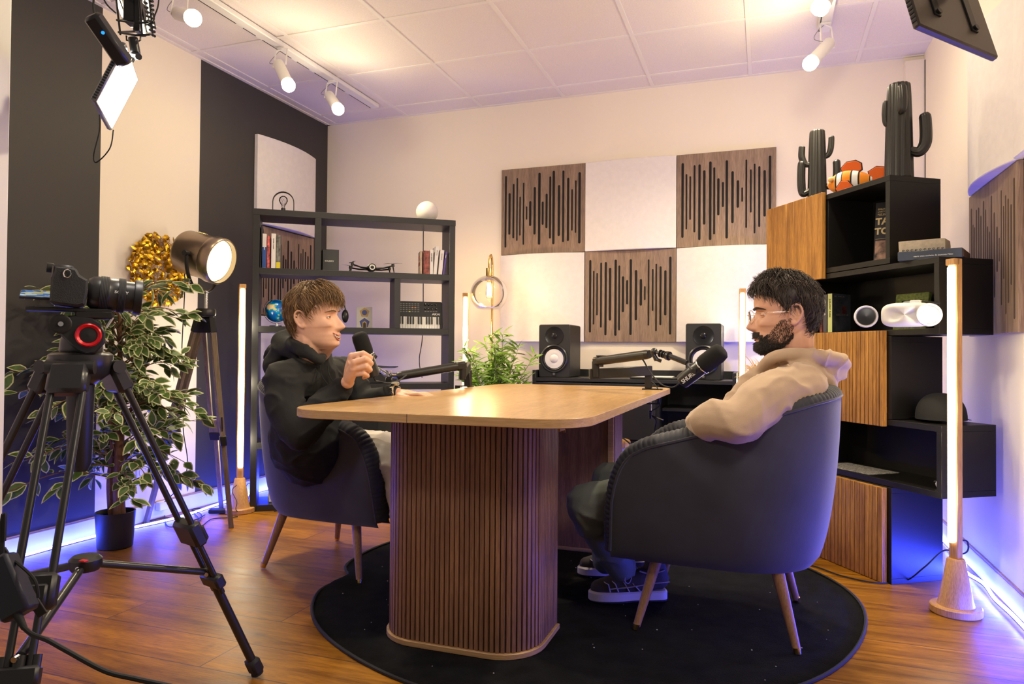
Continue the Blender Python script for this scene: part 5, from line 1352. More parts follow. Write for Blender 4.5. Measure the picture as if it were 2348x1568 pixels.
# ================================================================ things on the stepped shelf
def onR(s, d, z): return RP+V((math.cos(RA), math.sin(RA), 0))*s-V((-math.sin(RA), math.cos(RA), 0))*d+V((0, 0, z))
def fR(s, d, z, rz=0):   # x runs right along the front, y into the shelf
    return Matrix.Translation(onR(s, d, z)) @ Matrix.Rotation(RA+PI+rz, 4, 'Z')
def cactus(F, H, r, arms, label):
    t = thing('cactus_figure', label, 'cactus ornament', F.translation, F.to_euler().z, 'black ribbed cactus ornaments')
    def col(pts, rs, nrib=13):
        m = MB(); pts = bezier(pts, 10); k = len(pts); vs = []; n = nrib*4; prev = V((1, 0, 0))
        for i, p in enumerate(pts):
            tt = (pts[min(i+1, k-1)]-pts[max(i-1, 0)]).normalized(); a = (prev-tt*prev.dot(tt)).normalized(); b = tt.cross(a); prev = a
            q = i/(k-1); rr = interp([x[0] for x in rs], [x[1] for x in rs], q)
            for j in range(n):
                an = 2*PI*j/n; w = 1-.13*(.5+.5*math.cos(nrib*an))**1.5
                vs.append(p+(a*math.cos(an)+b*math.sin(an))*rr*w)
        fs = [(i*n+j, i*n+(j+1) % n, (i+1)*n+(j+1) % n, (i+1)*n+j) for i in range(k-1) for j in range(n)]+[tuple(range(n-1, -1, -1)), tuple((k-1)*n+j for j in range(n))]
        return m.add(vs, fs)
    mt_ = M_['cactus']
    col([(0, 0, 0), (0, 0, H*.35), (0, 0, H*.7), (0, 0, H*.93), (0, 0, H)], [(0, r*1.12), (.5, r*.98), (.85, r*.86), (.92, r*.78), (.96, r*.60), (.985, r*.35), (1, r*.08)]).obj('trunk', mt_, t, smooth=180)
    for (pts, ra) in arms:
        col(pts, [(0, ra*.7), (.25, ra*.9), (.5, ra), (.85, ra*.95), (.94, ra*.7), (1, ra*.1)], 9).obj('branch', mt_, t, smooth=180)
M_['cactus'] = mat('black_resin', (.013, .012, .011), .38)
H = .375
cactus(fR(.62, .12, 1.722, R(54)), H, .042, [
    ([(-.03, 0, .07), (-.065, 0, .055), (-.075, 0, .10), (-.075, 0, .19), (-.068, 0, .225)], .021),
    ([(-.03, 0, .20), (-.055, 0, .205), (-.072, 0, .24), (-.072, 0, .285), (-.070, 0, .30)], .017),
    ([(.03, 0, .085), (.065, 0, .085), (.088, 0, .12), (.090, 0, .19), (.086, 0, .215)], .019),
    ([(.02, 0, .235), (.048, 0, .240), (.062, 0, .27), (.066, 0, .32), (.064, 0, .338)], .015)], 'smaller black cactus ornament on top of the wooden door of the stepped shelf')
cactus(fR(.075, .11, 1.714, R(48)), .42, .052, [
    ([(.04, -.01, .12), (.075, -.01, .11), (.098, -.01, .15), (.098, -.01, .24), (.092, -.01, .275)], .025),
    ([(-.02, .0, .24), (-.045, 0, .25), (-.05, 0, .29), (-.048, 0, .335), (-.045, 0, .35)], .017),
    ([(.0, -.03, .28), (.01, -.050, .29), (.012, -.056, .33), (.010, -.052, .375), (.008, -.048, .395)], .020)], 'taller black cactus ornament at the right end of the stepped shelf top')
def fish():
    F = fR(.355, .10, 1.714, R(34)); t = thing('plush_fish', 'orange plush clownfish with white bands lying on the stepped shelf', 'plush toy', F.translation, F.to_euler().z)
    og = mat('orange_plush', (.78, .25, .01), .9, bump=(300, .4), sheen=.5); og2 = mat('dark_orange_plush', (.60, .10, .01), .9, bump=(300, .4)); wp = mat('white_plush', (.75, .74, .74), .9); bp_ = mat('black_plush', (.01, .01, .01), .9)
    L = .215; H = .066
    def body(u, v):
        x = (u-.5)*L; a = 2*PI*v
        h = H*max(.02, math.sin(PI*min(1, u*1.04+.0))**.6)*(1-.35*u); w2 = h*.62
        return V((x, w2*math.cos(a), h*math.sin(a)+.055))
    n = 60; bands = []
    m = MB()
    for i in range(n):
        u0, u1 = i/n, (i+1)/n; u = (u0+u1)/2
        m.mi = 0
        if .22 < u < .34 or .54 < u < .68 or .90 < u < .94: m.mi = 1
        if any(abs(u-x) < .012 for x in (.215, .345, .535, .685, .89)): m.mi = 2
        m.grid(lambda a, b: body(u0+(u1-u0)*a, b), 2, 28, cv=True)
    m.obj('body', [og, wp, bp_], t, smooth=180)
    def fin(pts, name, c, th=.006):
        m = MB(); G = Matrix(((1, 0, 0, 0), (0, 0, -1, 0), (0, 1, 0, 0), (0, 0, 0, 1))) @ Matrix.Translation((0, 0, 0))
        m.prism(pts, G, c-th, c+th, .003); cx = sum(p[0] for p in pts)/len(pts); cy = sum(p[1] for p in pts)/len(pts)
        f = m.obj(name, og2, t); m = MB(); m.tube([G @ V((x, y, c)) for x, y in pts], .0042, 6, closed=True); m.obj('fin_edge', bp_, f)
    fin([(-.035, .095), (-.045, .125), (-.020, .15), (.02, .152), (.045, .135), (.048, .105), (.03, .092)], 'dorsal_fin', 0)
    fin([(.085, .06), (.075, .09), (.11, .108), (.145, .10), (.150, .07), (.14, .03), (.10, .03)], 'tail_fin', 0)
    fin([(-.03, .055), (-.055, .020), (-.045, .004), (.0, .008), (.022, .022), (.0, .05)], 'side_fin', .045)
    m = MB(); m.sph((-.082, -.030, .072), .013, 12); m.obj('cheek', mat('pale_plush', (.8, .5, .2), .9), t)
fish()
# book with a photo cover in the top box
def cover_book():
    F = fR(.180, .120, 1.3635, R(34)) @ Matrix.Rotation(R(-9), 4, 'X')
    t = thing('book', 'dark film book with gold capitals leaning in the top box of the stepped shelf', 'book', F.translation)
    m = MB(); m.fbox(F, (.06, .011, .145), (.20, .018, .285), .001); m.obj('cover', blk, t, True)
    G = F @ Matrix(((1, 0, 0, 0), (0, 0, -1, .0015), (0, 1, 0, 0), (0, 0, 0, 1)))
    gold = mat('gold_print', (.62, .50, .25), .5)
    text('lettering', 'TAR', G @ Matrix.Translation((-.037, .184, 0)), .042, gold, t, bold=.0015)
    text('lettering', 'TOW', G @ Matrix.Translation((-.039, .138, 0)), .042, gold, t, bold=.0015)
    for k, s in enumerate(('EMBARQUEZ', "L'HISTOIRE", 'POP DU FOND')): text('lettering', s, G @ Matrix.Translation((-.030, .252-.012*k, 0)), .010, gold, t)
    m = MB(); m.fbox(G, (.05, .178+.05-.002, .0003), (.15, .001, .0004), 0); m.fbox(G, (.05, .116, .0003), (.17, .001, .0004), 0); m.obj('rule', gold, t, True)
    m = MB(); m.fbox(G, (.055, .060, .0004), (.18, .095, .0006), 0); m.obj('photo', mat('cover_picture', (.26, .15, .11), .4, var=(28, .95)), t, True)
cover_book()
# carved block on a big book on the second step
F = Matrix.Translation(at(2141, 600, Z=1.3365)) @ Matrix.Rotation(RA+PI+R(36), 4, 'Z')
t = thing('book', 'big dark blue book lying flat on the second step with small print on the spine', 'book', F.translation, 0)
m = MB(); m.fbox(F, (0, 0, .0185), (.225, .20, .037), .002); m.obj('cover', mat('cover_navy', (.035, .045, .075), .35), t, True)
m = MB(); m.fbox(F, (.1135, 0, .0185), (.003, .19, .030), 0); m.obj('pages', mat('brown_edge', (.12, .06, .03), .6), t, True)
TF = F @ Matrix(((1, 0, 0, -.055), (0, 0, -1, -.1008), (0, 1, 0, .012), (0, 0, 0, 1)))
text('lettering', 'marie vous souhaite de joyeuses Fêtes', TF, .0088, M_['white'], t)
t = thing('trinket_box', 'sand-coloured block with carved waves on top of the big dark book', 'box', (F @ V((-.02, 0, .0375))), 0)
m = MB(); G = F @ Matrix(((0, 0, 1, -.115), (1, 0, 0, 0), (0, 1, 0, .0375), (0, 0, 0, 1)))
m.prism([(-.062, 0), (.062, 0), (.072, .030), (.055, .050), (-.072, .046)], G, 0, .165, .002); m.obj('block', mat('sandstone', (.52, .45, .34), .85, bump=(120, .4), var=(60, .15)), t, True)
m = MB()
for k in range(10):
    x = -.105+.0155*k; pts = [F @ V((x+.006+.0048*math.cos(a)*(1-a/9), -.0645+.0*a, .0445+.0048*math.sin(a)*(1-a/9))) for a in [i*.6 for i in range(11)]]
    m.tube(pts, .0011, 5); m.tube([F @ V((x-.003, -.0645, .040)), F @ V((x+.012, -.0648, .0395))], .0010, 5)
m.obj('wave_carving', M_['black'], t, True)
# discs boxes, frame, headset in the middle box
zM = 1.060
bkc_ = mat('glossy_black_print', (.030, .033, .042), .22, var=(18, .5))
dy = mat('disc_yellow', (.50, .55, .20), .35)
F = fR(.432, .034, zM, R(14)); t = book(F, .024, .186, .135, bkc_, 'black film box with a yellow-green spine, rightmost of the discs in the middle box', 'disc cases in the middle box', 0, 'JURASSIC PARK', M_['black'], pages=False, name='disc_case', tsize=.013, band=(.5, .99, dy))
G = F @ Matrix(((0, 0, 1, .0245), (1, 0, 0, 0), (0, 1, 0, 0), (0, 0, 0, 1)))
m = MB(); m.fbox(G, (.085, .105, .0002), (.035, .045, .0004), 0); m.obj('print', mat('dim_red_print', (.06, .012, .014), .4, var=(50, .8)), t, True)
m = MB(); m.fbox(G, (.07, .085, .0003), (.085, .010, .0004), 0); m.obj('print', mat('dim_grey_print', (.05, .05, .055), .4, var=(90, .8)), t, True)
text('lettering', 'SAM   LAURA   JEFF', G @ Matrix.Translation((.014, .170, .0006)), .009, M_['grey'], t)
book(fR(.466, .034, zM, R(14)), .022, .184, .13, mat('disc_dark', (.03, .03, .05), .35), 'disc case with pale lettering on its dark spine in the middle box', 'disc cases in the middle box', 0, "IT'S A MARVEL", M_['white'], pages=False, name='disc_case', tsize=.012)
book(fR(.492, .036, zM, R(10)), .016, .176, .13, mat('disc_red', (.20, .03, .02), .35, var=(50, .8)), 'dark red disc case leaning nearest the head in the middle box', 'disc cases in the middle box', R(-5), None, None, pages=False, name='disc_case')
F = fR(.085, .175, zM, R(6)) @ Matrix.Rotation(R(-8), 4, 'X')
t = thing('picture_frame', 'small green picture frame behind the white headset', 'picture frame', F.translation)
G = F @ Matrix(((1, 0, 0, 0), (0, 0, -1, 0), (0, 1, 0, 0), (0, 0, 0, 1)))
gf = mat('mossy_green', (.10, .13, .02), .7, bump=(200, .6), var=(90, .5)); m = MB()
for c, d in (((0, .150), (.165, .032)), ((0, .016), (.165, .032)), ((-.066, .083), (.033, .104)), ((.066, .083), (.033, .104))): m.fbox(G, (*c, .0), (*d, .018), .002)
m.obj('frame', gf, t, True, smooth=30)
m = MB(); m.fbox(G, (0, .083, -.004), (.10, .104, .004), 0); m.obj('print', mat('print_green', (.30, .40, .38), .5, var=(70, .8)), t, True)
m = MB(); m.fbox(G, (-.0, .132, -.001), (.085, .006, .002), 0); m.fbox(G, (-.045, .083, -.001), (.006, .10, .002), 0); m.obj('mat_border', M_['white'], t, True)
def headset():
    F = Matrix.Translation(at(2082, 752, Z=zM)) @ Matrix.Rotation(RA+PI+R(36), 4, 'Z'); t = thing('virtual_reality_headset', 'white virtual reality headset with dark lenses in the middle box', 'headset', F.translation, 0)
    m = MB()
    def shell(u, v):
        a = 2*PI*u; ph = PI*(v-.5); e = .5
        cx = math.copysign(abs(math.cos(a))**e, math.cos(a)); cz = math.copysign(abs(math.sin(a))**.62, math.sin(a)); q = abs(math.cos(ph))**.4
        return F @ V((.092*cx*q, -.03+.045*math.sin(ph)+(.02*cx*cx), .050+.047*cz*q))
    m.grid(shell, 44, 17, cu=True); b = m.obj('visor', M_['white'], t, True, smooth=180)
    m = MB(); m.box((0, 0, 0), (.035, .07, .012), F @ Matrix.Translation((.03, .0, .100)), .003); m.obj('strap', M_['white'], t, True)
    m = MB(); m.tube([F @ V((.04, .0, .098)), F @ V((.09, .05, .096)), F @ V((.10, .10, .08))], .016, 8, flat=.4, up=(0, 0, 1)); m.obj('rear_strap', M_['rubber'], t, True)
    for x, nm in ((-.145, 'headset_controller'),):
        pass
    for x, y, r in ((-.142, -.035, .044), (.080, -.052, .044)):
        K = F @ Matrix.Translation((x, y, .047)) @ Matrix.Rotation(R(90), 4, 'X') @ Matrix.Rotation(R(14), 4, 'Y')
        if x < 0: tt = thing('headset_controller', 'white ring-shaped controller left of the headset', 'controller', (F @ V((x, y, 0))))
        else: tt = thing('headset_controller', 'white ring-shaped controller in front of the right end of the headset', 'controller', (F @ V((x, y, 0))))
        m = MB(); m.lathe([(r-.007, -.012), (r-.001, -.014), (r, 0), (r-.003, .012), (r-.007, .010), (r-.0085, 0), (r-.007, -.012)], K, 40); m.obj('ring', M_['white'], tt, True)
        m = MB(); m.lathe([(0, -.004), (r-.0105, -.006), (r-.0105, -.0045), (0, -.002)], K, 36); m.obj('face', M_['satin'] if x < 0 else mat('pale_blue_face', (.36, .40, .45), .35), tt, True)
headset()
# cap on the third step
def cap():
    F = fR(-.120, .13, .685, R(-40)); t = thing('baseball_cap', 'black baseball cap resting on the third step behind the tube lamp', 'cap', F.translation, 0)
    bk = mat('cap_cotton', (.006, .006, .007), .9, bump=(250, .3))
    def dome(u, v):
        a = 2*PI*u; ph = v*PI/2; r = .092
        return F @ V((r*1.12*math.cos(a)*math.cos(ph)**.8, r*math.sin(a)*math.cos(ph)**.8, .012+.105*math.sin(ph)**.85))
    m = MB(); m.grid(dome, 36, 14, cu=True); m.obj('crown', bk, t, True, smooth=180)
    def brim(u, v):
        a = R(-62)+R(124)*u; r = lerp(.090, .090+.075*math.cos(a*.9), v)
        return F @ V((-(r*1.12)*math.cos(a), r*math.sin(a), .016+.008*v-.020*abs(math.sin(a))*v))
    m = MB(); m.grid(brim, 20, 6); m.grid(lambda u, v: brim(1-u, v)-V((0, 0, .003)), 20, 6); m.obj('brim', bk, t, True, smooth=180)
    m = MB(); G = F @ Matrix.Rotation(R(-8), 4, 'Z')
    for k in range(5):
        p = G @ V((-.085+.003*k, -.028-.011*k, .062+.006*(k % 2))); m.sph(p, .003, 6)
    m.obj('patch', M_['white'], t, True)
cap()
F = fR(.31, .10, .429)
m = MB(); m.fbox(F @ Matrix.Rotation(R(4), 4, 'Z'), (0, 0, .0012), (.30, .17, .0024), 0)
t = thing('printed_sheets', 'sheets of music lying in the lower open box of the stepped shelf', 'paper', F.translation, 0)
mp = bpy.data.materials.new('sheet_print'); mp.use_nodes = True; nt = mp.node_tree; wv = nt.nodes.new('ShaderNodeTexNoise'); wv.inputs['Scale'].default_value = 140; rp = nt.nodes.new('ShaderNodeValToRGB')
tc = nt.nodes.new('ShaderNodeTexCoord'); nt.links.new(tc.outputs['Object'], wv.inputs[0]); nt.links.new(wv.outputs['Fac'], rp.inputs[0]); nt.links.new(rp.outputs[0], nt.nodes['Principled BSDF'].inputs['Base Color'])
rp.color_ramp.elements[0].position = .42; rp.color_ramp.elements[0].color = (.22, .21, .20, 1); rp.color_ramp.elements[1].position = .55; rp.color_ramp.elements[1].color = (.55, .53, .50, 1)
m.obj('sheet', mp, t, True)
F = fR(-.185, .06, .429); t = thing('webcam', 'tiny white and black round gadget in the lower open box', 'gadget', F.translation, 0)
m = MB(); m.sph(F @ V((0, 0, .020)), (.017, .014, .020), 16); m.obj('body', M_['white'], t, True); m = MB(); m.sph(F @ V((-.010, -.010, .028)), (.009, .006, .006), 10); m.obj('lens', M_['black'], t, True)
# grass tuft ornament behind the bearded person
t = thing('dried_grass', 'yellow dried grass plume glowing behind the beige hoodie', 'dried flowers', (-.02, 4.12, 0))
random.seed(5); m = MB(); base = V((-.02, 4.12, .62)); top = at(1742, 845, Y=4.12)
for k in range(260):
    a = random.random()*2*PI; e = random.random(); p = top+V((random.gauss(0, .02), random.gauss(0, .02), random.uniform(-.14, .0)))
    q = p+V((random.gauss(0, .045), random.gauss(0, .04), random.uniform(.0, .09))); m.tube([p, (p+q)/2+V((0, 0, .008)), q], [.0016, .0022, .0004], 4, caps=False)
m.obj('plume', mat('dry_grass', (.85, .60, .22), .8), t, True)
m = MB(); m.tube([(-.02, 4.12, .28), top+V((0, 0, -.10))], .004, 6); m.lathe([(0, 0), (.05, 0), (.065, .08), (.055, .22), (.03, .30), (.028, .32), (.024, .32), (.02, .25), (0, .24)], Matrix.Translation((-.02, 4.12, 0)), 24); m.obj('vase', M_['black'], t, True)

# ================================================================ gold petal wall ornament
def ornament():
    c = at(357, 620, X=XL); t = thing('wall_ornament', 'round wall ornament of overlapping gold petals on the cream stripe', 'wall decoration', (XL, c.y, c.z))
    random.seed(11); m = MB()
    gm = mat('gold_leaf', (.62, .36, .03), .28, 1., bump=(60, .5, .004))
    ring = 0
    for k in range(230):
        r = .205*math.sqrt((k+.5)/230)**.9; a = k*2.39996
        if k < 14 and k % 2: continue
        y, z = r*math.cos(a), r*math.sin(a)*1.0; s = random.uniform(.016, .023)
        rot = Euler((random.uniform(-.7, .7), random.uniform(-.9, .9), random.uniform(0, 6.3))).to_matrix()
        F = Matrix.Translation((random.uniform(.02, .05), y, z)) @ Matrix.Rotation(R(90), 4, 'Y') @ rot.to_4x4()
        pts = [(s*math.cos(b)*(1+.15*math.sin(3*b+k)), s*.85*math.sin(b)) for b in [2*PI*i/7 for i in range(7)]]
        vs = [(0, 0, .004)]+[(x, yy, -.003+random.uniform(-.003, .003)) for x, yy in pts]; b0 = len(m.v)
        m.add([F @ V(v) for v in vs], [(0, 1+i, 1+(i+1) % 7) for i in range(7)])
    m.obj('petals', gm, t, smooth=30)
    m = MB()
    for k in range(9):
        rr = .022*k+.01; m.tube([(.012, rr*math.cos(a), rr*math.sin(a)) for a in [2*PI*i/28 for i in range(28)]], .0016, 5, closed=True)
    for k in range(8): a = PI*k/4; m.tube([(.012, 0, 0), (.012, .19*math.cos(a), .19*math.sin(a))], .002, 5)
    m.obj('wire_frame', M_['brass'], t)
ornament()

# ================================================================ plants
def leaf(m, p, d, n, L, W, two=True, curl=.15, border=.74):
    """pointed leaf from p along d with normal n; a pale border uses slot 1"""
    d = d.normalized(); sd = d.cross(n); sd = sd.normalized() if sd.length > 1e-4 else d.orthogonal().normalized(); n = sd.cross(d)
    prof = [(0, .0), (.18, .62), (.42, 1.), (.68, .78), (.88, .36), (1, 0)]
    def P(t, w): return p+d*L*t+sd*W*w+n*(-curl*L*t*t+abs(w)*W*.25)
    if not two:
        vs = [P(t, 0) for t, w in prof]+[P(t, w/2) for t, w in prof[1:-1]]+[P(t, -w/2) for t, w in prof[1:-1]]
        k = len(prof); e = k-2
        fs = []
        up = [0]+[k+i for i in range(e)]+[k-1]; dn = [0]+[k+e+i for i in range(e)]+[k-1]
        for i in range(k-1):
            for s in (up, dn):
                q = [i, i+1, s[i+1], s[i]]; q = [x for j, x in enumerate(q) if x not in q[:j]]
                fs.append(tuple(q if s is up else q[::-1]))
        m.add(vs, fs); return
    k = len(prof)
    out = [P(t, w/2) for t, w in prof]+[P(t, -w/2) for t, w in prof[-2:0:-1]]
    inn = [P(.07+t*.84, w/2*border) for t, w in prof]+[P(.07+t*.84, -w/2*border) for t, w in prof[-2:0:-1]]
    N = len(out); b = m.mi
    m.mi = 0; m.add(inn, [tuple(range(N))]); m.mi = 1; m.add(out+inn, [(i, (i+1) % N, N+(i+1) % N, N+i) for i in range(N)]); m.mi = b
def ficus():
    x0, y0 = -2.955, 2.60
    t = thing('potted_ficus', 'artificial variegated ficus tree in a black pot behind the camera tripod', 'plant', (x0, y0, 0))
    m = MB(); m.lathe([(0, .0), (.074, 0), (.078, .004), (.088, .165), (.088, .172), (.082, .172), (.078, .15), (0, .148)], Matrix.Translation((x0, y0, 0)), 36); m.obj('pot', mat('pot_plastic', (.012, .012, .013), .5), t, True)
    m = MB(); m.lathe([(0, .150), (.079, .150)], Matrix.Translation((x0, y0, 0)), 24); m.obj('soil', mat('soil', (.03, .02, .015), 1., bump=(60, 1., .01)), t, True)
    bark = wood('bark', (.26, .13, .06), (.13, .06, .03), (20, 20, 3), .8, .5); random.seed(21)
    m = MB()
    m.tube(bezier([(x0+.025, y0, .14), (x0+.03, y0-.01, .35), (x0+.02, y0, .6), (x0-.01, y0+.02, .95), (x0, y0, 1.2)], 8), [.030, .029, .028, .027, .026, .026, .025, .025, .024, .024, .023, .022, .021, .02, .02, .019, .018, .017, .016, .015, .014, .014, .013, .012, .011, .01, .01, .009, .008, .008, .007, .006, .005], 10)
    m.obj('trunk', bark, t, True)
    m = MB(); m.tube(bezier([(x0-.030, y0+.005, .14), (x0-.038, y0, .30), (x0-.02, y0, .5), (x0-.05, y0, .7), (x0-.06, y0, .9)], 8), .016, 8); m.obj('trunk', bark, t, True)
    br = MB(); lf = MB()
    k = 0
    while k < 96:
        h = random.uniform(.34, 1.22); a = random.uniform(0, 2*PI); out = random.uniform(.20, .46)*(1.0 if h < 1.0 else .85)
        o = V((x0, y0, h-.06)); e = o+V((math.cos(a)*out, math.sin(a)*out, random.uniform(-.06, .14)))
        if e.y > y0+.22: e.y = y0+.22-.1*random.random()
        if e.x < XL+.03: e.x = XL+.03+random.random()*.04
        mid = (o+e)/2+V((0, 0, .06)); pts = bezier([o, mid, e], 8)
        br.tube(pts, [.004-.0026*i/16 for i in range(17)], 5); k += 1
        for i in range(4, 17):
            if random.random() < .80:
                p = pts[i]; dd = (pts[min(i+1, 16)]-pts[i-1]).normalized()
                for q in range(random.choice((1, 1, 2))):
                    d = (dd+V((random.gauss(0, .7), random.gauss(0, .7), random.gauss(-.05, .5)))).normalized()
                    n = V((random.gauss(.25, .5), random.gauss(-.45, .5), 1)).normalized()
                    L = random.uniform(.065, .095); st = p+d*.014
                    if (st+d*L).x < XL+.012: continue
                    br.tube([p, st], .0009, 3, caps=False); leaf(lf, st, d, n, L, L*.50)
    br.obj('branches', bark, t, True)
    g1 = mat('ficus_green', (.060, .115, .022), .42, var=(26, .35)); g2 = mat('ficus_cream', (.50, .52, .28), .45)
    tag(lf.obj('foliage', [g1, g2], t, True, smooth=0), kind='stuff')
    # two long sprays leaning out to the right and up
    return t
ficus()
def bamboo():
    c = at(1140, 860, Y=4.25); x0, y0 = c.x, c.y
    t = thing('potted_bamboo', 'leafy green artificial bamboo plant behind the table beside the sideboard', 'plant', (x0, y0, 0))
    m = MB(); m.lathe([(0, 0), (.10, 0), (.13, .24), (.12, .24), (.11, .22), (0, .21)], Matrix.Translation((x0, y0, 0)), 28); m.obj('pot', M_['black'], t, True)
    random.seed(9); st = MB(); lf = MB(); gm = mat('bamboo_leaf', (.13, .26, .014), .45, var=(20, .35)); sm = mat('bamboo_stem', (.16, .17, .05), .5)
    for k in range(34):
        a = random.uniform(0, 2*PI); sp = random.uniform(.03, .24); h = random.uniform(.78, 1.10)-sp*.25
        o = V((x0+random.gauss(0, .03), y0+random.gauss(0, .03), .20)); e = V((x0+math.cos(a)*sp*1.2, y0+math.sin(a)*sp*.7, h)); e.y = min(e.y, YB-.14)
        pts = bezier([o, (o+e)/2+V((math.cos(a)*-.03, 0, .08)), e], 9); st.tube(pts, [.004-.003*i/18 for i in range(19)], 5)
        for i in range(6, 19):
            for q in range(random.choice((2, 3, 3))):
                b = random.uniform(0, 2*PI); d = V((math.cos(b), math.sin(b), random.uniform(-.25, 1.1))).normalized()
                L = random.uniform(.06, .105); p = pts[i]
                if (p+d*L).y > YB-.09: continue
                leaf(lf, p, d, V((random.gauss(0, .4), -.6, .7)), L, L*.17, two=False, curl=.2)
    st.obj('stems', sm, t, True); tag(lf.obj('foliage', gm, t, True, smooth=0), kind='stuff')
bamboo()
# ================================================================ people
from mathutils import noise
def blob(name, mb, mats, parent, voxel=.006, smooth=4, disp=None, classify=None, label=None, factor=.5, keep=False):
    """fuse overlapping closed shapes into one continuous surface"""
    me = bpy.data.meshes.new(name); me.from_pydata([tuple(p) for p in mb.v], [], mb.f)
    o = bpy.data.objects.new(name, me); C.objects.link(o)
    r = o.modifiers.new('r', 'REMESH'); r.mode = 'VOXEL'; r.voxel_size = voxel; r.use_smooth_shade = True
    if smooth: s = o.modifiers.new('s', 'SMOOTH'); s.iterations = smooth; s.factor = factor
    n = eval_mesh(o); bpy.data.objects.remove(o); bpy.data.meshes.remove(me)
    if disp:
        nor = [v.normal.copy() for v in n.vertices]
        for v, q in zip(n.vertices, nor):
            d = disp(v.co, q)
            v.co = v.co+(d if isinstance(d, V) else q*d)
    for m in (mats if isinstance(mats, (list, tuple)) else [mats]): n.materials.append(m)
    if classify:
        for p in n.polygons: p.material_index = classify(p.center)
    if parent is not None: n.transform(RM[parent].inverted())
    n.name = name; n.polygons.foreach_set('use_smooth', [True]*len(n.polygons)); n.update()
    ob = bpy.data.objects.new(name, n); C.objects.link(ob)
    if parent is not None: ob.parent = parent
    if label: ob['label'] = label
    return ob
def limb(m, pts, rs, n=14):
    """closed tapering limb with round ends"""
    pts = [V(p) for p in pts]
    P = bezier(pts, 6) if len(pts) > 2 else [pts[0].lerp(pts[1], i/6) for i in range(7)]
    k = len(P)-1; q = [i/k*(len(rs)-1) for i in range(k+1)]; R_ = [interp(list(range(len(rs))), rs, x) for x in q]
    m.tube(P, R_, n); m.sph(P[0], R_[0]*.995, 12); m.sph(P[-1], R_[-1]*.995, 12)

# ---- head: profile-driven surface; local x forward, y left, z up, origin at the ear canal level
ZH = [-.122, -.112, -.100, -.088, -.078, -.070, -.062, -.050, -.038, -.010, .018, .032, .050, .075, .100, .118, .128, .132]
XF = [.060, .084, .091, .085, .0900, .0868, .0925, .0875, .0865, .0850, .0815, .0890, .0915, .0870, .0690, .0410, .0180, -.004]
ZB_ = [-.122, -.10, -.08, -.05, -.02, .02, .06, .09, .115, .128, .132]
XB = [.010, -.005, -.030, -.064, -.086, -.098, -.098, -.080, -.050, -.024, -.006]
ZW = [-.122, -.112, -.100, -.085, -.065, -.045, -.02, .0, .03, .06, .09, .115, .128, .132]
WW = [.022, .034, .045, .053, .0575, .062, .067, .0705, .0745, .074, .063, .040, .018, .002]
ZN = [-.050, -.046, -.040, -.034, -.028, -.018, -.005, .010, .024]
NN = [0, .010, .024, .032, .031, .026, .016, .0075, .0]
ZS = [-.048, -.036, -.025, -.010, .02]
SS = [.015, .0145, .0125, .0085, .0075]
def smoothi(xs, ys, x):
    return sum(interp(xs, ys, x+d) for d in (-.008, -.004, 0, .004, .008))/5 if abs(x) > .09 or xs is ZW else (interp(xs, ys, x-.004)+interp(xs, ys, x)+interp(xs, ys, x+.004))/3
def head_pt(th, v, o=0., smile=0.):
    z = -.1215+.2535*v
    xf = smoothi(ZH, XF, z); xb = interp(ZB_, XB, z); w = smoothi(ZW, WW, z)
    xm = lerp(xb, xf, .40) if z > -.03 else lerp(xb, xf, .28)
    c, s = math.cos(th), math.sin(th); e = 2/2.25
    y = w*math.copysign(abs(s)**e, s)
    x = xm+(xf-xm if c > 0 else xm-xb)*math.copysign(abs(c)**e, c)
    p = V((x, y, z)); ay = abs(y)
    if c > 0:
        p.x += interp(ZN, NN, z)*math.exp(-(y/interp(ZS, SS, z))**2)
        g = math.exp(-((ay-.032)/.015)**2-((z-.006)/.0115)**2); p.x -= .0115*g
        p.x += .0045*math.exp(-((ay-.028)/.02)**2-((z-.030)/.008)**2)      # brow
        g = math.exp(-((ay-.045)/.017)**2-((z+.022)/.018)**2); p.x += (.004+.006*smile)*g; p.y += math.copysign(.002+.003*smile, y)*g if ay > .005 else 0
        p.x += .006*math.exp(-((ay-.015)/.006)**2-((z+.036)/.006)**2)       # nostril wings
    if p.z < -.05: p.z = -.05+(p.z+.05)*.90
    if o:
        n = V((p.x-.0, p.y, (p.z-.02)*1.0)); n.normalize(); p += n*o
    return p
def surf(y, z, o=0.):
    z0 = z; z = z if z > -.05 else -.05+(z+.05)/.90
    v = (z+.1215)/.2535; lo, hi = 0., 1.5
    for _ in range(22):
        th = (lo+hi)/2
        if head_pt(th, v).y < abs(y): lo = th
        else: hi = th
    p = head_pt(lo, v); return V((p.x+o, y, z0))
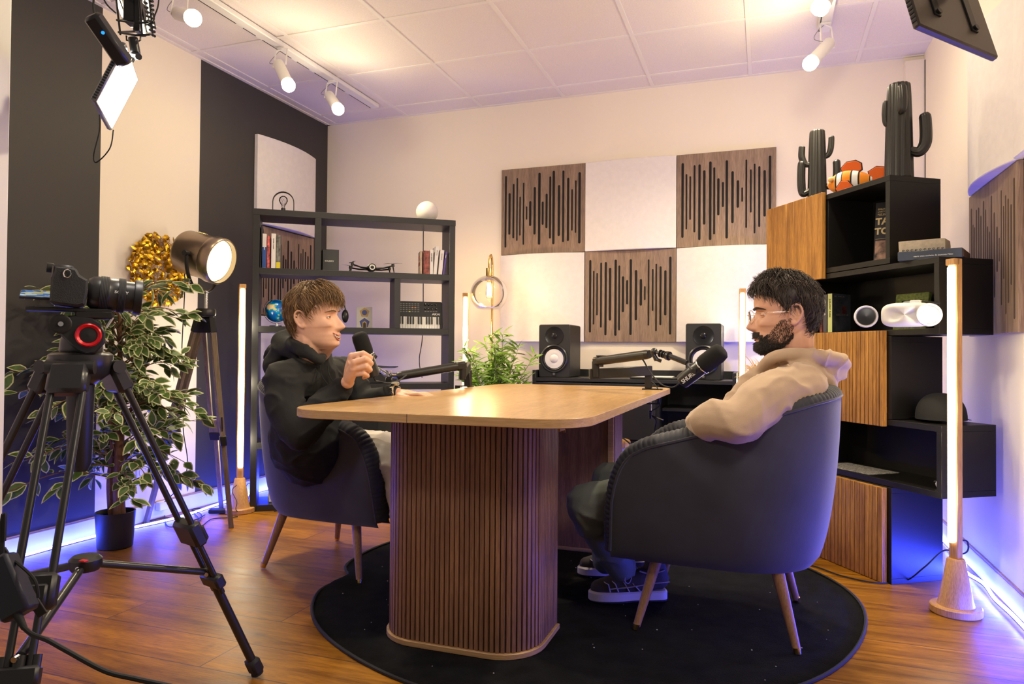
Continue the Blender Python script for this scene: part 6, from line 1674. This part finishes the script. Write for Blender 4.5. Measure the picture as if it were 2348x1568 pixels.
def head_mesh(m, F, smile):
    nu, nv = 96, 90
    vs = [F @ head_pt(2*PI*i/nu, j/nv, 0, smile) for j in range(nv+1) for i in range(nu)]
    fs = [(j*nu+i, j*nu+(i+1) % nu, (j+1)*nu+(i+1) % nu, (j+1)*nu+i) for j in range(nv) for i in range(nu)]
    fs += [tuple(range(nu-1, -1, -1)), tuple(nv*nu+i for i in range(nu))]
    m.add(vs, fs)
    for s in (1, -1):   # ears
        def E(x, y, z): return F @ V((x-.012, s*(.066+y), z))
        rim = [(.004, .004, -.004), (.004, .010, .014), (-.002, .016, .028), (-.016, .020, .034), (-.028, .021, .026), (-.032, .020, .010), (-.027, .016, -.008), (-.018, .012, -.022), (-.008, .006, -.029), (-.001, .004, -.022)]
        m.tube(bezier([E(*p) for p in rim], 5), .0042, 8)
        m.tube(bezier([E(*p) for p in [(-.006, .008, .020), (-.017, .013, .020), (-.021, .013, .006), (-.016, .010, -.008), (-.008, .007, -.012)]], 5), .0032, 8)
        m.sph(E(-.008, .006, -.022), (.009*1.1, .006, .010), 10, F.to_3x3().normalized()); m.sph(E(-.014, .003, .004), (.021, .008, .030), 14, F.to_3x3().normalized())
        m.sph(E(.004, .004, -.003), .0052, 8)
def hair(F, parent, name, mats, zh, flow, n, L, off, wid, seed, cap_off, wild=.3, smile=0, label=None):
    random.seed(seed)
    m = MB(); nu, nv = 90, 60
    def ok(th, v):
        t = (th+PI) % (2*PI)-PI; z = -.1215+.2535*v; return z-interp([0, 25, 50, 66, 80, 98, 112, 140, 180], zh, abs(math.degrees(t)))
    def cap(i, j):
        th, v = 2*PI*i/nu, j/nv; e = ok(th, v); t = max(-.012, min(cap_off, e*.55))
        wv = .003*math.sin(th*17+v*9)+.002*math.sin(th*31-v*22)
        return F @ head_pt(th, v, t+(wv if t > .004 else 0))
    vs = [cap(i, j) for j in range(nv+1) for i in range(nu)]
    m.add(vs, [(j*nu+i, j*nu+(i+1) % nu, (j+1)*nu+(i+1) % nu, (j+1)*nu+i) for j in range(nv) for i in range(nu)]+[tuple(nv*nu+i for i in range(nu))])
    k = 0; tries = 0
    while k < n and tries < n*12:
        tries += 1
        th = random.uniform(-PI, PI); v = random.uniform(.1, 1)**.8
        if random.random() < .35: v = random.uniform(.80, .995)
        e = ok(th, v)
        if e < .001: continue
        k += 1; steps = 6; ll = random.uniform(.7, 1.15)*interp([0, 60, 110, 180], L, abs(math.degrees(th))); pts = []
        tw = flow(th, v)+random.gauss(0, wild); a, b = th, v
        o0 = min(cap_off, max(0, e*.5)); oo = random.uniform(*off)*(1.7 if abs(th) < 1.0 and v > .6 else 1); lift = random.gauss(0, wild*.01)
        mi = random.choice((0, 0, 1)) if len(mats) > 2 else 0
        for s in range(steps):
            q = s/(steps-1)
            pts.append(F @ head_pt(a, max(.0, min(.999, b)), o0*.8+oo*math.sin(PI*min(1, q*.75+.08))+lift*q*q))
            st = ll/(steps-1); rad = max(.02, math.sqrt(max(1e-5, 1-((b-.55)/.47)**2))*.08)
            b -= st*math.cos(tw)/.2535*(1.0 if b < .9 else .45); a += st*math.sin(tw)/rad*.6
        w_ = random.uniform(*wid)
        m.mi = random.choice((0, 0, 1)) if len(mats) > 1 else 0
        m.tube(pts, [w_*.6, w_, w_, w_*.85, w_*.6, w_*.12], 5, flat=.45, caps=False)
    return m.obj(name, mats, parent, True, smooth=180, label=label)
def face_bits(F, parent, skin, lid, browc, eye_open, lipc, teeth, mouth_w, brow_tilt=0., brow_th=.0030):
    for s in (1, -1):
        c = V((.0605, s*.0315, .006))
        m = MB(); m.sph(F @ c, .0118*F.median_scale, 20); e = m.obj('eye', M_['eye_white'], parent, True, smooth=180)
        d = (F.to_3x3() @ V((1, -.02*s+.0, -.04))).normalized()
        K = Matrix.Translation(F @ c) @ d.to_track_quat('Z', 'Y').to_matrix().to_4x4(); S = F.median_scale
        m = MB(); m.lathe([(.0056*S, .0104*S), (.0050*S, .0112*S), (0, .0120*S)], K, 20); m.obj('iris', M_['iris'], e, True)
        m = MB()
        for up in (1, -1):
            def lid_pt(u, v, up=up):
                a = R(-78)+R(156)*u; op = eye_open*(math.cos(a))**.8*(1 if up > 0 else .75)
                b = lerp(op, R(75), v)*up
                r = .0129-.0004*v
                return F @ (c+V((r*math.cos(a)*math.cos(b), r*math.sin(a), r*math.cos(a)*math.sin(b)*.0+r*math.sin(b)*max(.25, math.cos(a)))))
            m.grid(lid_pt if up > 0 else (lambda u, v: lid_pt(1-u, v)), 18, 7)
        m.obj('eyelid', lid, e, True, smooth=180)
        m = MB(); pts = []
        for i in range(11):
            a = R(-70)+R(140)*i/10; b = eye_open*(math.cos(a))**.8; r = .0134
            pts.append(F @ (c+V((r*math.cos(a)*math.cos(b), r*math.sin(a), r*math.sin(b)*max(.25, math.cos(a))))))
        m.tube(pts, .00075, 6); m.obj('eyelashes', browc, e, True)
        m = MB(); pts = []
        for i in range(9):
            q = i/8; y = s*lerp(.013, .052, q); z = .0245+.0075*math.sin(PI*min(1, q*.8+.05))-.004*q+brow_tilt*q
            pts.append(F @ surf(y, z, .0012))
        m.tube(pts, [brow_th*.7, brow_th, brow_th*1.15, brow_th*1.2, brow_th*1.15, brow_th, brow_th*.8, brow_th*.6, brow_th*.3], 8, flat=.9); m.obj('eyebrow', browc, parent, True)
    # mouth: dark opening, teeth and lips on the curve of the face
    def mp(y, z, o=0.): return F @ surf(y, z, .0008+o)
    w_ = mouth_w; h = teeth
    def up_z(q): return -.0660+.012*q*q
    def lo_z(q): return -.0660-h*(1-q*q)+.012*q*q
    n = 16
    if h > .001:
        m = MB(); m.grid(lambda u, v: mp((u*2-1)*w_, lerp(lo_z(u*2-1), up_z(u*2-1), v), -.0005), n, 5); m.obj('mouth', mat('mouth_dark', (.10, .015, .015), .5), parent, True)
        m = MB()
        for i in range(6):
            q = (i-2.5)/3.3
            m.box(mp(q*w_, up_z(q)-min(h*.55, .006)/2-.0005, -.0002), (.003, w_*.27, min(h*.62, .0070)), F.to_3x3().normalized().to_4x4(), .0008)
        m.obj('teeth', M_['teeth'], parent, True)
    m = MB(); m.tube([mp((i/n*2-1)*w_, up_z(i/n*2-1)+.0014, .0012) for i in range(n+1)], [.0010+.0016*math.sin(PI*i/n)**.7 for i in range(n+1)], 8)
    m.obj('upper_lip', lipc, parent, True, smooth=180)
    m = MB(); m.tube([mp((i/n*2-1)*w_*.97, lo_z(i/n*2-1)-.0022, .0008) for i in range(n+1)], [.0010+.0026*math.sin(PI*i/n)**.7 for i in range(n+1)], 8)
    m.obj('lower_lip', lipc, parent, True, smooth=180)
def folds(scale=9., amp=.006, seed=0., str_=(1, 1, 1)):
    def f(p, n):
        q = V((p.x*str_[0], p.y*str_[1], p.z*str_[2]))*scale+V((seed, seed*2, 0))
        a = noise.noise(q+V((noise.noise(q*.7), noise.noise(q*.7+V((5, 2, 1))), 0))*.9)
        r = 1-abs(a)*2.6
        return amp*(max(r, 0)**2.2-.25)+amp*.5*noise.noise(q*.5)
    return f
M_['eye_white'] = mat('eye_white', (.70, .66, .62), .2); M_['iris'] = mat('iris', (.045, .028, .015), .1); M_['teeth'] = mat('teeth', (.72, .66, .56), .3)
def skin(name, c): 
    m = mat(name, c, .48, bump=(420, .12), var=(26, .06), spec=.4)
    b = m.node_tree.nodes['Principled BSDF']; b.inputs['Subsurface Weight'].default_value = .12; b.inputs['Subsurface Radius'].default_value = (.012, .005, .003); b.inputs['Subsurface Scale'].default_value = .6
    return m
def hand(m, W, K, PIP, DIP, TIP, r=.0088, thumb=None, palm=.017):
    """wrist, four knuckles and three finger joints per finger, as closed limbs"""
    W = V(W)
    for i in range(4):
        k = V(K[i]); m.tube([W.lerp(k, .12), W.lerp(k, .55), k], [.019, palm, r*1.22], 12); m.sph(k, r*1.25, 12); m.sph(W.lerp(k, .12), .0188, 10)
    for i in range(3):
        a, b = V(K[i]), V(K[i+1]); m.tube([W.lerp(a, .5), a.lerp(b, .5).lerp(W, .12)], palm*.9, 10)
    for i in range(4):
        rr = r*(1, 1.04, .98, .84)[i]
        for a, b, ra, rb in ((K[i], PIP[i], 1.1, 1.02), (PIP[i], DIP[i], 1.02, .92), (DIP[i], TIP[i], .92, .78)):
            m.tube([a, b], [rr*ra, rr*rb], 12); m.sph(b, rr*rb*1.03, 12)
    if thumb:
        t = [V(p) for p in thumb]
        for i in range(len(t)-1): a = (.0165, .0125, .0108, .0095)[i]; b = (.0125, .0108, .0095, .0085)[i]; m.tube([t[i], t[i+1]], [a, b], 12); m.sph(t[i+1], b*1.03, 12)
        m.sph(t[0], .0165, 12)

def head_frame(origin, fwd, up, s):
    F = frame(origin, fwd, V(up).cross(V(fwd)))
    return F @ Matrix.Scale(s, 4)

# ---------------------------------------------------------------- person in the black hoodie (left)
def person_left():
    O = at(697, 729, D=2.74)
    t = thing('person', 'seated person with brown fringe in a black hoodie, smiling and holding a microphone', 'person', (-1.76, 2.72, 0))
    HF = head_frame(O+V((.014, .0, -.004)), (.97, .20, .05), (-.05, -.05, 1), 1.04)
    HF = HF @ Matrix.Translation((0, .0, 0))
    # near ear sits at O: shift the head away by its half width
    HF = Matrix.Translation(V((-.01, .068, 0))) @ HF
    nb = at(700, 806, D=2.86)
    m = MB(); head_mesh(m, HF, 1.)
    neck0 = HF @ V((-.035, 0, -.045)); limb(m, [neck0, HF @ V((-.03, 0, -.10)), nb+V((.0, .02, -.045))], [.060, .058, .066])
    limb(m, [HF @ V((.045, 0, -.095)), nb+V((.045, .02, -.02))], [.030, .040])
    sh_r = at(652, 872, D=2.70); sh_l = at(788, 858, D=3.12)
    el_r = at(686, 985, D=2.60); wr = at(797, 876, D=2.66)
    el_l = at(835, 925, D=3.05); wl = at(908, 901, D=2.98)
    hip = V((-1.86, 2.78, .50)); ch = (sh_r+sh_l)/2+V((-.01, 0, -.14))
    limb(m, [nb+V((0, .02, -.03)), ch, hip], [.07, .11, .12])
    limb(m, [sh_r, el_r], [.04, .035]); limb(m, [el_r, wr], [.036, .0255]); limb(m, [sh_r, sh_l], [.045, .045])
    limb(m, [sh_l, el_l], [.04, .035]); limb(m, [el_l, wl], [.034, .026])
    for s in (-1, 1):
        hp = hip+V((.05, s*.10, -.02)); kn = V((-1.40, 2.70+s*.115, .475)); an = V((-1.30, 2.66+s*.12, .10))
        limb(m, [hp, kn], [.075, .052]); limb(m, [kn, an], [.050, .036])
    # right hand wrapped round the microphone
    Dh = 2.545
    K = [at(806, 816, D=Dh+.01), at(813, 830, D=Dh-.01), at(813, 845, D=Dh), at(808, 859, D=Dh+.02)]
    PIP = [at(833, 810, D=Dh+.0), at(838, 823, D=Dh-.015), at(839, 840, D=Dh-.01), at(834, 856, D=Dh+.0)]
    DIP = [at(850, 820, D=Dh+.045), at(851, 833, D=Dh+.04), at(849, 848, D=Dh+.045), at(843, 862, D=Dh+.05)]
    TIP = [at(846, 826, D=Dh+.07), at(843, 840, D=Dh+.065), at(840, 854, D=Dh+.07), at(834, 866, D=Dh+.075)]
    hand(m, at(797, 876, D=2.60), K, PIP, DIP, TIP, r=.0105, thumb=[at(803, 856, D=Dh+.06), at(816, 838, D=Dh+.10), at(828, 826, D=Dh+.12), at(836, 820, D=Dh+.13)], palm=.019)
    limb(m, [wr, at(797, 876, D=2.60)], [.0255, .024])
    # left hand flat on the table edge
    K2 = [wl+V((.075, -.03+.022*i, -.004)) for i in range(4)]
    hand(m, wl, K2, [k+V((.045, .0, .004)) for k in K2], [k+V((.068, .0, -.003)) for k in K2], [k+V((.088, 0, -.010)) for k in K2], thumb=[wl+V((.03, -.03, -.01)), wl+V((.06, -.055, -.012)), wl+V((.085, -.06, -.014)), wl+V((.10, -.058, -.016))])
    sk = skin('skin_fair', (.66, .375, .255))
    body = blob('body', m, [sk], t, voxel=.0034, smooth=2)
    hr1 = mat('hair_brown', (.13, .068, .026), .55, var=(40, .35)); hr2 = mat('hair_light_brown', (.27, .15, .055), .5)
    face_bits(HF, body, sk, sk, hr1, R(20), mat('lip_pink', (.50, .17, .13), .4), .0125, .031, 0, .0026)
    hair(HF, body, 'hair', [hr1, hr2], [.080, .078, .062, .052, .010, .040, -.018, -.060, -.070],
         lambda th, v: -.75*math.sin(th) if abs(th) < 1.6 else .0, 3600, [.058, .046, .036, .032], (.003, .013), (.0008, .0018), 4, .015, .26)
    # hoodie
    bkc = mat('hoodie_black', (.008, .008, .009), .9, bump=(500, .3))
    m = MB()
    limb(m, [nb+V((-.005, .03, -.060)), ch+V((-.02, 0, .03)), ch+V((-.03, .02, -.14)), hip+V((-.01, 0, -.03))], [.105, .145, .158, .165], 18)
    limb(m, [sh_r+V((.01, .02, .0)), sh_l+V((0, -.02, .0))], [.080, .075])
    limb(m, [sh_r, sh_r.lerp(el_r, .5)+V((-.02, -.01, 0)), el_r+V((0, 0, -.015))], [.080, .072, .066]); limb(m, [el_r+V((0, 0, -.015)), el_r.lerp(wr, .5)+V((0, 0, -.005)), el_r.lerp(wr, .90)], [.066, .058, .041])
    limb(m, [sh_l, el_l], [.078, .062]); limb(m, [el_l, el_l.lerp(wl, .93)], [.060, .038])
    # hood lying round the neck
    cz = nb+V((-.01, .02, -.012)); ring = []
    for i in range(15):
        a = R(-10)+R(320)*i/14+R(20)
        ring.append(cz+V((.085*math.cos(a)-.012, .090*math.sin(a), .018-.040*math.cos(a))))
    limb(m, ring, [.020, .030, .036, .042, .042, .036, .030, .020])
    limb(m, [at(640, 790, D=2.98), at(664, 786, D=2.82), at(690, 799, D=2.72), at(712, 814, D=2.69), at(733, 826, D=2.72), at(746, 810, D=2.86)], [.026, .026, .024, .022, .020, .016])
    limb(m, [at(640, 800, D=2.82), at(628, 842, D=2.84), at(650, 870, D=2.80)], [.030, .046, .030]); limb(m, [at(662, 794, D=2.92), at(628, 815, D=3.02)], [.035, .045])
    hood = blob('hoodie', m, [bkc], t, voxel=.0075, smooth=4, disp=folds(9, .008, 2., (1, 1, 1.3)))
    m = MB(); a = el_r.lerp(wr, .86); b = el_r.lerp(wr, .95); m.tube([a, a.lerp(b, .5), b], [.0425, .0425, .036], 20); m.obj('cuff', bkc, hood, True)
    m = MB()
    for dx in (0, 18): m.tube(bezier([at(733+dx, 838, D=2.78), at(738+dx, 862, D=2.72), at(752+dx, 882, D=2.70)], 6), .0022, 6)
    m.obj('drawstring', bkc, hood, True)
    # light grey trousers
    gc = mat('trousers_light_grey', (.50, .46, .44), .85, bump=(400, .25)); m = MB()
    for s in (-1, 1):
        hp = hip+V((.05, s*.10, -.02)); kn = V((-1.40, 2.70+s*.115, .475)); an = V((-1.30, 2.66+s*.12, .11))
        limb(m, [hp, hp.lerp(kn, .5)+V((0, 0, .012)), kn+V((0, 0, .01))], [.105, .098, .082]); limb(m, [kn+V((0, 0, .01)), kn.lerp(an, .5), an], [.080, .070, .062])
    m.sph(hip+V((0, 0, -.02)), (.14, .17, .10), 18)
    blob('trousers', m, [gc], t, voxel=.008, smooth=4, disp=folds(10, .008, 6.))
    for s in (-1, 1):
        m = MB(); b = V((-1.30, 2.66+s*.12, .0)); limb(m, [b+V((-.07, 0, .065)), b+V((.05, 0, .05)), b+V((.16, 0, .036))], [.042, .042, .034]); limb(m, [b+V((-.02, 0, .06)), b+V((-.01, 0, .11))], [.042, .044])
        blob('shoe', m, [M_['black']], t, voxel=.006, smooth=3)
    # wrist watch
    m = MB(); q = el_l.lerp(wl, .97)+V((.004, 0, .004)); ax = (wl-el_l).normalized(); F = Matrix.Translation(q) @ ax.to_track_quat('Z', 'Y').to_matrix().to_4x4()
    m.lathe([(.031, -.008), (.034, -.007), (.034, .007), (.031, .008)], F, 24)
    for k in range(12):
        a = 2*PI*k/12; m.box((.0345*math.cos(a), .0345*math.sin(a), 0), (.004, .010, .015), F @ Matrix.Translation((0, 0, 0)) @ Matrix.Identity(4), .001)
    m.cyl(q+V((0, -.006, .033)), q+V((0, -.008, .041)), .018, .017, 20)
    tag(m.obj('wristwatch', mat('watch_steel', (.55, .52, .42), .22, 1.), t, True))
person_left()

# ---------------------------------------------------------------- person in the beige hoodie (right)
def person_right():
    O = at(1809, 724, D=2.45)
    t = thing('person', 'seated bearded person with round glasses in a beige hoodie facing left', 'person', (-.08, 2.70, 0))
    HF = Matrix.Translation(V((0, .072, 0))) @ head_frame(O+V((-.015, 0, 0)), (-.99, -.10, -.03), (-.03, 0, 1), 1.10)
    nb = at(1822, 822, D=2.56)
    m = MB(); head_mesh(m, HF, .5)
    limb(m, [HF @ V((-.035, 0, -.04)), HF @ V((-.035, 0, -.10)), nb+V((0, .02, -.05))], [.062, .060, .070])
    limb(m, [HF @ V((.042, 0, -.095)), nb+V((-.05, .02, -.03))], [.032, .042])
    sh_l = at(1836, 890, D=2.35); sh_r = at(1800, 868, D=2.78)
    el = at(1690, 970, D=2.215); hd = at(1592, 1030, D=2.50)
    el_r = at(1660, 975, D=2.80); hd_r = at(1560, 1040, D=2.68)
    hip = V((.02, 2.70, .50)); ch = (sh_l+sh_r)/2+V((.02, .01, -.13))
    limb(m, [nb+V((0, .02, -.04)), ch, hip], [.07, .11, .12]); limb(m, [sh_l, sh_r], [.045, .045])
    limb(m, [sh_l, el], [.042, .036]); limb(m, [el, hd], [.036, .028]); limb(m, [sh_r, el_r], [.042, .036]); limb(m, [el_r, hd_r], [.036, .028])
    legs = []
    for s, kn, an in ((-1, at(1345, 1160, D=2.58), at(1424, 1300, D=2.70)), (1, at(1402, 1104, D=2.84), at(1388, 1285, D=2.92))):
        hp = hip+V((-.06, s*.10, -.03)); legs.append((hp, kn, an))
        limb(m, [hp, kn], [.075, .050]); limb(m, [kn, an], [.050, .036])
    for h, sg in ((hd, 1), (hd_r, -1)):
        K = [h+V((-.075, sg*(.035-.021*i), -.012)) for i in range(4)]
        hand(m, h, K, [k+V((-.04, 0, -.012)) for k in K], [k+V((-.055, 0, -.030)) for k in K], [k+V((-.060, 0, -.046)) for k in K], thumb=[h+V((-.03, sg*.03, .0)), h+V((-.06, sg*.05, .004)), h+V((-.085, sg*.052, .0)), h+V((-.10, sg*.05, -.004))])
    sk = skin('skin_warm', (.60, .315, .205)); bs = mat('bearded_skin', (.16, .082, .055), .8, bump=(300, .8), var=(90, .5)); st = mat('stubbled_skin', (.36, .19, .13), .7, bump=(350, .5), var=(160, .5))
    I = HF.inverted()
    def cls(p):
        q = I @ p; z = q.z; x = q.x
        if abs(q.y) > .085 or z > .01 or z < -.14 or x < -.02: return 0
        lim = -.058 if x > .07 else interp([-.02, .02, .05, .07], [-.005, -.012, -.052, -.066], x)
        if z < lim and z > interp([-.02, .03, .06, .1], [-.075, -.108, -.126, -.14], x)-.004:
            if -.078 < z < -.061 and abs(q.y) < .030 and x > .05: return 0
            if x > .055 or z < -.085: return 1
            return 2
        if x > .06 and -.060 < z < -.047 and abs(q.y) < .030: return 1
        return 0
    body = blob('body', m, [sk, bs], t, voxel=.0034, smooth=2, classify=lambda p: 1 if cls(p) == 1 else 0)
    hd1 = mat('hair_dark_brown', (.022, .013, .009), .62, var=(40, .3)); hd2 = mat('hair_mid_brown', (.050, .029, .016), .6)
    face_bits(HF, body, sk, sk, hd1, R(3), mat('lip_dusky', (.42, .16, .13), .4), .005, .026, -.001, .0042)
    hair(HF, body, 'hair', [hd1, hd2], [.082, .080, .064, .052, .006, .046, .004, -.060, -.075],
         lambda th, v: .4*math.sin(th*2), 4200, [.034, .030, .028, .034], (.003, .014), (.0007, .0015), 8, .018, .62)
    # tufts standing up at the front of the crown
    random.seed(31); m = MB()
    for k in range(420):
        th = random.uniform(-1.0, 1.0); v = random.uniform(.87, .97); p = head_pt(th, v, .014); d = (p.normalized()+V((random.gauss(.12, .35), random.gauss(0, .35), .55))).normalized()
        L = random.uniform(.014, .032); m.tube([HF @ p, HF @ (p+d*L*.6), HF @ (p+d*L+V((.004, 0, -.003)))], [.0012, .0009, .0002], 5, caps=False)
    m.obj('hair_tuft', hd1, body, True, smooth=180)
    # beard and moustache strands
    m = MB(); k = 0
    while k < 6500:
        th = random.uniform(-1.9, 1.9); v = random.uniform(.0, .45); p = head_pt(th, v, 0, .5); q = HF @ p; c = cls(q)
        if c == 0: continue
        if c == 2 and random.random() < .35: continue
        k += 1; n = V((p.x*.9, p.y, (p.z)*.3)).normalized(); L = random.uniform(.006, .013) if c == 1 else random.uniform(.003, .007)
        d = (n*.6+V((.1, 0, -.8))+V((random.gauss(0, .25), random.gauss(0, .25), random.gauss(0, .2)))).normalized()
        m.tube([q-(HF.to_3x3() @ n)*.001, HF @ (p+n*.003+d*L*.5), HF @ (p+n*.002+d*L)], [.0006, .0005, .0001], 4, caps=False)
    for i in range(520):
        y = random.uniform(-.028, .028); p = surf(y, -.053+random.uniform(-.004, .003)-abs(y)*.15); d = V((.25, math.copysign(.5, y)+random.gauss(0, .2), -.9)).normalized(); L = random.uniform(.006, .011)
        m.tube([HF @ p, HF @ (p+d*L*.5+V((.001, 0, 0))), HF @ (p+d*L)], [.0007, .0006, .0001], 4, caps=False)
    m.obj('beard', hd1, body, True, smooth=180)
    # round glasses
    m = MB(); gm = mat('gold_wire', (.72, .55, .38), .25, 1.)
    for s in (1, -1):
        c = V((.104, s*.034, .000)); ring = []
        for i in range(28):
            a = 2*PI*i/28; ring.append(HF @ (c+V((-abs(math.cos(a))*0-.010*(s*math.cos(a) > 0)*abs(math.cos(a))+.002, .0245*math.cos(a), .0225*math.sin(a)))))
        m.tube(ring, .0011, 6, closed=True)
        m.tube([HF @ V((.096, s*.0585, .010)), HF @ V((.090, s*.070, .013)), HF @ V((.04, s*.078, .012)), HF @ V((-.008, s*.078, .012)), HF @ V((-.022, s*.076, -.004))], .0010, 6)
    m.tube([HF @ V((.106, .0105, .006)), HF @ V((.112, 0, .009)), HF @ V((.106, -.0105, .006))], .0011, 6)
    g = tag(m.obj('glasses', gm, t, True), None)
    m = MB()
    for s in (1, -1):
        c = V((.1035, s*.034, .000)); vs = [HF @ c]+[HF @ (c+V((-.010*(s*math.cos(2*PI*i/24) > 0)*abs(math.cos(2*PI*i/24))+.0015, .0238*math.cos(2*PI*i/24), .0218*math.sin(2*PI*i/24)))) for i in range(24)]
        m.add(vs, [(0, 1+i, 1+(i+1) % 24) for i in range(24)])
    m.obj('lenses', glass('lens_clear', (.97, .98, .97), .8), g, True)
    # hoodie
    bc = mat('hoodie_beige', (.43, .30, .195), .9, bump=(500, .3), var=(9, .10), sheen=.2)
    m = MB()
    for dy in (-.065, .065): limb(m, [nb+V((-.01, .02+dy*.5, -.075)), ch+V((-.03, dy, .02)), ch+V((-.05, .01+dy, -.14)), hip+V((-.06, dy, 0))], [.10, .118, .125, .13], 18)
    limb(m, [sh_l+V((0, .02, 0)), sh_r+V((0, -.02, 0))], [.083, .080])
    limb(m, [sh_l, sh_l.lerp(el, .5)+V((-.005, -.01, .018)), el+V((0, 0, 0))], [.085, .084, .070])
    limb(m, [el, at(1640, 962, D=2.25), at(1612, 978, D=2.33), hd+V((.01, 0, .01))], [.070, .064, .055, .045]); limb(m, [el+V((-.0, 0, -.01)), at(1681, 992, D=2.21)], [.05, .026])
    limb(m, [sh_r, el_r], [.085, .072]); limb(m, [el_r, hd_r+V((.03, 0, .0))], [.068, .05])
    limb(m, [at(1740, 868, D=2.52), at(1715, 905, D=2.52), at(1680, 950, D=2.48)], [.05, .06, .05]); limb(m, [at(1778, 850, D=2.50), at(1830, 850, D=2.46)], [.05, .06]); limb(m, [at(1770, 850, D=2.62), at(1830, 850, D=2.66)], [.05, .06])
    # hood: thick rim round the neck and a stiff bag behind
    limb(m, [at(1742, 850, D=2.50), at(1768, 822, D=2.44), at(1808, 812, D=2.42), at(1860, 816, D=2.43), at(1915, 824, D=2.47), at(1938, 836, D=2.52)], [.022, .024, .024, .026, .028, .024])
    limb(m, [at(1755, 838, D=2.62), at(1800, 822, D=2.68), at(1870, 822, D=2.66), at(1930, 836, D=2.58)], [.026, .03, .035, .028])
    limb(m, [at(1850, 838, D=2.50), at(1895, 850, D=2.50), at(1920, 852, D=2.53)], [.045, .042, .034]); limb(m, [at(1890, 850, D=2.52), at(1902, 888, D=2.50)], [.045, .030])
    limb(m, [at(1840, 850, D=2.42), at(1885, 880, D=2.46)], [.04, .045])
    hoodie = blob('hoodie', m, [bc], t, voxel=.0075, smooth=3, disp=folds(8.0, .0085, 9., (1, 1, 1)))
    m = MB(); m.tube(bezier([at(1806, 836, D=2.32), at(1832, 862, D=2.275), at(1848, 900, D=2.27), at(1850, 935, D=2.29)], 8), .0035, 6); m.obj('shoulder_seam', bc, hoodie, True)
    # grey-green trousers
    gc = mat('trousers_grey_green', (.125, .14, .13), .85, bump=(400, .3)); m = MB()
    for hp, kn, an in legs:
        limb(m, [hp, hp.lerp(kn, .5)+V((0, 0, .01)), kn], [.105, .098, .080]); limb(m, [kn, kn.lerp(an, .5)+V((-.005, 0, 0)), an], [.078, .066, .058])
    m.sph(hip+V((0, 0, -.02)), (.15, .18, .10), 18)
    blob('trousers', m, [gc], t, voxel=.008, smooth=4, disp=folds(10, .008, 3.))
    # running shoes
    def shoe(heel, toe, z, lb):
        heel, toe = V(heel), V(toe); d = V((toe.x-heel.x, toe.y-heel.y, 0)); L = d.length; F = frame((heel.x, heel.y, z), d, V((0, 0, 1)).cross(d)); sc = L/.29
        dark = mat('shoe_mesh', (.045, .035, .042), .8, bump=(400, .5)); pale = mat('shoe_overlay', (.42, .36, .44), .55); sole_m = mat('shoe_sole', (.60, .55, .62), .5)
        m = MB()
        for a, b, ra, rb in (((.03, .075), (.10, .070), .040, .044), ((.10, .070), (.19, .052), .046, .040), ((.19, .052), (.255, .042), .040, .030), ((.03, .07), (.045, .115), .038, .042)):
            m.tube([F @ V((a[0]*sc, 0, a[1]*sc)), F @ V((b[0]*sc, 0, b[1]*sc))], [ra*sc, rb*sc], 14); m.sph(F @ V((b[0]*sc, 0, b[1]*sc)), rb*sc*.99, 12); m.sph(F @ V((a[0]*sc, 0, a[1]*sc)), ra*sc*.99, 12)
        up = blob('shoe', m, [dark], t, voxel=.005, smooth=3)
        out = [(.0, .0), (.01, .032), (.06, .038), (.12, .036), (.19, .046), (.25, .042), (.285, .022), (.292, .0), (.28, -.024), (.24, -.040), (.18, -.042), (.11, -.034), (.05, -.037), (.01, -.030)]
        out = [(p.x, p.y) for p in bezier([V((a*sc, b*sc, 0)) for a, b in out+[out[0]]], 4)[:-1]]
        m = MB(); m.prism(out, F, 0, .036*sc, .006); m.obj('sole', sole_m, up, True)
        m = MB(); m.prism([(x*.98, y*.98) for x, y in out], F, -.002, .010*sc, .002); m.obj('tread', M_['rubber'], up, True)
        m = MB(); Ld = F.to_3x3() @ V((0, 1, 0)); sgn = 1 if (EYE-F.translation).dot(Ld) > 0 else -1
        for x0, x1 in ((.11, .135), (.15, .165), (.19, .20), (.22, .226)):
            m.tube([F @ V((x0*sc, sgn*.044*sc, .040*sc)), F @ V((x1*sc, sgn*.040*sc, .066*sc)), F @ V(((x1+.01)*sc, sgn*.018*sc, .094*sc-(x0-.11)*.25*sc))], .006, 6, flat=.35)
        m.tube([F @ V((.0, sgn*.034*sc, .07*sc)), F @ V((.06*sc, sgn*.045*sc, .070*sc)), F @ V((.15*sc, sgn*.047*sc, .058*sc)), F @ V((.22*sc, sgn*.040*sc, .050*sc))], .006, 6, flat=.35)
        m.tube([F @ V((.02*sc, sgn*.040*sc, .115*sc)), F @ V((.07*sc, sgn*.042*sc, .10*sc)), F @ V((.11*sc, sgn*.034*sc, .11*sc))], .007, 6, flat=.35)
        m.obj('overlay', pale, up, True)
        m = MB()
        for k in range(5): x = .115+.02*k; m.tube([F @ V((x*sc, -.018*sc, (.116-.012*k)*sc)), F @ V(((x+.004)*sc, 0, (.121-.012*k)*sc)), F @ V((x*sc, .018*sc, (.116-.012*k)*sc))], .0022, 6)
        m.tube(bezier([F @ V((.12*sc, 0, .12*sc)), F @ V((.15*sc, sgn*.045*sc, .125*sc)), F @ V((.17*sc, sgn*.052*sc, .085*sc)), F @ V((.15*sc, sgn*.048*sc, .075*sc)), F @ V((.12*sc, 0, .12*sc))], 6), .0018, 6); m.obj('lace', pale, up, True)
    shoe(at(1528, 1368, Z=.02), at(1350, 1372, Z=.02), .016, '')
    shoe(V((-.47, 3.02, 0)), V((-.745, 2.95, 0)), .016, '')
person_right()
